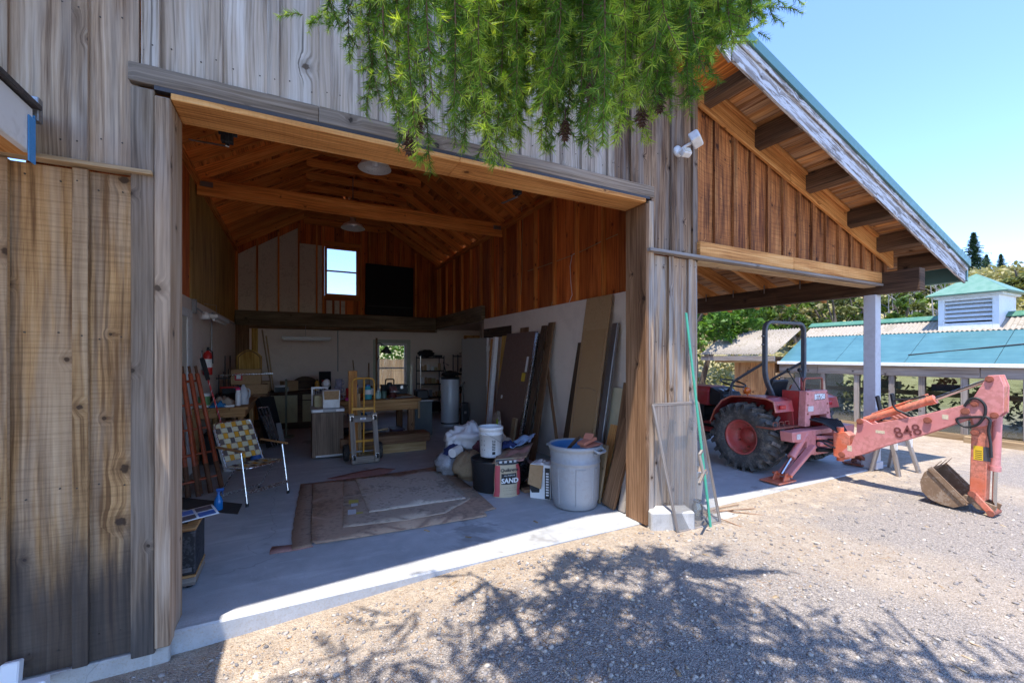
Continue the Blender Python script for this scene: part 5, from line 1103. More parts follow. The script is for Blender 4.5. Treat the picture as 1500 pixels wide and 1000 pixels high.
# sand bag
M_sand = plain('printed_sand_bag', (.50, .40, .26), .6, var=.05, scale=5, bump=.3, bscale=18)
sc_ = G(745, 729)+Vector((.02, .10, 0)); a = R(-8); rm = rotz(a); t = thing('sand_bag', 'standing paper bag of sand with red sides and big black SAND panel', 'bag', tuple(sc_))
def SB(u, v, f):         # front/back sheets of a slumped bag
    x = (u-.5); wd = .29*(1+.10*math.sin(math.pi*min(1, v*1.2))-.12*max(0, v-.8)*5*.4+.16*max(0, .15-v)*5); d = .075*(max(0, math.cos(math.pi*x)))**.5*(1 if v < .85 else max(.12, 1-(v-.85)/.15))*(.55+.6*(1-v))
    wob = .006*mnoise.noise(Vector((u*4, v*5, f*3+5)))
    return sc_+rm @ Vector((x*wd+.012*math.sin(v*3), (-1 if f else 1)*(d+wob), .002+.425*v))
m = MB(); m.grid(lambda u, v: SB(u, v, 1), 18, 20); m.grid(lambda u, v: SB(1-u, v, 0), 18, 20); m.build('sack', M_sand, t, weld=True)
def SF(u0, u1, v0, v1, off, mat, name, nu=8, nv=6):
    m = MB(); m.grid(lambda u, v: SB(u0+(u1-u0)*u, v0+(v1-v0)*v, 1)-Vector((0, off, 0)), nu, nv); return m.build(name, mat, t)
M_bagred = plain('bag_red', (.48, .07, .08), .55, var=.08)
SF(.005, .17, .02, .84, .003, M_bagred, 'red_side'); SF(.83, .995, .02, .84, .003, M_bagred, 'red_side')
SF(.01, .99, .85, .99, .003, plain('bag_top_dark', (.04, .045, .05), .6, var=.3), 'top_band'); SF(.22, .80, .34, .62, .004, M_ink, 'name_panel')
def on_sack(body, u, v, size, mat, name, off=.007, bold=.0):
    c_ = SB(u, v, 1); m = MB(); m.text(body, c_-Vector((0, off+.004, 0)), rm @ Vector((1, 0, 0)), Vector((0, -.12, 1)), size, .001, bold=bold); return m.build(name, mat, t)
on_sack('SAND', .51, .44, .078, M_paper, 'lettering', .012, .003); on_sack('ALL PURPOSE', .51, .575, .022, M_paper, 'lettering', .010)
on_sack('Quikrete', .51, .72, .058, M_ink, 'lettering', .008, .001)
for v in (.26, .20, .10): on_sack('- - -- --- -- - -' if v != .1 else '-- --- ---- --', .5, v, .03, M_ink, 'fine_print', .012)
for u in (.2, .4, .62, .82): on_sack('=', u, .92, .06, M_paper, 'fine_print', .010, .002)
# black bin and what lies on it
bn = Vector((2.17, 4.78, 0)); t = thing('black_bin', 'big black plastic bin behind the sand bag', 'bin', tuple(bn))
m = MB(); m.lathe([(0, .004), (.245, .004), (.26, .02), (.285, .36), (.29, .375), (.275, .375), (.25, .03), (0, .03)], bn, n=40); m.lathe([(0, .34), (.27, .345)], bn, n=40); m.build('tub', M_black, t)
m = MB(); m.blob(bn+Vector((.30, -.02, .20)), (.17, .16, .20), amp=.35, fr=2.2, seed=8); tag(m.build('black_bag', plain('black_film', (.012, .012, .014), .28, var=.3, bump=.4, bscale=30)), 'crumpled black plastic bag between the black bin and the printed box', 'bag')
def sheet(name, lab, P, z, mat, cat, curl=.02, seed=1, th=.003):
    P = [Vector(p) for p in P]; m = MB()
    m.grid(lambda u, v: P[0].lerp(P[1], u).lerp(P[3].lerp(P[2], u), v)+Vector((0, 0, curl*mnoise.noise(Vector((u*3, v*3, seed)))+curl*.9*(max(0, u-.7)+max(0, .2-v)))), 10, 8)
    return tag(m.build(name, mat, solid=th), lab, cat)
sheet('brown_sheet', 'thin reddish brown board lying across the black bin', [(2.0, 4.47, .385), (2.42, 4.40, .43), (2.72, 4.78, .50), (2.30, 4.90, .41)], 0, M_cardbrown, 'board', .012, 2, .006)
sheet('rosin_sheet', 'dusty pink paper sheet hanging over the black bin', [(2.13, 4.50, .397), (2.36, 4.37, .395), (2.62, 4.66, .50), (2.36, 4.74, .44)], 0, M_rosin, 'paper', .02, 5)
sheet('blue_plastic', 'crumpled blue and white plastic wrap on the board over the bin', [(2.42, 4.86, .45), (2.62, 4.72, .50), (2.86, 4.95, .56), (2.60, 5.08, .50)], 0, plain('blue_white_wrap', (.30, .42, .60), .35, var=.7, scale=11), 'wrap', .07, 7)
cloth('blue_rag', 'dark blue rag on the black bin behind the bucket', (2.45, 4.98, .44), (.26, .2, .08), M_navy, 12)
cloth('tan_sheet', 'tan paper crumpled behind the white bucket', (2.44, 5.25, .38), (.40, .34, .22), plain('tan_paper', (.40, .31, .24), .85, var=.1), 15, cat='paper')
# bucket
bk = bn+Vector((-.02, .06, .384)); t = thing('bucket', 'white plastic bucket with a wire handle standing on the black bin', 'bucket', tuple(bk))
m = MB(); m.lathe([(0, .002), (.128, .002), (.13, .01), (.142, .27), (.150, .27), (.151, .285), (.144, .287), (.146, .325), (.154, .327), (.155, .365), (.148, .368), (.143, .36), (.135, .25), (.124, .02), (0, .02)], bk, n=44); m.build('pail', plain('white_pail', (.74, .74, .73), .38, var=.04, dirt=((.55, .53, .5), .3)), t)
m = MB(); vdir = Vector((-bk.x, -bk.y, 0)).normalized(); sd2 = Vector((-vdir.y, vdir.x, 0)); m.tube(rpath([bk-sd2*-.152+Vector((0, 0, .29)), bk+sd2*.13+vdir*.09+Vector((0, 0, .17)), bk+vdir*.158+sd2*.04+Vector((0, 0, .25)), bk+vdir*.14-sd2*.07+Vector((0, 0, .30))], .05), .0025, 6); m.build('handle', M_steel, t)
m = MB()
aa = math.atan2(vdir.y, vdir.x)
def BK(da, z, r=0): rr = .131+.011*z/.27+r; return bk+Vector((math.cos(aa+da)*rr, math.sin(aa+da)*rr, z))
for k in range(7):
    z = .09+.019*k; m.quad([BK(.12, z, .001), BK(.12+.30, z, .001), BK(.12+.30, z+.009+.004*(k % 2), .001), BK(.12, z+.011, .001)])
m.quad([BK(.13, .04, .001), BK(.42, .04, .001), BK(.42, .075, .001), BK(.13, .075, .001)]); m.build('print', M_ink, t)
m = MB()
for k in range(3):
    z = .20-.055*k; m.quad([BK(-.95, z, .001), BK(-.55, z, .001), BK(-.55, z+.012, .001), BK(-.95, z+.012, .001)])
m.build('small_print', plain('faint_print', (.3, .3, .3), .6), t)
# bags heap
m = MB(); m.blob((2.18, 5.70, .47), (.27, .22, .18), amp=.42, fr=2.6, seed=11); m.blob((1.98, 5.72, .42), (.13, .14, .15), amp=.45, fr=2.8, seed=13); tag(m.build('plastic_bag', M_cloth_white), 'crumpled white plastic bags on top of the heap beside the bucket', 'bag')
m = MB(); m.blob((1.93, 5.60, .30), (.13, .16, .10), amp=.4, fr=2.5, seed=14); tag(m.build('navy_cloth', M_navy), 'navy blue cloth stuffed under the white plastic bags', 'cloth')
m = MB(); m.blob((2.28, 5.48, .36), (.11, .10, .09), amp=.4, fr=2.6, seed=15); tag(m.build('maroon_cloth', plain('maroon_cloth', (.11, .03, .045), .9, var=.3)), 'maroon cloth on the heap next to the bucket', 'cloth')
m = MB(); a_ = Vector((1.84, 5.40, .33)); m.tube([a_, a_+Vector((.14, .10, .02))], .062, 18); m.tube([a_-Vector((.002, .002, 0)), a_+Vector((.05, .04, .01))], .03, 12); tag(m.build('paper_roll', M_paper), 'white paper roll lying on the grey plastic below the navy cloth', 'roll')
m = MB(); m.blob((1.86, 5.62, .16), (.17, .17, .17), amp=.35, fr=3, seed=16); tag(m.build('clear_bag', plain('clear_grey_film', (.30, .30, .32), .25, var=.4, bump=.5, bscale=24)), 'grey translucent plastic bag on the floor under the white bags', 'bag')
M_burlap = plain('burlap', (.30, .215, .13), .95, var=.15, scale=8, bump=.4, bscale=160, dirt=((.2, .14, .08), .4))
m = MB(); m.blob((2.06, 5.30, .17), (.22, .22, .19), rot3(.1, -.2, .3), .22, 1.8, seed=19, n=20); tag(m.build('burlap_sack', M_burlap), 'brown burlap sack slumped on the floor beside the black bin', 'sack')
m = MB(); m.bx(2.40, 2.62, 4.42, 4.52, .003, .04); tag(m.build('brick', plain('buff_brick', (.30, .18, .10), .9, var=.1, bump=.3), bevel=.004), 'buff brick lying on the floor right of the sand bag', 'brick')
m = MB(); m.beam((2.40, 4.62, .012), (2.80, 4.75, .012), .16, .016); tag(m.build('floor_board', W['dark'], bevel=.003), 'dark flat board on the floor behind the printed box', 'board')
# sheets of cardboard on the floor
z3 = lambda x, y: G(380+x/4.1667, 670+y/4.1667)
def flat(name, lab, pts, z, mat, cat='cardboard', th=.003, lift=.0, seed=0):
    """a flat ragged sheet lying on the floor, its surface slightly wavy"""
    P = [z3(*p) for p in pts]; dense = []
    for a, b in zip(P, P[1:]+P[:1]):
        n = max(2, int((b-a).length/.06))
        for i in range(n): q = a.lerp(b, i/n); dense.append(q+Vector((mnoise.noise(q*9+Vector((seed, 0, 0)))*.012, mnoise.noise(q*9+Vector((0, seed, 3)))*.012, 0)))
    bm = bmesh.new(); vs = [bm.verts.new((q.x, q.y, z)) for q in dense]; bm.faces.new(vs)
    bmesh.ops.triangulate(bm, faces=bm.faces[:])
    for _ in range(2): bmesh.ops.subdivide_edges(bm, edges=[e for e in bm.edges if e.calc_length() > .12], cuts=1); bmesh.ops.triangulate(bm, faces=bm.faces[:])
    cc = sum(dense, Vector())/len(dense)
    m = MB()
    for v in bm.verts:
        q = v.co; v.co.z = z+max(0, lift)+.0012*(1+mnoise.noise(Vector((q.x*5, q.y*5, seed+4))))
    bm.verts.index_update(); m._add([v.co.copy() for v in bm.verts], [tuple(v.index for v in f.verts) for f in bm.faces], [[(v.co.x, v.co.y) for v in f.verts] for f in bm.faces], 0, True, .5); bm.free()
    return tag(m.build(name, mat, solid=th), lab, cat)
flat('rosin_paper', 'torn pink brown paper strip at the near corner of the floor cardboard', [(60, 592), (80, 545), (200, 535), (300, 520), (330, 545), (190, 575)], .003, M_rosin, 'paper')
flat('rosin_paper', 'pink brown paper strip along the far edge of the floor cardboard', [(410, 130), (560, 95), (730, 65), (830, 70), (760, 110), (480, 138)], .003, M_rosin, 'paper')
flat('floor_cardboard', 'long dark brown cardboard strip at the bottleward end of the floor sheets', [(250, 165), (330, 158), (318, 545), (200, 566), (195, 480)], .006, M_cardbrown, seed=3)
flat('floor_cardboard', 'largest brown cardboard sheet lying on the workshop floor', [(328, 160), (700, 115), (1080, 60), (1140, 72), (1300, 190), (1445, 318), (1370, 335), (1392, 365), (960, 436), (620, 492), (350, 535), (316, 520)], .011, plain('sheet_brown', (.44, .29, .195), .9, var=.14, scale=3, dirt=((.15, .10, .08), .5)), seed=5)
flat('floor_cardboard', 'middle grey brown cardboard sheet with yellow and white stickers', [(514, 150), (590, 140), (980, 95), (1120, 100), (1290, 260), (1130, 350), (900, 390), (510, 438)], .016, M_cardgrey, seed=8)
flat('floor_cardboard', 'topmost pale grey cardboard sheet with curved torn edge', [(584, 140), (830, 108), (1080, 82), (1130, 150), (1262, 260), (1000, 300), (670, 348), (640, 270)], .022, plain('sheet_grey', (.54, .445, .355), .9, var=.14, scale=3.5, dirt=((.18, .15, .13), .6)), seed=11)
o = bpy.data.objects['floor_cardboard.002']
m = MB()
for (x0, y0, x1, y1, mt) in ((545, 270, 605, 295, 0), (560, 288, 600, 312, 1), (540, 330, 590, 362, 1), (590, 345, 632, 358, 0)):
    A_, B_, C_, D_ = z3(x0, y1), z3(x1, y1-8), z3(x1, y0-4), z3(x0, y0); m.quad([q+Vector((0, 0, .0205)) for q in (A_, B_, C_, D_)], mt)
st = m.build('sticker', [plain('yellow_tape', (.52, .42, .08), .6), plain('label_white', (.6, .6, .6), .6)])
st.parent = o; st.matrix_parent_inverse = Matrix.Translation(-Vector(o.location))
for pts, lab in (([(700, 128), (714, 128), (770, 200), (758, 205)], 'a'),):
    pass

# --- odds and ends lying about
t = thing('cord_coil', 'coil of orange extension cord lying on the central workbench', 'cord', (.98, 8.1, ZB)); m = MB(); m.tube([(.98+(.09+.004*(k % 5))*math.cos(k*.35), 8.1+(.09+.004*(k % 7))*math.sin(k*.35), ZB+.012+.0008*k) for k in range(90)], .006, 5); m.build('cord', plain('orange_cord', (.55, .14, .02), .5), t)
for i, (x, y, h, r_, mt, lab) in enumerate(((.86, 8.35, .17, .05, M_red, 'red can at the back of the central workbench near the mugs'), (.99, 8.45, .22, .045, M_blue, 'slim blue can at the back of the central workbench'), (1.16, 8.4, .15, .06, M_steel, 'wide grey can at the back of the central workbench'), (1.27, 8.3, .20, .04, M_black, 'slim black can behind the pale green bottle on the bench'))):
    can('can', lab, (x, y, ZB), h, r_, mt, M_paper if i % 2 else None)
can('paint_tin', 'paint spattered tin on the floor under the side bench', (-.76, 7.45, .002), .19, .085, M_steel, M_cream)
can('paint_tin', 'blue labelled tin on the floor beside the side bench leg', (-.55, 7.62, .002), .17, .08, M_whitepaint, M_blue)
bottle('oil_bottle', 'yellow oil bottle on the dark counter of the back cabinet', (.42, 10.75, .822), .26, .05, M_yellow, M_black)
bottle('oil_bottle', 'black oil bottle on the dark counter of the back cabinet', (.54, 10.72, .822), .24, .05, M_black, M_red)
for i, (x, y, z, d, mt, lab) in enumerate(((-.62, 9.85, .911, (.30, .26, .20), M_card, 'plain cardboard box behind the sticker box on the dark bench'), (1.18, 8.62, ZB, (.34, .2, .14), M_card, 'small open topped cardboard box at the back of the central workbench'), (-.15, 11.0, .822, (.3, .25, .22), M_card, 'small cardboard box on the back cabinet behind the grey tub'))):
    carton('cardboard_box', lab, (x, y, z), d, .2*i, mt)
t = thing('broom', 'push broom with blue head leaning against the back wall', 'broom', (1.45, 12.2, 0)); m = MB(); m.tube([(1.45, 12.05, .06), (1.38, 12.40, 1.5)], .014, 8); m.build('handle', W['pale'], t); m = MB(); m.bx(1.20, 1.70, 12.0, 12.08, .04, .09); m.build('brush_head', M_blue, t, bevel=.01); m = MB(); m.bx(1.21, 1.69, 12.005, 12.075, .002, .038); m.build('bristles', M_black, t)
t = thing('shovel', 'steel shovel with wooden handle leaning on the back wall', 'shovel', (1.75, 12.2, 0)); m = MB(); m.tube([(1.75, 12.0, .30), (1.80, 12.41, 1.42)], .015, 8); m.build('handle', W['bench'], t); m = MB(); m.prism([(-.10, .30), (.10, .30), (.11, .10), (0, .0), (-.11, .10)], (1.75, 11.95, .004), (1, 0, 0), (0, .2, 1), .006); m.build('blade', M_steel, t)
rc = random.Random(77)
for i in range(9):
    x, y = rc.uniform(.9, 3.1), rc.uniform(3.3, 6.2)
    if 2.3 < x and y < 4.5: x -= 1.4
    m = MB(); m.box((x, y, .005), (rc.uniform(.03, .09), rc.uniform(.01, .02), .006), rotz(rc.uniform(0, 3))); tag(m.build('wood_scrap', W['pale']), 'tiny wood scrap lying on the workshop floor', 'scrap', 'wood scraps on the floor')
# ------------------------------------------------------------------ tractor with backhoe, backed up to the edge of the carport
random.seed(5)
M_kred = plain('tractor_red', (.40, .025, .025), .36, var=.12, scale=4, fade=((.45, .075, .075), .5), dirt=((.2, .09, .06), .35))
M_kpink = plain('sun_faded_red', (.60, .215, .20), .5, var=.08, scale=3, fade=((.67, .30, .28), .6), dirt=((.36, .11, .08), .4))
M_korange = plain('worn_orange_red', (.60, .135, .06), .45, var=.14, scale=5, fade=((.64, .27, .20), .65), dirt=((.24, .075, .04), .5))
M_kbrown = plain('rusty_red', (.30, .085, .05), .65, var=.25, scale=12, dirt=((.16, .07, .04), .6))
M_rim = plain('wheel_red', (.56, .085, .07), .42, var=.12, scale=5, fade=((.60, .20, .17), .55), dirt=((.25, .08, .04), .4))
M_rops = plain('blue_black_paint', (.075, .085, .105), .42, var=.15, dirt=((.16, .14, .12), .35))
M_tyre = plain('dusty_tyre', (.075, .07, .066), .85, var=.3, scale=7, dirt=((.24, .20, .16), .6), bump=.25)
M_mud = plain('rusty_bucket_steel', (.235, .145, .085), .8, .15, var=.3, scale=10, dirt=((.42, .34, .26), .55), bump=.3, bscale=40)
TX = 6.46
tr = thing('tractor', 'faded red compact tractor with backhoe and roll bar parked at the edge of the carport', 'tractor', (TX, 4.0, 0))
def wheel(c, Rr, w_, rimr, nl, side, parent):
    c = Vector(c); rm = rot3(0, R(90), 0); hw = w_/2
    m = MB(); m.lathe([(rimr, -hw*.72), (rimr*1.12, -hw*.9), (Rr*.80, -hw), (Rr*.92, -hw*.92), (Rr*.945, -hw*.7), (Rr*.955, 0), (Rr*.945, hw*.7), (Rr*.92, hw*.92), (Rr*.80, hw), (rimr*1.12, hw*.9), (rimr, hw*.72)], c, rm, 48)
    for k in range(nl):           # chevron lugs
        for s_ in (-1, 1):
            a0 = 2*math.pi*(k+(.5 if s_ > 0 else 0))/nl; pts = []
            for q in range(4):
                x = s_*hw*(.06+.31*q); a = a0+.085*q*(1.9/math.sqrt(nl/2)); rr = Rr*(.985 if q < 3 else .955)
                pts.append(c+Vector((x, math.sin(a)*rr, math.cos(a)*rr)))
            for p0, p1 in zip(pts, pts[1:]): m.beam(p0, p1+(p1-p0)*.08, .042*Rr/.46, .062*Rr/.46, ((p0+p1)/2-c)-Vector((((p0+p1)/2-c).x, 0, 0)), r=.5)
            e = pts[-1]; rad = (e-c); rad.x = 0; rad.normalize(); m.beam(e-rad*.01, e-rad*.10*Rr/.46+Vector((s_*.004, 0, 0)), .04*Rr/.46, .02, (1, 0, 0))
    wh = m.build('wheel', M_tyre, parent)
    m = MB(); s_ = side
    m.lathe([(rimr*1.02, s_*hw*.80), (rimr*1.06, s_*hw*.86), (rimr*.98, s_*hw*.82), (rimr*.90, s_*hw*.55), (rimr*.86, -s_*hw*.25), (rimr*.55, -s_*hw*.30), (rimr*.45, -s_*hw*.16), (rimr*.42, -s_*hw*.02), (0, s_*hw*.0)], c, rm, 44)
    m.lathe([(rimr, -s_*hw*.8), (rimr*.9, -s_*hw*.6), (rimr*.87, -s_*hw*.3)], c, rm, 36); m.build('rim', M_rim, wh)
    m = MB()
    for k in range(6): a = 2*math.pi*k/6; q = c+Vector((-s_*hw*.28, math.sin(a)*rimr*.68, math.cos(a)*rimr*.66)); m.cyl(q, q+Vector((s_*.03, 0, 0)), .013, n=6)
    q = c+Vector((s_*hw*.62, math.sin(3.4)*rimr*.84, math.cos(3.4)*rimr*.84)); m.box(q, (.06, .05, .025)); m.build('wheel_bolts', M_kbrown, wh)
wheel((5.795, 3.96, .465), .465, .345, .235, 22, -1, tr); wheel((7.125, 3.96, .465), .465, .345, .235, 22, 1, tr)
wheel((6.0, 5.72, .30), .30, .22, .15, 18, -1, tr); wheel((6.92, 5.72, .30), .30, .22, .15, 18, 1, tr)
# engine, hood, axle
m = MB(); m.bx(TX-.17, TX+.17, 3.7, 5.1, .30, .62); m.bx(TX-.13, TX+.13, 5.1, 6.2, .38, .75); m.cyl((5.95, 3.96, .465), (6.97, 3.96, .465), .085); m.bx(6.1, 6.8, 5.66, 5.78, .25, .36)
for k in range(6): m.cyl((TX-.15, 5.2+.13*k, .60), (TX-.21, 5.2+.13*k, .66), .03, n=8)
m.tube([(6.25, 4.9, .5), (6.22, 5.2, .62), (6.25, 5.6, .7)], .02, 6); m.build('engine', M_blackmat, tr, bevel=.01)
m = MB(); m.prism([(-.27, .78), (.27, .78), (.27, 1.03), (.20, 1.105), (-.20, 1.105), (-.27, 1.03)], (TX, 6.35, 0), (1, 0, 0), (0, 0, 1), 1.42) ; hood = m.build('hood', M_kred, tr, bevel=.025, seg=2)
m = MB(); m.bx(TX-.29, TX-.272, 5.0, 5.9, .60, .80); m.bx(TX+.272, TX+.29, 5.0, 5.9, .60, .8); m.build('side_cover', M_black, tr)
m = MB(); m.text('L2620', Vector((TX-.273, 5.28, .945)), (0, -1, 0), (0, 0, 1), .10, .002, bold=.003); m.build('lettering', M_paper, hood)
m = MB(); m.bx(TX-.24, TX+.24, 4.70, 4.93, .80, 1.02); m.hexa([(TX-.23, 4.66, .94), (TX+.23, 4.66, .94), (TX-.23, 4.93, 1.02), (TX+.23, 4.93, 1.02), (TX-.23, 4.68, .99), (TX+.23, 4.68, .99), (TX-.23, 4.92, 1.10), (TX+.23, 4.92, 1.10)], 0); dash = m.build('dashboard', M_black, tr, bevel=.012)
m = MB()
for x in (-.12, 0, .12): m.lathe([(0, .004), (.045, .004), (.05, 0)], (TX+x, 4.79, 1.052), rot3(R(24), 0, 0), 16)
m.build('gauge', M_steel, dash)
m = MB(); sc0 = Vector((TX, 4.66, 1.17)); sr = rot3(R(16), 0, 0)
m.tube([sc0+sr @ Vector((math.cos(2*math.pi*k/32)*.19, math.sin(2*math.pi*k/32)*.19, 0)) for k in range(32)], .014, 8, closed=True)
for k in range(3): a = 2*math.pi*k/3+.5; m.tube([sc0+sr @ Vector((0, 0, -.04)), sc0+sr @ Vector((math.cos(a)*.19, math.sin(a)*.19, 0))], .009, 6)
m.tube([sc0+sr @ Vector((0, 0, -.03)), Vector((TX, 4.80, .98))], .022, 8); m.build('steering_wheel', M_black, tr)
# floor, fenders, lamps, seat
m = MB(); m.bx(6.10, 6.82, 4.2, 4.95, .50, .53); m.bx(5.85, 6.1, 4.45, 4.95, .42, .45); m.build('step_plate', M_kred, tr, bevel=.006)
def fender(x0, x1, inner):
    P = [(4.50, .60), (4.42, .80), (4.30, .95), (4.14, 1.03), (3.9, 1.045), (3.62, 1.035), (3.52, 1.0), (3.49, .86)]
    m = MB()
    m.grid(lambda u, v: (lambda k, f: Vector((x0+(x1-x0)*v, P[k][0]*(1-f)+P[min(k+1, 7)][0]*f, P[k][1]*(1-f)+P[min(k+1, 7)][1]*f)))(min(int(u*7), 6), u*7-min(int(u*7), 6)), 7, 1, smooth=False)
    m.prism([(4.42, .80), (4.30, .95), (4.14, 1.03), (3.9, 1.045), (3.62, 1.035), (3.52, 1.0), (3.49, .60), (4.45, .55)], (inner, 0, 0), (0, 1, 0), (0, 0, 1), .01)
    o = m.build('fender', M_kred, tr, solid=.012)
    m = MB(); e = x0 if x0 < TX-.3 else x1; m.tube([Vector((e, y, z)) for y, z in P], .013, 6); m.build('rolled_edge', M_korange, o)
    xm = (x0+x1)/2-.02; m = MB(); m.box((xm-.05, 3.477, .93), (.12, .03, .055)); m.build('tail_lamp', plain('tail_lamp_red', (.45, .015, .02), .2), o, bevel=.008)
    m = MB(); m.lathe([(0, -.035), (.05, -.035), (.055, 0), (.04, .03), (0, .035)], (xm-.02, 4.0, 1.115), rot3(R(90), 0, 0), 18); m.cyl((xm-.02, 4.0, 1.045), (xm-.02, 4.0, 1.08), .012); m.build('turn_lamp', plain('amber_lens', (.62, .13, .015), .25), o)
fender(5.70, 6.10, 6.10); fender(6.82, 7.22, 6.81)
m = MB(); m.bx(TX-.22, TX+.22, 4.02, 4.40, .78, .88); m.hexa([(TX-.22, 3.98, .86), (TX+.22, 3.98, .86), (TX-.22, 4.07, .86), (TX+.22, 4.07, .86), (TX-.19, 3.86, 1.26), (TX+.19, 3.86, 1.26), (TX-.19, 3.93, 1.27), (TX+.19, 3.93, 1.27)], 2); m.build('seat', M_black, tr, bevel=.03, seg=3)
m = MB(); m.bx(TX-.16, TX+.16, 4.05, 4.35, .62, .775); m.build('seat_base', M_kred, tr)
m = MB(); m.prism([(3.70, .80), (3.98, .80), (3.76, 1.30), (3.70, 1.30)], (TX+.16, 0, 0), (0, 1, 0), (0, 0, 1), .03); m.build('side_guard', plain('pale_pink_paint', (.62, .46, .43), .5), tr, bevel=.006)
m = MB(); m.tube([(TX+.19, 3.69, .80), (TX+.19, 3.69, 1.30)], .018, 8); m.build('guard_edge', M_kred, tr)
m = MB()
for k in range(6): x = TX-.26+.05*k; m.tube([(x, 4.05, .9), (x+.02, 3.95, 1.0+.03*(k % 3)), (x-.02, 3.8, .95)], .012, 6)
m.build('wiring', M_black, tr)
# roll bar
m = MB(); y = 3.82; x0, x1 = 5.985, 6.935
pth = rpath([Vector((x0+.20, y-.02, .62)), Vector((x0+.20, y-.02, .98)), Vector((x0, y, 1.30)), Vector((x0, y, 2.11)), Vector((x1, y, 2.11)), Vector((x1, y, 1.30)), Vector((x1-.20, y-.02, .98)), Vector((x1-.20, y-.02, .62))], .15, 6)
def sq_tube(m, pts, a, b, nrm):
    """a rectangular tube: a across, b along nrm"""
    nrm = Vector(nrm); n = len(pts); vs = []
    for i, p in enumerate(pts):
        t = (pts[min(i+1, n-1)]-pts[max(i-1, 0)]).normalized(); s_ = t.cross(nrm).normalized()
        for da, db in ((-1, -1), (1, -1), (1, 1), (-1, 1)): vs.append(p+s_*a/2*da+nrm*b/2*db)
    fs = [(i*4+j, i*4+(j+1) % 4, i*4+4+(j+1) % 4, i*4+4+j) for i in range(n-1) for j in range(4)]+[(3, 2, 1, 0), (n*4-4, n*4-3, n*4-2, n*4-1)]
    m._add(vs, fs, [[(0, 0)]*4]*len(fs))
sq_tube(m, pth, .046, .066, (0, 1, 0)); ro = m.build('roll_bar', M_rops, tr, bevel=.008)
m = MB()
for x, z in ((x0-.045, 1.78), (x0-.045, 1.9), (x1+.045, 1.78)): m.cyl((x-.02, y, z), (x+.02, y, z), .014, n=8)
m.build('bolt', M_steel, ro)
for xx in (x0+.01, x1-.01):
    m = MB(); m.tube(rpath([(xx, 3.84, 1.52), (xx, 4.36, 1.20), (xx, 4.36, 1.02)], .09), .02, 8); m.build('grab_rail', M_rops, tr)
# --- backhoe
m = MB(); top = [(6.19, 1.14), (6.70, 1.14), (6.80, .655), (6.70, .655), (6.68, .80), (6.29, .80), (6.27, .655), (6.155, .655)]
m.prism([(x, z) for x, z in top][::-1], (0, 3.47, 0), (1, 0, 0), (0, 0, 1), .10); m.build('control_tower', M_kpink, tr, bevel=.008)
m = MB(); m.bx(6.195, 6.215, 3.475, 3.70, .66, 1.135); m.bx(6.675, 6.695, 3.475, 3.7, .66, 1.135); m.bx(6.22, 6.67, 3.68, 3.7, .66, 1.1); m.build('tower_side', M_kred, tr)
m = MB(); m.text('BT750', Vector((6.50, 3.369, 1.05)), (1, 0, 0), (0, 0, 1), .095, .0015, bold=.006); m.build('lettering', M_paper, tr)
m = MB(); m.text('BT750', Vector((6.504, 3.3685, 1.047)), (1, 0, 0), (0, 0, 1), .095, .0008, bold=.012); m.build('lettering', M_ink, tr)
m = MB()
for x, z in ((6.215, 1.10), (6.68, 1.10), (6.21, .95), (6.69, .95), (6.21, .83), (6.70, .82)): m.cyl((x, 3.372, z), (x, 3.362, z), .012, n=8)
m.build('cover_bolts', M_kbrown, tr)
m = MB(); m.tube(rpath([(6.21, 3.42, 1.14), (6.23, 3.42, 1.31), (6.66, 3.42, 1.31), (6.66, 3.42, 1.14)], .05), .014, 8); m.build('hand_hoop', M_kbrown, tr)
for x0_, x1_, z1 in ((6.28, 6.10, 1.40), (6.40, 6.36, 1.40)):
    m = MB(); m.tube([(x0_, 3.48, 1.1), (x1_, 3.56, z1)], .009, 6); m.blob((x1_, 3.56, z1+.02), (.028, .028, .03), amp=.05, n=8); m.build('lever', M_black, tr)
def side_pts(pts, X): return [tuple(PX(1200+x/4, 520+y/4, X)[1:]) for x, y in pts]
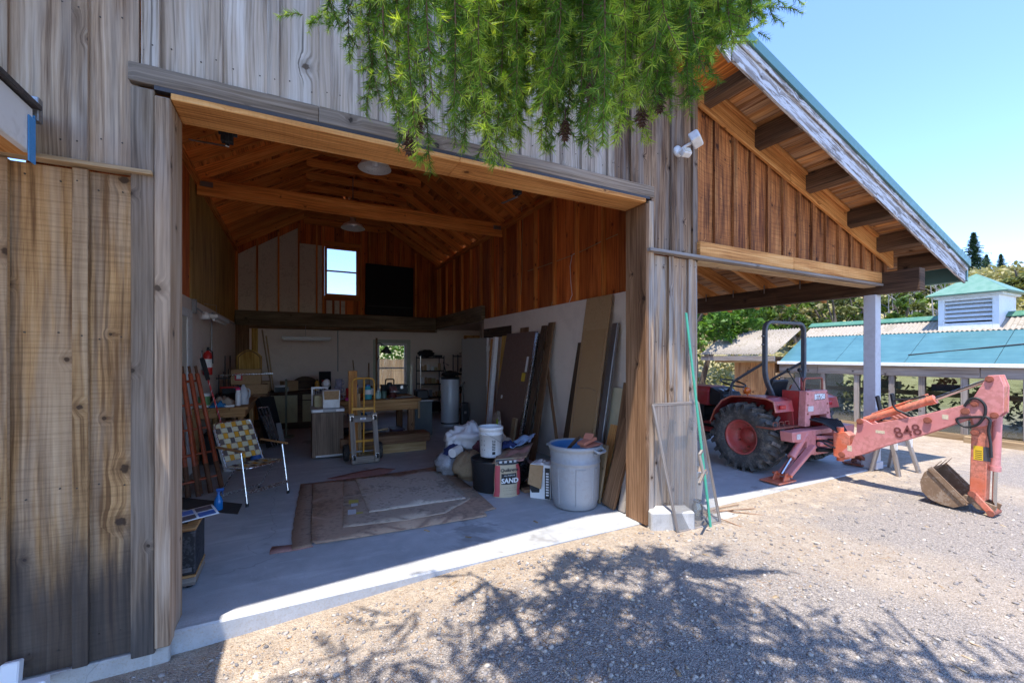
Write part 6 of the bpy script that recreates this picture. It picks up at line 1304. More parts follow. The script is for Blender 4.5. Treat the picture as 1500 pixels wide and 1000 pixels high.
for sg, xa in ((-1, 5.70), (1, 6.70)):         # outrigger frames
    m = MB(); xo, xi = (5.70, 6.24) if sg < 0 else (7.22, 6.68)
    m.prism([(xo, .63), (xi, .63), (xi, .30), (xi-(.20 if sg < 0 else -.20), .30), (xi-(.20 if sg < 0 else -.20), .48), (xo+(.02 if sg < 0 else -.02), .50)][::1 if sg > 0 else -1], (0, 3.44 if sg < 0 else 3.44, 0), (1, 0, 0), (0, 0, 1), .16 if sg < 0 else .16)
    m.build('outrigger_frame', M_kpink, tr, bevel=.006)
    px_ = 5.53 if sg < 0 else 7.50; xt = xi-.14 if sg < 0 else xi+.14; k = 1 if sg < 0 else -1
    m = MB(); m.beam((xt+.02*k, 3.25, .43), (px_+.06*k, 3.27, .09), .05, .085, (0, 1, 0)); m.beam((xt+.02*k, 3.37, .43), (px_+.06*k, 3.37, .09), .02, .085, (0, 1, 0)); m.build('outrigger_arm', M_kpink if sg < 0 else M_kbrown, tr, bevel=.008)
    m = MB(); a = Vector((xt-.05*k, 3.31, .58)); b = Vector((px_+.01*k, 3.32, .11)); m.cyl(a, a.lerp(b, .55), .043, n=18); m.cyl(a.lerp(b, .53), a.lerp(b, .60), .048, n=18); m.build('outrigger_cylinder', M_kpink, tr)
    m = MB(); m.cyl(a.lerp(b, .55), b, .018, n=14); m.build('rod', M_rod, tr)
    m = MB(); m.box((px_, 3.36, .022), (.36, .26, .02)); m.prism([(-.06, 0), (.09, 0), (.05, .10), (.0, .10)], (px_, 3.40, .032), (k, 0, 0), (0, 0, 1), .018); m.prism([(-.06, 0), (.09, 0), (.05, .10), (.0, .10)], (px_, 3.27, .032), (k, 0, 0), (0, 0, 1), .018); m.cyl((px_+.03*k, 3.20, .10), (px_+.03*k, 3.44, .10), .016); m.build('outrigger_pad', M_korange if sg < 0 else M_kbrown, tr, bevel=.004)
m = MB(); m.bx(5.60, 6.20, 3.45, 3.70, .645, .665); m.build('foot_plate', M_kbrown, tr)
m = MB()
for k in range(3): m.tube(rpath([(5.66+.13*k, 3.5, .665), (5.66+.13*k, 3.5, .73), (5.75+.13*k, 3.5, .73), (5.75+.13*k, 3.5, .665)], .01), .006, 5)
m.build('foot_guard', M_kbrown, tr)
m = MB()         # frame tubes and swing cylinders between the outriggers
m.bx(6.24, 6.68, 3.30, 3.46, .28, .36); m.bx(6.24, 6.68, 3.30, 3.46, .55, .62); m.build('cross_frame', M_kpink, tr, bevel=.006)
for z, y0 in ((.52, 3.26), (.44, 3.22), (.36, 3.24)):
    m = MB(); m.cyl((6.24, y0+.03, z), (6.50, y0-.06, z-.015), .030, n=14); m.cyl((6.50, y0-.06, z-.015), (6.62, y0-.10, z-.02), .014, n=10); m.build('swing_cylinder', M_kpink if z > .4 else M_blackmat, tr)
m = MB()
for k in range(9): x = 6.26+.05*k; m.tube([(x, 3.40, .76-.01*(k % 3)), (x+.05, 3.22, .72), (6.46+.02*(k-4), 3.06, .60), (6.44+.015*(k-4), 2.94, .52)], .014, 6)
for k in range(6): m.tube([(6.28+.05*k, 3.30, .5), (6.3+.05*k, 3.14, .42+.04*(k % 3)), (6.40+.02*k, 3.02, .40)], .012, 6)
m.build('hose', M_black, tr)
m = MB(); m.prism([(3.12, .30), (3.12, .60), (2.98, .64), (2.93, .60), (2.93, .30), (3.0, .27)], (6.33, 0, 0), (0, 1, 0), (0, 0, 1), .14); m.cyl((6.40, 3.07, .24), (6.40, 3.07, .68), .04); m.build('swing_post', M_korange, tr, bevel=.006)
BXc = 6.38
bp = [(3.05, .335), (2.90, .50), (2.845, .66), (2.845, .79), (2.80, .835), (2.74, .82), (2.68, .785), (2.25, .935), (1.86, 1.11), (1.80, 1.05), (1.84, .955), (2.2, .73), (2.60, .51), (2.80, .38), (2.97, .305)]
m = MB(); m.prism(bp[::-1], (BXc-.075, 0, 0), (0, 1, 0), (0, 0, 1), .012); m.prism(bp[::-1], (BXc+.063, 0, 0), (0, 1, 0), (0, 0, 1), .012)
ip = [(2.79, .78), (2.68, .76), (2.25, .915), (1.9, 1.07), (1.88, .97), (2.2, .76), (2.6, .54), (2.78, .45)]; m.prism(ip[::-1], (BXc-.062, 0, 0), (0, 1, 0), (0, 0, 1), .124); m.build('boom', M_kpink, tr, bevel=.004)
m = MB()
for y_, z_ in ((3.0, .345), (2.80, .80), (2.16, .90), (1.86, 1.035)): m.cyl((BXc-.105, y_, z_), (BXc+.105, y_, z_), .026, n=14); m.cyl((BXc-.085, y_, z_), (BXc-.10, y_, z_), .036, n=14)
m.build('pin', M_kbrown, tr)
m = MB(); m.text('848', Vector((BXc-.076, 2.34, .745)), (0, -1, -.0+.36), (0, .36, 1), .175, .004, bold=.001); m.build('lettering', plain('raised_number_shade', (.17, .045, .04), .5), tr)  # shade cast by the raised digits is put into their darker colour
a = PX(1268, 615, BXc); b = PX(1368, 585, BXc); c_ = PX(1455, 554, BXc)
m = MB(); m.cyl(a, b, .042, n=20); m.cyl(b-(b-a).normalized()*.05, b+(b-a).normalized()*.012, .05, n=20); m.tube([a.lerp(b, .1)+Vector((0, 0, .05)), b+Vector((0, .05, .055))], .01, 6); m.build('boom_cylinder', M_korange, tr)
m = MB(); m.cyl(b, c_, .019, n=14); m.build('rod', M_rod, tr)
st = side_pts([(880, 300), (1005, 125), (1070, 122), (1095, 185), (1092, 330), (1010, 370), (985, 850), (890, 855), (905, 420)], BXc)
m = MB(); m.prism(st[::-1], (BXc-.06, 0, 0), (0, 1, 0), (0, 0, 1), .12); m.build('dipper_arm', M_korange, tr, bevel=.006)
hd = side_pts([(885, 300), (1005, 118), (1072, 116), (1100, 183), (1096, 335), (1000, 410), (930, 420)], BXc)
m = MB(); m.prism(hd[::-1], (BXc-.078, 0, 0), (0, 1, 0), (0, 0, 1), .015); m.prism(hd[::-1], (BXc+.063, 0, 0), (0, 1, 0), (0, 0, 1), .015); m.build('dipper_head', M_kpink, tr, bevel=.004)
q0, q1 = PX(1426, 652, BXc-.061), PX(1436, 674, BXc-.061); m = MB(); m.bx(BXc-.0625, BXc-.0605, q0.y, q1.y-.02, q1.z, q0.z); m.build('yellow_label', plain('warning_yellow', (.72, .45, .02), .5), tr)
m = MB(); m.bx(BXc-.0625, BXc-.0605, q1.y-.022, q1.y-.075, q1.z, q0.z); m.build('black_label', plain('label_black', (.07, .07, .08), .5), tr)
m = MB()
for k in range(5): m.bx(BXc-.0632, BXc-.0626, q0.y-.012, q1.y-.012, q1.z+.012+.02*k, q1.z+.018+.02*k)
m.build('label_text', M_ink, tr)
m = MB()
for x, y in ((1016, 140), (930, 282), (1045, 350), (930, 450)): p = PX(1200+x/4, 520+y/4, BXc); m.cyl(p-Vector((.10, 0, 0)), p+Vector((.10, 0, 0)), .022, n=14); m.cyl(p-Vector((.08, 0, 0)), p-Vector((.092, 0, 0)), .032, n=14)
m.build('pin', M_kbrown, tr)
ca = PX(1200+1045/4, 520+355/4, BXc); cb = PX(1200+1032/4, 520+675/4, BXc); cc = PX(1200+1024/4, 520+925/4, BXc); cc.z = max(cc.z, .02)
m = MB(); m.cyl(ca, cb, .036, n=18); m.cyl(cb+(ca-cb)*.08, cb-(ca-cb)*.01, .042, n=18); m.build('bucket_cylinder', M_kpink, tr)
m = MB(); m.cyl(cb, cc, .019, n=14); m.build('rod', M_rod, tr)
la = PX(1200+915/4, 520+805/4, BXc)
for dx_ in (-.082, .062): m = MB(); P0, P1 = la, cc; m.beam(P0+Vector((dx_+.01, 0, 0)), P1+Vector((dx_+.01, 0, 0)), .018, .06, (1, 0, 0)) if False else m.beam(P0+Vector((dx_+.01, 0, 0)), P1+Vector((dx_+.01, 0, 0)), .06, .018, (1, 0, 0)); m.build('link', M_korange, tr, bevel=.006)
m = MB()
for p in (la, cc): m.cyl(p-Vector((.10, 0, 0)), p+Vector((.10, 0, 0)), .03, n=14)
m.build('pin', M_kbrown, tr)
m = MB()         # warning stickers and grease fittings
for y_, z_, w_, h_ in ((2.92, .44, .05, .07), (2.60, .70, .09, .035), (2.02, .955, .05, .05)): m.bx(BXc-.0768, BXc-.0752, y_-w_/2, y_+w_/2, z_-h_/2, z_+h_/2)
m.build('warning_sticker', plain('worn_sticker', (.62, .52, .36), .6, var=.5, scale=60), tr)
m = MB(); m.bx(6.22, 6.34, 3.364, 3.3688, .86, .93); m.bx(5.80, 5.88, 3.274, 3.2795, .53, .60); m.build('warning_sticker', plain('worn_sticker_white', (.6, .58, .55), .6, var=.5, scale=60), tr)
# hydraulic hoses along the boom
m = MB(); z_ = lambda x, y, dx=0.0: PX(1200+x/4, 520+y/4, BXc-.09+dx)
m.tube(rpath([z_(850, 300), z_(880, 255), z_(930, 250), z_(975, 290), z_(975, 350), z_(930, 410), z_(860, 425), z_(815, 400), z_(800, 370), z_(900, 362), z_(985, 360), z_(1005, 385), z_(990, 440), z_(1005, 520), z_(1008, 600)], .04), .012, 8)
m.tube(rpath([z_(525, 348), z_(450, 320), z_(430, 290), z_(440, 262), z_(560, 255), z_(620, 238)], .05), .011, 8); m.build('hose', M_black, tr)
# bucket
XB0, XB1 = 6.26, 6.62
sp = side_pts([(655, 662), (612, 690), (590, 742), (600, 795), (640, 838), (710, 872), (785, 893), (862, 880)], XB0)
sp = [(y, max(z, .0)) for y, z in sp]
m = MB(); m.prism(sp[::-1], (XB0, 0, 0), (0, 1, 0), (0, 0, 1), .012); m.prism(sp[::-1], (XB1-.012, 0, 0), (0, 1, 0), (0, 0, 1), .012)
for (y0, z0), (y1, z1) in zip(sp, sp[1:]): m.beam((XB0+.012, (y0+y1)/2, (z0+z1)/2), (XB1-.012, (y0+y1)/2, (z0+z1)/2), math.hypot(y1-y0, z1-z0)*1.06, .012, Vector((0, -(z1-z0), y1-y0))) if False else m.hexa([(XB0+.012, y0, z0), (XB1-.012, y0, z0), (XB0+.012, y1, z1), (XB1-.012, y1, z1)]+[(x, y-(y-2.08)*.04, z+.012) for x, y, z in ((XB0+.012, y0, z0), (XB1-.012, y0, z0), (XB0+.012, y1, z1), (XB1-.012, y1, z1))], 0)
bk_ = m.build('bucket', M_mud, tr, bevel=.003)
(ya, za), (yb, zb) = sp[0], sp[-1]
for x in (XB0-.008, XB1+.008): m = MB(); m.beam((x, ya+.01, za+.005), (x, yb, zb+.02), .05, .014, (1, 0, 0)); m.build('side_cutter', M_mud, bk_)
for k in range(3): x = XB0+.05+.13*k; m = MB(); m.hexa([(x, ya+.02, za-.02), (x+.045, ya+.02, za-.02), (x, ya+.0, za+.0), (x+.045, ya, za), (x+.008, ya-.06, za+.085), (x+.037, ya-.06, za+.085), (x+.008, ya-.065, za+.09), (x+.037, ya-.065, za+.09)], 2); m.build('tooth', M_mud, bk_)
m = MB()
for x in (BXc-.075, BXc+.06): m.prism([(yb+.10, zb-.02), (yb-.02, zb+.02), (la.y-.03, max(.03, la.z-.16)), (cc.y-.02, .03), (cc.y-.04, .10), (la.y-.01, la.z-.03), (yb+.03, zb+.10)], (x, 0, 0), (0, 1, 0), (0, 0, 1), .015)
m.build('bucket_ear', M_mud, bk_, bevel=.003)
# ------------------------------------------------------------------ things by the post and the pier
t = thing('sawhorse', 'weathered white sawhorse standing beyond the backhoe boom next to the post', 'sawhorse', (7.5, 2.9, 0))
m = MB(); m.beam((7.28, 2.98, .62), (7.80, 2.94, .62), .05, .10); m.build('top_rail', W['aged'], t, bevel=.004)
for x, y, tx in ((7.30, 2.80, 7.36), (7.30, 3.12, 7.36), (7.78, 2.76, 7.74), (7.78, 3.10, 7.74)):
    m = MB(); m.beam((x, y, -.03), (tx, 2.96+(y-2.96)*.2, .60), .04, .06, (1, 0, 0)); m.build('leg', W['aged'], t, bevel=.003)
for x in (7.33, 7.76): m = MB(); m.beam((x, 2.83, .40), (x, 3.07, .40), .02, .14); m.build('gusset', M_whitepaint, t)
t = thing('rusty_implement', 'rusty pink implement frame with black uprights lying on the sawhorse', 'implement', (7.55, 3.0, .67))
m = MB(); m.beam((7.30, 2.96, .70), (7.86, 2.93, .72), .20, .05); 
for x in (7.42, 7.56, 7.70): m.beam((x, 2.86, .74), (x-.03, 3.05, .86), .07, .03)
m.build('frame', M_kbrown, t, bevel=.004); m = MB(); m.beam((7.32, 2.99, .72), (7.24, 3.02, 1.06), .03, .05); m.beam((7.68, 2.98, .75), (7.61, 3.0, 1.08), .03, .05); m.build('upright', M_black, t, bevel=.004)
# screen door leaning on the pier
def mesh_mat():
    M = Mat('insect_screen'); u, v, _ = M.sep(M.uv()); 
    d = M.n('BsdfPrincipled', {'Base Color': (.185, .18, .175, 1), 'Roughness': .5}); tt = M.n('BsdfTransparent')
    n_ = M.noise(M.pos(), 6, 3, .6)
    mx = M.n('MixShader', {0: M.mr(n_, .3, .7, .42, .50), 1: tt.outputs[0], 2: d.outputs[0]}); M.n('OutputMaterial', {0: mx.outputs[0]}); return M.m
a0, a1 = G(993, 780, -.02), G(1055, 766, -.02); top0 = PY(956, 593, 3.03); top1 = PY(1022, 589, 3.03)
t = thing('insect_screen', 'leaning insect screen panel with a weathered frame in front of the pier', 'screen', tuple(a0))
fr = (a0, a1, top1, top0); sn = (a1-a0).cross(top0-a0).normalized()
m = MB()
for p, q in ((a0, a1), (a0, top0), (a1, top1), (top0, top1)): m.beam(p, q, .028, .016, sn)
m.build('frame', W['aged'], t, bevel=.002)
m = MB(); m.quad([p+sn*.004 for p in fr]); m.build('mesh', mesh_mat(), t)
g0 = PY(1005, 458, 3.0); g1 = G(1041, 772, -.02); m = MB(); m.beam(g1, g0, .026, .014, (0, -1, .3)); tag(m.build('green_stake', plain('green_strip', (.055, .33, .21), .5, var=.12), bevel=.003), 'tall green stake leaning across the insect screen', 'stake')
t = thing('window_frame', 'small old wooden frame hooked on the insect screen', 'frame', tuple(PD(1025, 690, 4.05)))
c = PD(1029, 676, 3.98); e1 = Vector((.9, .42, 0)).normalized(); e2 = Vector((0, .25, .97)); m = MB()
for p, q in ((c-e1*.055+e2*.07, c+e1*.055+e2*.09), (c-e1*.05-e2*.10, c+e1*.06-e2*.09), (c-e1*.055+e2*.07, c-e1*.05-e2*.10), (c-e1*.22-e2*.15, c-e1*.04-e2*.10)): m.beam(p, q, .022, .02, (0, -1, 0))
m.build('stick', W['aged'], t)
b_ = Vector((3.22, 3.0, -.045)); rm = rotz(.25); m = MB(); m.box((3.20, 2.985, .05), (.42, .20, .20), rotz(R(-24))); tag(m.build('stone_block', M_conc, bevel=.012), 'rough pale concrete block lying at the foot of the pier', 'block')
c = Vector((3.86, 3.30, .0)); t = thing('paper_bucket', 'white bucket with a torn tan bag behind the insect screen', 'bucket', tuple(c))
m = MB(); m.lathe([(0, .0), (.11, .0), (.135, .36), (.14, .36), (.14, .38), (.128, .38), (.105, .02), (0, .02)], c, n=30); m.build('pail', M_whitepaint, t); m = MB(); m.blob(c+Vector((.03, -.02, .32)), (.14, .12, .10), amp=.3, seed=41); m.build('torn_bag', M_card, t)
c = G(1016, 760); c = Vector((3.60, 2.99, -.03)); m = MB(); m.lathe([(0, .0), (.05, .0), (.055, .01), (.055, .14), (.04, .17), (.042, .20), (.038, .20), (.036, .17), (.05, .13), (.05, .012), (0, .01)], c, n=22); tag(m.build('glass_jar', glass('jar_glass', (.85, .9, .9), .12)), 'empty glass jar on the ground behind the insect screen', 'jar')
m = MB(); rr = random.Random(3)
for k in range(7): a = Vector((3.75+rr.uniform(-.2, .5), 2.93+rr.uniform(-.1, .16), -.02+rr.uniform(0, .02))); d = Vector((rr.uniform(-1, 1), rr.uniform(-.5, .5), .02)).normalized()*rr.uniform(.1, .28); m.tube([a-d, a+d*.1+Vector((0, 0, .008)), a+d], .005, 5)
o = tag(m.build('kindling', plain('orange_twigs', (.27, .15, .085), .8)), 'scattered orange twigs on the ground at the screen foot', 'twigs')
m = MB(); m.bx(3.60, 4.05, 2.86, 3.0, -.045, -.012); tag(m.build('paving_slab', M_conc, bevel=.006), 'flat pale paving slab under the foot of the insect screen', 'slab')
# flood light on the pier
c = PY(993, 222, 3.06); t = thing('flood_light', 'white twin head flood light on the barn front above the pier', 'flood light', tuple(c))
m = MB(); m.lathe([(0, 0), (.055, 0), (.055, .02), (.04, .035), (0, .035)], c+Vector((0, .012, 0)), rot3(R(90), 0, 0), 20); m.tube([c+Vector((0, -.02, 0)), c+Vector((.03, -.07, .03)), c+Vector((.07, -.10, .055))], .014, 8); m.tube([c+Vector((0, -.02, -.01)), c+Vector((-.01, -.07, -.04))], .014, 8); m.build('mount', M_whitepaint, t)
for d, rr_ in ((Vector((.10, -.13, .085)), rot3(R(-24), R(18), R(24))), (Vector((-.005, -.10, -.055)), rot3(R(-30), 0, R(-10)))):
    s_ = 1.0 if d.x > .05 else .7
    m = MB(); m.box(c+d, (.135*s_, .09*s_, .11*s_), rr_); h_ = m.build('lamp_head', M_whitepaint, t, bevel=.012, seg=2); m = MB(); m.box(c+d+rr_ @ Vector((0, -.046*s_, 0)), (.11*s_, .006, .085*s_), rr_); m.build('lens', plain('cream_lens', (.66, .60, .48), .25), h_)
# white downpipe end at the corner of the frame
c = G(20, 1000, -.12); t = thing('downpipe', 'white plastic downpipe elbow at the foot of the tan siding', 'downpipe', tuple(c))
m = MB(); m.beam(PY(14, 1010, 3.0), PY(18, 968, 3.03), .07, .05, (0, 1, 0)); m.build('pipe', M_whitepaint, t, bevel=.006); m = MB(); m.beam(PY(20, 1012, 2.98), PY(70, 1000, 2.98), .06, .06); m.build('spout', M_whitepaint, t, bevel=.006)
# ------------------------------------------------------------------ greenhouse, cupola, shed
random.seed(11)
def teal_mat():
    M = Mat('teal_panel'); p = M.pos(); x, y, z = M.sep(p)
    n1 = M.noise(M.comb(M.math('MULTIPLY', y, 1.2), M.math('MULTIPLY', z, 26.0)), 1, 4, .65); n2 = M.noise(p, 3, 4, .6)
    c = M.ramp(M.math('MULTIPLY_ADD', n1, .5, M.math('MULTIPLY', n2, .5)), [(.35, (.045, .125, .145)), (.6, (.07, .175, .195)), (.75, (.14, .25, .265))])
    return M.out(c, .35, normal=M.bump(n1, .1, .01), spec=.5)
M_teal_roof = teal_mat()
M_corr = plain('dusty_corrugated_sheet', (.33, .28, .22), .75, var=.25, scale=3, dirt=((.19, .155, .10), .75))
M_greencap = plain('green_ridge_cap', (.055, .165, .10), .45, var=.12, dirt=((.2, .3, .2), .4))
M_pane = glass('dusty_glazing', (.74, .80, .74), .10, .12)
M_leaf = foliage('bush_leaf', (.035, .07, .012), (.12, .19, .03), (.30, .36, .07), .35)
M_oak = foliage('oak_leaf', (.03, .075, .01), (.11, .22, .03), (.26, .40, .06), .4)
M_olive = foliage('olive_leaf', (.055, .07, .02), (.17, .185, .055), (.32, .32, .12), .3)
M_brush = foliage('dry_brush', (.12, .12, .045), (.33, .295, .125), (.56, .48, .27), .35)
M_conif = foliage('conifer', (.012, .035, .018), (.045, .095, .045), None, .15)
M_bark = plain('bark', (.10, .075, .055), .95, var=.3, scale=6, bump=.6, bscale=20)
M_deadwood = plain('dead_wood', (.27, .25, .235), .9, var=.2)
gx, GY0, GY1 = 11.55, .4, 6.95; RX = 13.1
gh = thing('greenhouse', 'long low greenhouse with teal roof panels and weathered timber frame', 'greenhouse', (12.6, 3.5, 0))
def rz_(x): return 1.46+(x-gx)*(2.42-1.46)/(RX-gx)
def slab_x(m, x0, x1, y0, y1, dz, th, mat=0): m.hexa([(x0, y0, rz_(x0)+dz), (x1, y0, rz_(x1)+dz), (x0, y1, rz_(x0)+dz), (x1, y1, rz_(x1)+dz), (x0, y0, rz_(x0)+dz+th), (x1, y0, rz_(x1)+dz+th), (x0, y1, rz_(x0)+dz+th), (x1, y1, rz_(x1)+dz+th)], 1, mat)
m = MB(); y = GY0
while y < GY1-.01: slab_x(m, gx-.12, 12.62, y+.004, min(y+1.31, GY1)-.004, .03, .012); y += 1.31
m.build('roof_panel', M_teal_roof, gh)
m = MB(); m.grid(lambda u, v: Vector((12.56+(RX-12.56)*u, GY0+(GY1-GY0)*v, rz_(12.56+(RX-12.56)*u)+.055+.012*math.sin(v*(GY1-GY0)*2*math.pi/.076))), 1, 680); m.build('corrugated_strip', M_corr, gh)
m = MB(); slab_x(m, RX-.14, RX+.02, GY0-.05, GY1+.06, .085, .02); m.hexa([(RX+.02, GY0-.05, 2.50), (RX+.2, GY0-.05, 2.43), (RX+.02, GY1+.06, 2.50), (RX+.2, GY1+.06, 2.43), (RX+.02, GY0-.05, 2.54), (RX+.2, GY0-.05, 2.45), (RX+.02, GY1+.06, 2.54), (RX+.2, GY1+.06, 2.45)], 1); m.build('ridge_cap', M_greencap, gh)
m = MB(); m.hexa([(RX+.02, GY0, 2.40), (14.6, GY0, 1.5), (RX+.02, GY1, 2.40), (14.6, GY1, 1.5), (RX+.02, GY0, 2.43), (14.6, GY0, 1.53), (RX+.02, GY1, 2.43), (14.6, GY1, 1.53)], 1); m.build('rear_roof', M_corr, gh)
m = MB(); y = GY0
while y < GY1: m.bx(gx-.14, gx-.06, y, min(y+2.2, GY1)-.004, 1.405, 1.475); y += 2.2
m.build('white_eave', M_whitepaint, gh, bevel=.004)
m = MB(); y = GY0
while y < GY1: m.bx(gx-.06, gx+.06, y, min(y+2.8, GY1)-.005, 1.19, 1.40); y += 2.8
m.build('eave_beam', W['aged'], gh, bevel=.008)
m = MB(); m.bx(gx-.05, gx+.07, GY0, GY1, -.04, .10); m.build('sill', W['pale'], gh)
py_ = [.5, 1.6, 2.62, 3.42, 4.05, 4.55, 5.2, 5.9, 6.88]
for y in py_: m = MB(); m.bx(gx-.04, gx+.05, y-.05, y+.05, .10, 1.19, axis=2); m.build('post', W['aged'], gh, bevel=.004)
m = MB(); m.bx(gx+.01, gx+.04, GY0, GY1, .80, .90); m.build('rail', W['pale'], gh)
m = MB(); m.bx(gx-.012, gx-.006, GY0, GY1, .10, 1.19); m.build('glazing', M_pane, gh)
m = MB(); m.bx(gx, 14.6, GY1-.03, GY1, -.03, 1.44); m.bx(gx, 14.6, GY0, GY0+.03, -.03, 1.44); m.build('end_wall', W['aged'], gh)
for y in np.arange(.8, 6.9, .75): 
    m = MB(); m.beam((gx+.02, y, 1.42), (RX, y, 2.38), .05, .08); m.build('roof_rafter', W['pale'], gh)
# cupola standing on the ridge
cu = thing('cupola', 'white louvred vent tower with green pyramid roof on the greenhouse ridge', 'cupola', (13.1, 3.72, 2.2))
cx0, cx1, cy0, cy1 = 12.62, 13.55, 3.24, 4.16
m = MB()
for x0, x1, y0, y1 in ((cx0, cx0+.10, cy0, cy0+.10), (cx0, cx0+.10, cy1-.10, cy1), (cx1-.10, cx1, cy0, cy0+.10), (cx1-.10, cx1, cy1-.10, cy1)): m.bx(x0, x1, y0, y1, 2.05, 2.92, axis=2)
m.bx(cx0, cx0+.04, cy0+.10, cy1-.10, 2.80, 2.92); m.bx(cx0, cx0+.04, cy0+.10, cy1-.10, 2.05, 2.32); m.bx(cx0+.1, cx1-.1, cy0, cy0+.04, 2.05, 2.92); m.bx(cx0+.1, cx1-.1, cy1-.04, cy1, 2.05, 2.92); m.bx(cx1-.04, cx1, cy0+.1, cy1-.1, 2.05, 2.92); m.build('box_body', M_whitepaint, cu, bevel=.005)
for k in range(5): z = 2.36+.092*k; m = MB(); m.hexa([(cx0+.0, cy0+.101, z), (cx0+.012, cy0+.101, z-.006), (cx0, cy1-.101, z), (cx0+.012, cy1-.101, z-.006), (cx0+.10, cy0+.101, z+.085), (cx0+.112, cy0+.101, z+.079), (cx0+.10, cy1-.101, z+.085), (cx0+.112, cy1-.101, z+.079)], 1); m.build('louvre', M_whitepaint, cu)
m = MB(); m.bx(cx0+.13, cx0+.135, cy0+.1, cy1-.1, 2.3, 2.85); m.build('backing', M_blackmat, cu)
m = MB(); e = .16; ap = Vector((13.085, 3.70, 3.38)); B = [Vector((cx0-e, cy0-e, 2.92)), Vector((cx1+e, cy0-e, 2.92)), Vector((cx1+e, cy1+e, 2.92)), Vector((cx0-e, cy1+e, 2.92))]
for i in range(4): m._add([B[i], B[(i+1) % 4], ap], [(0, 1, 2)], [[(0, 0), (1, 0), (.5, 1)]])
m.quad(B[::-1]); m.build('roof', plain('green_painted_roof', (.10, .215, .15), .45, var=.08, fade=((.17, .27, .21), .5)), cu, solid=.02)
m = MB(); m.bx(cx0-.06, cx1+.06, cy0-.06, cy1+.06, 2.86, 2.915); m.build('cornice', M_whitepaint, cu)
# plants inside the greenhouse
def leafball(m, c, d, n, size, rr, lo=0.0, hi=1.0, shell=.35):
    c = Vector(c)
    for _ in range(n):
        v = Vector((rr.gauss(0, 1), rr.gauss(0, 1), rr.gauss(0, 1))).normalized(); k = shell+(1-shell)*rr.random()**.5; p = c+Vector((v.x*d[0]*k, v.y*d[1]*k, v.z*d[2]*k))
        a = Vector((rr.gauss(0, 1), rr.gauss(0, 1), rr.gauss(0, .7))).normalized(); b = a.orthogonal().normalized(); b = (b*math.cos(rr.random()*6)+a.cross(b)*math.sin(rr.random()*6)).normalized(); s_ = size*rr.uniform(.6, 1.4)
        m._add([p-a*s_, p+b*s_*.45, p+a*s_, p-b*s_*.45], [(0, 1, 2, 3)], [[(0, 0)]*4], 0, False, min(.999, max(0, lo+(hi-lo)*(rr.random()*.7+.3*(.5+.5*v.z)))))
rr = random.Random(17)
for i, (y, x) in enumerate(((1.2, 12.2), (2.1, 12.6), (2.9, 12.1), (3.6, 12.5), (4.3, 12.2), (5.0, 12.6), (5.7, 12.2))):
    m = MB(); leafball(m, (x, y, .55), (.30, .36, .5), 240, .06, rr, .1, 1); tag(m.build('greenhouse_plant', M_leaf), ('leafy plant behind the glazing at the right end of the greenhouse', 'leafy plant behind the glazing under the cupola side of the greenhouse', 'leafy plant seen through the glazing behind the dipper arm', 'leafy plant seen through the glazing behind the boom cylinder', 'leafy plant seen through the glazing beside the carport post', 'leafy plant seen through the glazing behind the backhoe tower', 'leafy plant seen through the glazing behind the roll bar')[i], 'plant', 'plants inside the greenhouse')
t = thing('planter', 'dark green planter box on the greenhouse rail left of the post', 'planter', (11.8, 4.8, .9)); m = MB(); m.bx(11.66, 11.86, 4.5, 5.15, .90, 1.06); m.build('trough', plain('teal_plastic', (.02, .10, .09), .5), t, bevel=.01); m = MB(); leafball(m, (11.76, 4.82, 1.12), (.1, .3, .08), 120, .04, rr); m.build('leaves', M_leaf, t)
t = thing('planter', 'dark blue planter box on the greenhouse rail behind the boom', 'planter', (11.8, 3.8, .9)); m = MB(); m.bx(11.66, 11.86, 3.52, 3.95, .90, 1.04); m.build('trough', plain('blue_trough', (.03, .09, .16), .5), t, bevel=.01); m = MB(); leafball(m, (11.76, 3.74, 1.10), (.1, .2, .07), 90, .04, rr); m.build('leaves', M_leaf, t)
m = MB(); m.beam((11.3, 3.35, .03), (11.15, .6, .03), .10, .14); tag(m.build('bed_board', W['pale'], bevel=.006), 'timber edging board along the foot of the greenhouse', 'board')
# small timber shed with a corrugated roof
sh = thing('timber_shed', 'small brown timber shed with dusty corrugated roof beyond the carport', 'shed', (12.4, 8.6, 0))
def SZ(x): return 1.66+(x-11.35)*.62/1.1
m = MB(); m.grid(lambda u, v: Vector((11.35+1.3*u, 7.0+2.35*v-.45*u*(1-v)*0, SZ(11.35+1.3*u)+.016*math.sin(v*2.35*2*math.pi/.076))), 1, 260); m.build('roof', M_corr, sh, solid=.004)
m = MB(); m.bx(11.36, 11.41, 7.0, 9.3, 1.48, 1.62); m.build('fascia', W['aged'], sh); m = MB(); m.bx(11.55, 11.62, 6.98, 8.95, 1.42, 1.48); m.build('plate', W['pale'], sh)
m = MB(); y = 7.15
while y < 8.2: m.bx(11.62, 11.65, y, y+.166, -.02, 1.42, axis=2); y += .17
m.build('wall', wood('shed_board', (.20, .09, .035), (.42, .22, .09), (.55, .33, .16), tint=.25), sh)
m = MB(); m.bx(11.62, 12.6, 7.10, 7.14, -.02, 1.6); m.bx(11.66, 12.6, 8.2, 8.24, -.02, 1.6); m.build('side_wall', W['brown'], sh)
m = MB(); m.beam((11.62, 7.06, .98), (12.3, 7.0, 1.42), .06, .08); m.bx(11.5, 11.6, 6.6, 7.05, 1.06, 1.16); m.build('brace', W['pale'], sh)
m = MB(); m.cyl((11.60, 7.9, 1.18), (11.618, 7.9, 1.18), .03, n=10); m.build('knot_hole', M_blackmat, sh)
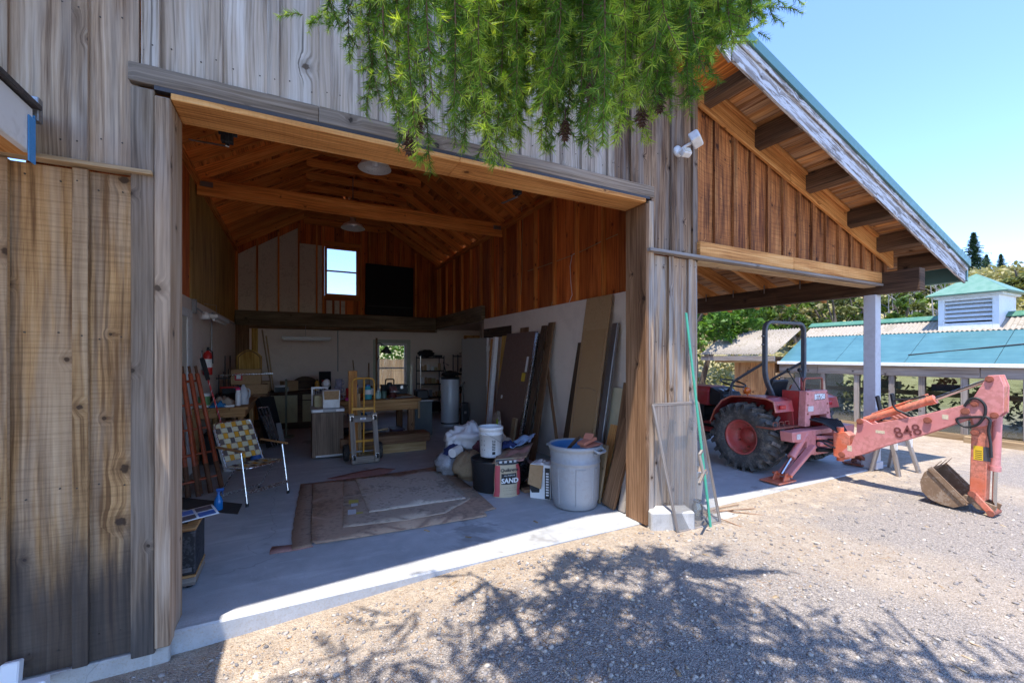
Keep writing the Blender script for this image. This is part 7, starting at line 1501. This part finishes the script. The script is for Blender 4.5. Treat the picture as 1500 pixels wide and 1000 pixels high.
# ------------------------------------------------------------------ trees and brush
def tree(name, label, base, h, crown, n, leaf, size, mat, seed, group=None, cat='tree', tr_r=.12):
    """crown: list of (dx,dy,z,rx,ry,rz) masses"""
    rr = random.Random(seed); base = Vector(base); t = thing(name, label, cat, tuple(base), group)
    m = MB(); pts = [base+Vector((rr.uniform(-.1, .1)*q, rr.uniform(-.1, .1)*q, h*.75*q/4)) for q in range(5)]; m.tube(pts, [tr_r*(1-.16*q) for q in range(5)], 8)
    for c in crown:
        k = rr.choice((1, 2, 3)); e = base+Vector((c[0], c[1], c[2])); m.tube([pts[k], pts[k].lerp(e, .5)+Vector((0, 0, .1*h*.2)), e], [tr_r*.5, tr_r*.3, tr_r*.1], 6)
    m.build('trunk', M_bark, t)
    m = MB(); tot = sum(c[3]*c[4] for c in crown)
    for c in crown:
        nn_ = int(n*c[3]*c[4]/tot); sub = max(5, nn_//55)
        for _ in range(sub):
            v = Vector((rr.gauss(0, 1), rr.gauss(0, 1), rr.gauss(0, 1))).normalized(); k = .45+.6*rr.random(); q = base+Vector((c[0]+v.x*c[3]*k, c[1]+v.y*c[4]*k, c[2]+v.z*c[5]*k)); s_ = rr.uniform(.2, .42)
            b0 = rr.uniform(0, .4); leafball(m, q, (c[3]*s_, c[4]*s_, c[5]*s_*.8), nn_//sub, size, rr, b0, b0+.55, .1)
    m.build('crown', mat, t); return t
p = G(1055, 560); p = _ray(1048, 500); 
def at_d(px, d): r = _ray(px, 500); k = d/math.hypot(r.x, r.y); return Vector((r.x*k, r.y*k, hgt(r.x*k, r.y*k)))
b = at_d(1030, 15.5); tree('oak_tree', 'bright green leafy tree seen through the carport beside the pier', b, 4.2, [(0, 0, 2.9, 1.3, 1.3, 1.0), (.7, -.5, 3.3, 1.0, 1.0, .9), (-.9, .5, 2.6, 1.1, 1.1, .9), (.2, .2, 3.9, 1.0, 1.0, .7), (.9, -.9, 2.5, .8, .8, .6)], 5200, 0, .095, M_oak, 3)
b = at_d(1018, 20); tree('oak_tree', 'darker leafy tree further behind the bright green tree', b, 5.5, [(0, 0, 3.5, 2.0, 2.0, 1.5), (1.5, -1, 3.0, 1.4, 1.4, 1.1), (-1, 1, 4.2, 1.5, 1.5, 1.1)], 4200, 0, .12, M_oak, 4)
for i, (px, d, h, w_, lab) in enumerate(((1172, 34, 5.2, 2.4, 'dense green tree on the slope above the shed roof'), (1205, 40, 5.0, 2.6, 'round green tree on the slope left of the post'), (1140, 30, 3.4, 1.8, 'low grey green tree behind the roll bar'), (1350, 38, 4.4, 2.0, 'slender green tree under the eave end'), (1318, 34, 3.4, 1.6, 'small green tree just right of the post top'), (1108, 36, 5.5, 2.4, 'tall green tree behind the carport rafters'))):
    b = at_d(px, d); tree('slope_tree', lab, b, h, [(0, 0, h*.6, w_*.5, w_*.5, h*.33), (w_*.3, -w_*.3, h*.5, w_*.4, w_*.4, h*.25), (-w_*.3, w_*.2, h*.55, w_*.4, w_*.4, h*.25), (0, .1, h*.82, w_*.32, w_*.32, h*.2)], 1500, 0, .13, (M_leaf, M_olive)[i % 2], 50+i, 'trees on the slope')
rt = random.Random(123)
for i in range(26):
    px = rt.uniform(1040, 1180) if i < 13 else rt.uniform(1180, 1400); d = rt.uniform(25, 44); h = rt.uniform(1.8, 4.2)*(1 if px < 1400 else .6); w_ = h*rt.uniform(.5, .75)
    b = at_d(px, d); tree('scrub_tree', 'small scrubby green tree among the brush on the hillside', b, h, [(0, 0, h*.6, w_*.5, w_*.5, h*.33), (w_*.3, -w_*.3, h*.5, w_*.4, w_*.4, h*.25), (-w_*.2, .2, h*.8, w_*.35, w_*.35, h*.2)], 800, 0, .12, (M_olive, M_leaf, M_brush)[i % 3], 150+i, 'scrub trees on the hillside')
def conifer(lab, base, h, w_, seed):
    rr = random.Random(seed); base = Vector(base); t = thing('conifer', lab, 'conifer', tuple(base), 'conifers on the skyline')
    m = MB(); m.tube([base, base+Vector((0, 0, h))], [h*.018, .02], 7); m.build('trunk', M_bark, t); m = MB()
    z = h*.12
    while z < h*.99:
        rad = w_*.5*(1-z/h)**.85*rr.uniform(.7, 1.15)+.08; nb = rr.randint(5, 8); a0 = rr.random()*6
        for k in range(nb):
            a = a0+2*math.pi*k/nb+rr.uniform(-.3, .3); L = rad*rr.uniform(.65, 1.2); d = Vector((math.cos(a), math.sin(a), -.18))
            for q in range(7):
                p = base+Vector((0, 0, z))+d*L*(q+.6)/7; s_ = .17*h/6*(1.35-q/8)
                for _ in range(3):
                    a_ = (d+Vector((rr.uniform(-.9, .9), rr.uniform(-.9, .9), rr.uniform(-.5, .4)))).normalized(); b_ = a_.cross(Vector((rr.gauss(0, 1), rr.gauss(0, 1), rr.gauss(0, 1)))).normalized()
                    m._add([p-a_*s_, p+b_*s_*.4, p+a_*s_*1.3, p-b_*s_*.4], [(0, 1, 2, 3)], [[(0, 0)]*4], 0, False, rr.random()*.8)
        z += h*.028
    m.build('crown', M_conif, t)
for px, d, h, w_, lab in ((1426, 64, 4.6, 3.6, 'tall dark conifer on the skyline right of the roof end'), (1408, 66, 3.2, 2.4, 'shorter conifer touching the roof end on the skyline'), (1466, 70, 2.4, 1.8, 'small conifer on the skyline between the tall one and the green hump'), (1445, 72, 2.6, 2.2, 'bushy conifer close behind the tall skyline conifer')):
    conifer(lab, at_d(px, d), h, w_, int(px))
b = at_d(1492, 46); tree('slope_tree', 'rounded olive green tree at the upper right of the slope', b, 2.6, [(0, 0, 1.0, 1.2, 1.2, .7), (1.2, -1.2, 1.1, 1.2, 1.2, .7)], 2200, 0, .14, M_olive, 77, 'trees on the slope')
b = at_d(1432, 44); tree('slope_tree', 'light green bush tree below the tall skyline conifer', b, 1.8, [(0, 0, .9, 1.1, 1.1, .6), (.7, -.7, .8, .8, .8, .5)], 1200, 0, .13, M_leaf, 78, 'trees on the slope')
# brush over the whole hillside: nobody could count it
rr = random.Random(91); m = MB(); k = 0
while k < 1500:
    x, y = rr.uniform(8, 95), rr.uniform(-14, 90)
    s_ = x*.8+y*.6
    if s_ < 17.5 or s_ > 85 or (x < 15.5 and y < 10): continue
    d = math.hypot(x, y); a = math.degrees(math.atan2(x, y))
    if a < 38 or a > 96: continue
    if a > 68 and rr.random() < .45: continue
    k += 1; z = hgt(x, y); sz = rr.uniform(.35, 1.05)*(1+.012*d); hgt_ = sz*rr.uniform(.35, .75)*(.7 if a > 68 else 1); br = rr.random()
    lo, hi = (0, .55) if br < .5 else (.35, 1.0)
    leafball(m, (x, y, z+hgt_*.45), (sz, sz*rr.uniform(.7, 1.2), hgt_), int(48+30*rr.random()), .07+.0032*d, rr, lo, hi, .3)
kind(tag(m.build('hillside_brush', M_brush), 'dry yellow green brush covering the hillside', 'brush'), 'stuff')
m = MB()
for _ in range(46):
    px = rr.choice((rr.uniform(1060, 1165), rr.uniform(1300, 1395))); d = rr.uniform(28, 40); b = at_d(px, d); h = rr.uniform(1.6, 3.8)
    m.tube([b, b+Vector((rr.uniform(-.3, .3), rr.uniform(-.3, .3), h))], [.05, .012], 5)
    for q in range(7): z = h*rr.uniform(.35, .95); a = rr.random()*6; e = b+Vector((0, 0, z)); m.tube([e, e+Vector((math.cos(a)*.6, math.sin(a)*.6, .45))*rr.uniform(.5, 1.3)], [.018, .006], 4)
kind(tag(m.build('dead_scrub', M_deadwood), 'grey leafless scrub standing on the slope', 'scrub'), 'stuff')
# board fence behind the barn, seen through the low window
t = thing('board_fence', 'pale upright board fence outside the low back window', 'fence', (2.6, 15.2, 0)); m = MB(); x = -2.0
while x < 8: m.bx(x, x+.135, 15.2, 15.22, -.05, 1.5+random.uniform(-.02, .02), axis=2); x += .14
m.build('board', W['pale'], t); m = MB(); m.bx(-2, 8, 15.222, 15.26, .35, .44); m.bx(-2, 8, 15.222, 15.26, 1.15, 1.24); m.build('rail', W['pale'], t)
rr = random.Random(8); m = MB(); leafball(m, (3.0, 17.0, 1.9), (2.2, .8, .9), 1500, .1, rr, .3, 1, .2); o = m.build('hedge', M_oak); tag(o, 'green hedge beyond the board fence behind the barn', 'hedge')

m = MB(); m.tube([(11.75+.13*k+.02*math.sin(k*2.0), 4.35-.62*k, rz_(11.75+.13*k)+.055) for k in range(7)], .012, 6); tag(m.build('roof_wrinkle_line', M_black), 'black line added for a dark wrinkle slanting across the teal greenhouse roof', 'cable')  # dark tube added to draw the wrinkle line in the roof panels
# ------------------------------------------------------------------ fir tree: the boughs that hang in front of the barn
M_fir = foliage('fir_needle', (.045, .115, .022), (.16, .30, .035), (.46, .58, .09), .5, .5)
M_twig = plain('fir_twig', (.16, .085, .05), .9, var=.3, scale=20)
rng = np.random.default_rng(4); rr = random.Random(44)
fir = thing('fir_tree', 'big fir tree whose drooping green boughs hang in front of the barn gable', 'fir tree', (-.9, -2.0, -.1))
NV, NR = [], []
def needles(P, T, L, wd, age):
    """a needle at each point P, leaning forward along T, all round the twig"""
    n = len(P)
    if n == 0: return
    P = np.asarray(P); T = np.asarray(T)
    q = rng.normal(size=(n, 3)); q -= T*(q*T).sum(1)[:, None]; q /= np.linalg.norm(q, axis=1)[:, None]+1e-9
    f = rng.uniform(.55, 1.0, n)[:, None]; d = q*1.0+T*f; d[:, 2] -= .08; d /= np.linalg.norm(d, axis=1)[:, None]
    s = np.cross(d, rng.normal(size=(n, 3))); s /= np.linalg.norm(s, axis=1)[:, None]+1e-9
    ln = (L*rng.uniform(.7, 1.15, n))[:, None]
    NV.append(np.stack([P-s*wd*.5, P+s*wd*.5, P+d*ln], 1)); NR.append(np.clip(age+rng.normal(0, .09, n), 0, .999))
tw = MB()
def twig(a, d, L, age, dens=760, nl=.036, wd=.0029, droop=.42, rad=.0017, fresh=True):
    """a thin drooping twig with needles; returns its points"""
    a = Vector(a); d = Vector(d).normalized(); pts = [a]; k = max(3, int(L/.03))
    for i in range(k):
        d = (d+Vector((rr.uniform(-.06, .06), rr.uniform(-.06, .06), -droop*L/k*1.6))).normalized(); a = a+d*(L/k); pts.append(a)
    A = np.array(pts); n = int(L*dens); t = np.sort(rng.uniform(0.02, 1, n))*k; i = np.minimum(t.astype(int), k-1); f = (t-i)[:, None]
    P = A[i]*(1-f)+A[i+1]*f; T = A[i+1]-A[i]; T /= np.linalg.norm(T, axis=1)[:, None]
    ag = np.clip(age+(.55*np.clip((t/k-.4)/.5, 0, 1) if fresh else 0), 0, .99)
    needles(P, T, nl*(1-.25*(t/k > .9)), wd, ag)
    tw.tube(pts, [rad*(1-.7*q/len(pts)) for q in range(len(pts))], 4, cap=False)
    return pts
ENV = [(488, 30), (505, 95), (530, 150), (548, 200), (575, 215), (600, 235), (625, 268), (650, 250), (665, 215), (690, 255), (720, 272), (745, 262), (775, 250), (810, 262), (835, 235), (870, 232), (900, 222), (925, 200), (960, 205), (985, 185), (1010, 165), (1035, 120), (1060, 70), (1085, 55), (1110, 45), (1135, 35)]
def env(px):
    for (x0, y0), (x1, y1) in zip(ENV, ENV[1:]):
        if x0 <= px <= x1: return y0+(y1-y0)*(px-x0)/(x1-x0)
    return 20
def hanger(px, ytop, ybot, d, age, full=1.0):
    """one drooping branchlet with its side twigs"""
    a = PD(px+rr.uniform(-14, 14), ytop, d); b = PD(px, ybot, d+rr.uniform(-.08, .08)); L = (a-b).length
    lean = Vector((rr.uniform(-.10, .10), rr.uniform(-.12, .08), 0)); k = max(4, int(L/.035)); pts = []
    for i in range(k+1):
        t = i/k; p = a.lerp(b, t)+lean*math.sin(t*math.pi)*.5; pts.append(p)
    tw.tube(pts, [.0032*(1-.75*q/len(pts)) for q in range(len(pts))], 5, cap=False)
    A = np.array(pts); n = int(L*720); t = np.sort(rng.uniform(0, 1, n))*k; i = np.minimum(t.astype(int), k-1); f = (t-i)[:, None]
    P = A[i]*(1-f)+A[i+1]*f; T = A[i+1]-A[i]; T /= np.linalg.norm(T, axis=1)[:, None]; needles(P, T, .036, .0029, np.clip(age+.4*np.clip((t/k-.8)/.2, 0, 1), 0, .99))
    q = .05; az = rr.random()*6
    while q < L-.03:
        i = min(k-1, int(q/L*k)); p = pts[i]; tt = (pts[i+1]-pts[i]).normalized(); az += 2.4+rr.uniform(-.5, .5)
        o = tt.orthogonal().normalized(); o = o*math.cos(az)+tt.cross(o)*math.sin(az); ln = min(.24, .075+.22*(L-q)*.6)*rr.uniform(.6, 1.15)*full*min(1, d/1.9)
        if ln > .03: twig(p, tt*.75+o*.9, ln, min(.95, age+rr.uniform(-.15, .2)))
        q += .030*max(.75, min(1, d/2))/full*rr.uniform(.8, 1.3)
    return a
starts = []
px = 492
while px < 1118:
    e = env(px); dens = 1.0 if px > 655 else .8
    for layer in range(3 if px > 690 and px < 1040 else 2):
        d = (1.55, 1.95, 2.4)[layer]+rr.uniform(-.15, .15); bot = e*(1.0, .82, .62)[layer]*rr.uniform(.72, 1.03)
        top = -70-rr.uniform(0, 60) if bot > 45 else -90
        starts.append(hanger(px+rr.uniform(-8, 8), top, max(12, bot), d, rr.uniform(.08, .5) if rr.random() < .75 else rr.uniform(.5, .75), dens))
    px += rr.uniform(12, 19) if px > 660 else rr.uniform(20, 30)
px = 585
while px < 1045:          # the nearest sprays
    e = env(px); bot = e*rr.uniform(.45, 1.0)
    starts.append(hanger(px, -120, bot, rr.uniform(1.05, 1.35), rr.uniform(.25, .8), .9)); px += rr.uniform(20, 42)
# the last twigs reaching out to the right over the eave
for px, py, dx, L in ((1075, 8, 1, .26), (1050, 20, 1, .24), (1095, -8, 1, .22), (1030, 45, 1, .2), (1000, 60, 1, .25), (1060, -20, 1, .3), (510, 20, -1, .16)):
    starts.append(PD(px, py, 2.3)); 
    for q in range(3): twig(PD(px-10*q, py+9*q, 2.3), Vector((_c*dx, -_s*dx, .05+.1*q)), L, .25, 900, droop=.12)
    for q in range(6): p = PD(px+(10+14*q)*dx, py+2, 2.3); twig(p, Vector((_c*dx*.6+rr.uniform(-.4, .4), -_s*dx*.6+rr.uniform(-.5, .5), rr.uniform(-.9, .3))), .09, .35, 800)
# limbs that carry them, from the trunk behind the camera
trunk = Vector((-.9, -2.0, -.1)); m = MB(); m.tube([trunk, trunk+Vector((.03, 0, 1.2)), trunk+Vector((0, .02, 3.2)), trunk+Vector((0, 0, 6.5)), trunk+Vector((0, 0, 10.5))], [.24, .20, .17, .11, .02], 12); m.build('trunk', M_bark, fir)
LIMBS = [[(-.9, -2, 3.7), (-.1, -.6, 3.75), (.5, .6, 3.45), (.75, 1.05, 3.1)], [(-.9, -2, 4.0), (-.2, -.4, 4.15), (.55, 1.2, 4.0), (.75, 1.95, 3.75), (.85, 2.3, 3.5)], [(-.9, -2, 4.4), (.3, -.3, 4.55), (1.2, 1.0, 4.25), (1.6, 1.75, 3.75), (1.85, 2.1, 3.45)], [(-.9, -2, 4.2), (-.6, 0, 4.5), (.1, 1.3, 4.3), (.30, 2.1, 3.8), (.33, 2.35, 3.5)],
         [(-.9, -2, 4.6), (.8, -.8, 4.7), (1.9, .2, 4.4), (2.4, .7, 4.0)], [(-.9, -2, 4.8), (-1.0, 0, 5.0), (-.95, 1.4, 4.7), (-.85, 2.0, 4.3)], [(-.9, -2, 5.4), (.5, .1, 5.5), (1.3, 1.2, 5.1)], [(-.9, -2, 5.6), (1.0, -1.2, 5.7), (2.2, -.4, 5.3)]]
lp = []
for L in LIMBS:
    m = MB(); P = rpath([Vector(p) for p in L], .5, 6); m.tube(P, [.05*(1-.85*q/len(P)) for q in range(len(P))], 8); m.build('limb', M_bark, fir); lp += P[4:]
for s_ in starts:
    e = min(lp, key=lambda p: (p-s_).length); P3 = rpath([e, e.lerp(s_, .6)+Vector((0, 0, .10)), s_], .3, 5); tw.tube(P3, [.009-.0008*q for q in range(len(P3))], 5, cap=False)
    LL = (e-s_).length
    for q in range(int(LL/.055)):
        t = rr.uniform(.12, 1); k = min(len(P3)-2, int(t*(len(P3)-1))); b_ = P3[k].lerp(P3[k+1], rr.random()); dd = (P3[k+1]-P3[k]).normalized()
        twig(b_, dd*.6+Vector((rr.gauss(0, .6), rr.gauss(0, .6), -.35)), rr.uniform(.08, .2), rr.uniform(.05, .5), 330, .036, .0045)
# foliage above the picture: it throws the dappled shade on the gravel
def clump(c, n, r, z):
    for _ in range(n):
        a = rr.random()*6.283; o = Vector((math.cos(a), math.sin(a), 0)); p = Vector(c)+o*r*rr.random()**.5+Vector((0, 0, rr.uniform(-z, z)))
        twig(p, o*.7+Vector((rr.uniform(-.5, .5), rr.uniform(-.5, .5), -.35)), rr.uniform(.16, .34), rr.uniform(.1, .6), 300, .045, .010, .4, .004)
CL = [((.30, 1.05, 4.0), 30, .5), ((.75, 1.05, 4.0), 34, .5), ((1.15, 1.2, 3.95), 26, .42), ((.45, .70, 4.1), 110, .6), ((1.05, .70, 4.1), 130, .6), ((1.45, .50, 4.2), 90, .5), ((1.75, .20, 4.2), 70, .45), ((.65, .25, 4.3), 150, .65), ((1.25, .10, 4.4), 120, .6), ((.9, .45, 4.5), 110, .6), ((.25, .25, 4.3), 70, .5), ((2.1, -.25, 4.4), 40, .4), ((1.7, -.5, 4.6), 60, .5),
      ((-.25, 1.25, 4.3), 38, .38), ((.45, .95, 4.3), 80, .42), ((1.3, .45, 4.3), 60, .42), ((.0, .8, 4.4), 60, .45), ((-.80, 1.75, 4.35), 24, .32), ((-1.0, 1.35, 4.5), 24, .35), ((-.45, 1.85, 4.3), 12, .28), ((-.55, 1.05, 4.5), 34, .4), ((.4, -.4, 4.6), 60, .6), ((1.0, -.8, 4.8), 60, .6), ((-.3, -.8, 4.8), 50, .6), ((-1.2, -1.6, 5.4), 60, .8), ((-.6, -2.4, 6.4), 60, .7), ((-.9, -2.0, 7.6), 50, .55), ((-.9, -2, 8.8), 40, .4), ((-.9, -2, 9.9), 26, .22), ((0, -1.6, 5.8), 60, .8)]
for c, n, r in CL: clump(c, n, r, .14)
tw.build('twig', M_twig, fir)
V = np.concatenate(NV).reshape(-1, 3); NRr = np.concatenate(NR); nf = len(NRr)
me = bpy.data.meshes.new('foliage'); me.vertices.add(len(V)); me.vertices.foreach_set('co', V.astype(np.float32).ravel())
me.loops.add(nf*3); me.loops.foreach_set('vertex_index', np.arange(nf*3, dtype=np.int32)); me.polygons.add(nf); me.polygons.foreach_set('loop_start', np.arange(0, nf*3, 3, dtype=np.int32)); me.polygons.foreach_set('loop_total', np.full(nf, 3, dtype=np.int32))
me.attributes.new('rnd', 'FLOAT', 'FACE').data.foreach_set('value', NRr.astype(np.float32)); me.materials.append(M_fir); me.update(calc_edges=True); me.validate()
o = bpy.data.objects.new('foliage', me); COL.objects.link(o); o.parent = fir; o.matrix_parent_inverse = Matrix.Translation(-fir.location)
M_cone = plain('fir_cone', (.085, .04, .022), .8, var=.4, scale=60)
for px, py, d in ((867, 134, 1.86), (940, 169, 2.02), (612, 182, 2.0), (599, 210, 1.98), (828, 190, 2.1), (966, 150, 2.2), (862, 95, 2.3)):
    c = PD(px, py, d*.68); m = MB(); m.tube([c+Vector((0, 0, .03)), c+Vector((0, 0, .07))], .002, 4)
    for q in range(8):
        for k in range(6): a = k*1.047+q*.5; rad = .017*math.sin(math.pi*(q+1.2)/9.6)+.003; e = Vector((math.cos(a), math.sin(a), 0)); z = c+Vector((0, 0, .03-.0085*q)); m._add([z+e*rad*.3+Vector((-e.y, e.x, 0))*.006, z+e*rad*1.25+Vector((0, 0, -.009)), z+e*rad*.3-Vector((-e.y, e.x, 0))*.006], [(0, 1, 2)], [[(0, 0)]*3])
    m.build('cone', M_cone, fir, solid=.0015)
# ------------------------------------------------------------------ loose stones, chips and needles on the gravel
def scatter(name, n, mat, lab, cat, region, size, flat, seed, base):
    g = np.random.default_rng(seed); bm = bmesh.new(); bmesh.ops.create_icosphere(bm, subdivisions=1, radius=1) if base == 'stone' else bmesh.ops.create_cube(bm, size=2)
    bv = np.array([v.co[:] for v in bm.verts]); bf = np.array([[v.index for v in f.verts] for f in bm.faces]); bm.free()
    P = []
    while len(P) < n:
        x, y = g.uniform(*region[0]), g.uniform(*region[1]); D = math.hypot(x, y)
        if D < .7 or g.random() > min(1, (2.2/D)**1.5): continue
        if y > 3.05 or x < -1.0 and y > 2.98: continue
        P.append((x, y, hgt(x, y)))
    P = np.array(P); s = size[0]+(size[1]-size[0])*g.random(n)**3.8
    sc = np.stack([s*g.uniform(.75, 1.3, n), s*g.uniform(.75, 1.3, n)*(1 if base == 'stone' else flat[1]), s*flat[0]*g.uniform(.7, 1.2, n)], 1)
    a = g.uniform(0, 6.283, n); ca, sa = np.cos(a), np.sin(a); tl = g.uniform(-.35, .35, n)
    W_ = bv[None]*(1+(g.uniform(-.28, .28, (n, len(bv), 1)) if base == 'stone' else 0))*sc[:, None]
    X = W_[:, :, 0]*ca[:, None]-W_[:, :, 1]*sa[:, None]; Y = W_[:, :, 0]*sa[:, None]+W_[:, :, 1]*ca[:, None]; Z = W_[:, :, 2]+X*tl[:, None]
    V = np.stack([X+P[:, :1], Y+P[:, 1:2], Z+P[:, 2:]+sc[:, 2:]*.35], 2).reshape(-1, 3); nb, kf = bf.shape
    F = (bf[None]+(np.arange(n)*len(bv))[:, None, None]).reshape(-1)
    me = bpy.data.meshes.new(name); me.vertices.add(len(V)); me.vertices.foreach_set('co', V.astype(np.float32).ravel()); me.loops.add(len(F)); me.loops.foreach_set('vertex_index', F.astype(np.int32))
    me.polygons.add(n*nb); me.polygons.foreach_set('loop_start', np.arange(0, n*nb*kf, kf, dtype=np.int32)); me.polygons.foreach_set('loop_total', np.full(n*nb, kf, dtype=np.int32))
    me.attributes.new('rnd', 'FLOAT', 'FACE').data.foreach_set('value', np.repeat(g.random(n), nb).astype(np.float32)); me.materials.append(mat); me.update(calc_edges=True)
    o = bpy.data.objects.new(name, me); COL.objects.link(o); kind(tag(o, lab, cat), 'stuff')
def rnd_mat(name, stops, rough=.85):
    M = Mat(name); c = M.ramp(M.rnd(), stops); k = M.noise(M.pos(), 240, 2, .6); c = M.mix(M.mr(k, .4, .7, 0, .35), c, (.12, .10, .09)); return M.out(c, rough, spec=.25)
scatter('gravel_stones', 15000, rnd_mat('gravel_stone', [(0, (.14, .13, .13)), (.3, (.26, .235, .22)), (.6, (.39, .345, .305)), (.85, (.47, .41, .345)), (1, (.56, .49, .41))]), 'loose grey and tan gravel stones in front of the barn', 'gravel', ((-1.3, 7.5), (.3, 3.05)), (.0035, .0165), (.62, 1), 5, 'stone')
scatter('wood_chips', 420, rnd_mat('wood_chip', [(0, (.30, .20, .11)), (.5, (.50, .38, .24)), (1, (.68, .60, .48))]), 'pale wood chips and dry leaves strewn over the gravel', 'chips', ((-.6, 8.5), (.5, 3.05)), (.006, .034), (.09, .38), 6, 'chip')
scatter('needle_litter', 5200, rnd_mat('dry_needle', [(0, (.22, .10, .035)), (.6, (.42, .22, .08)), (1, (.55, .36, .17))]), 'orange dry fir needles lying in front of the slab', 'litter', ((-.7, 4.5), (1.7, 3.08)), (.008, .016), (.07, .07), 7, 'chip')
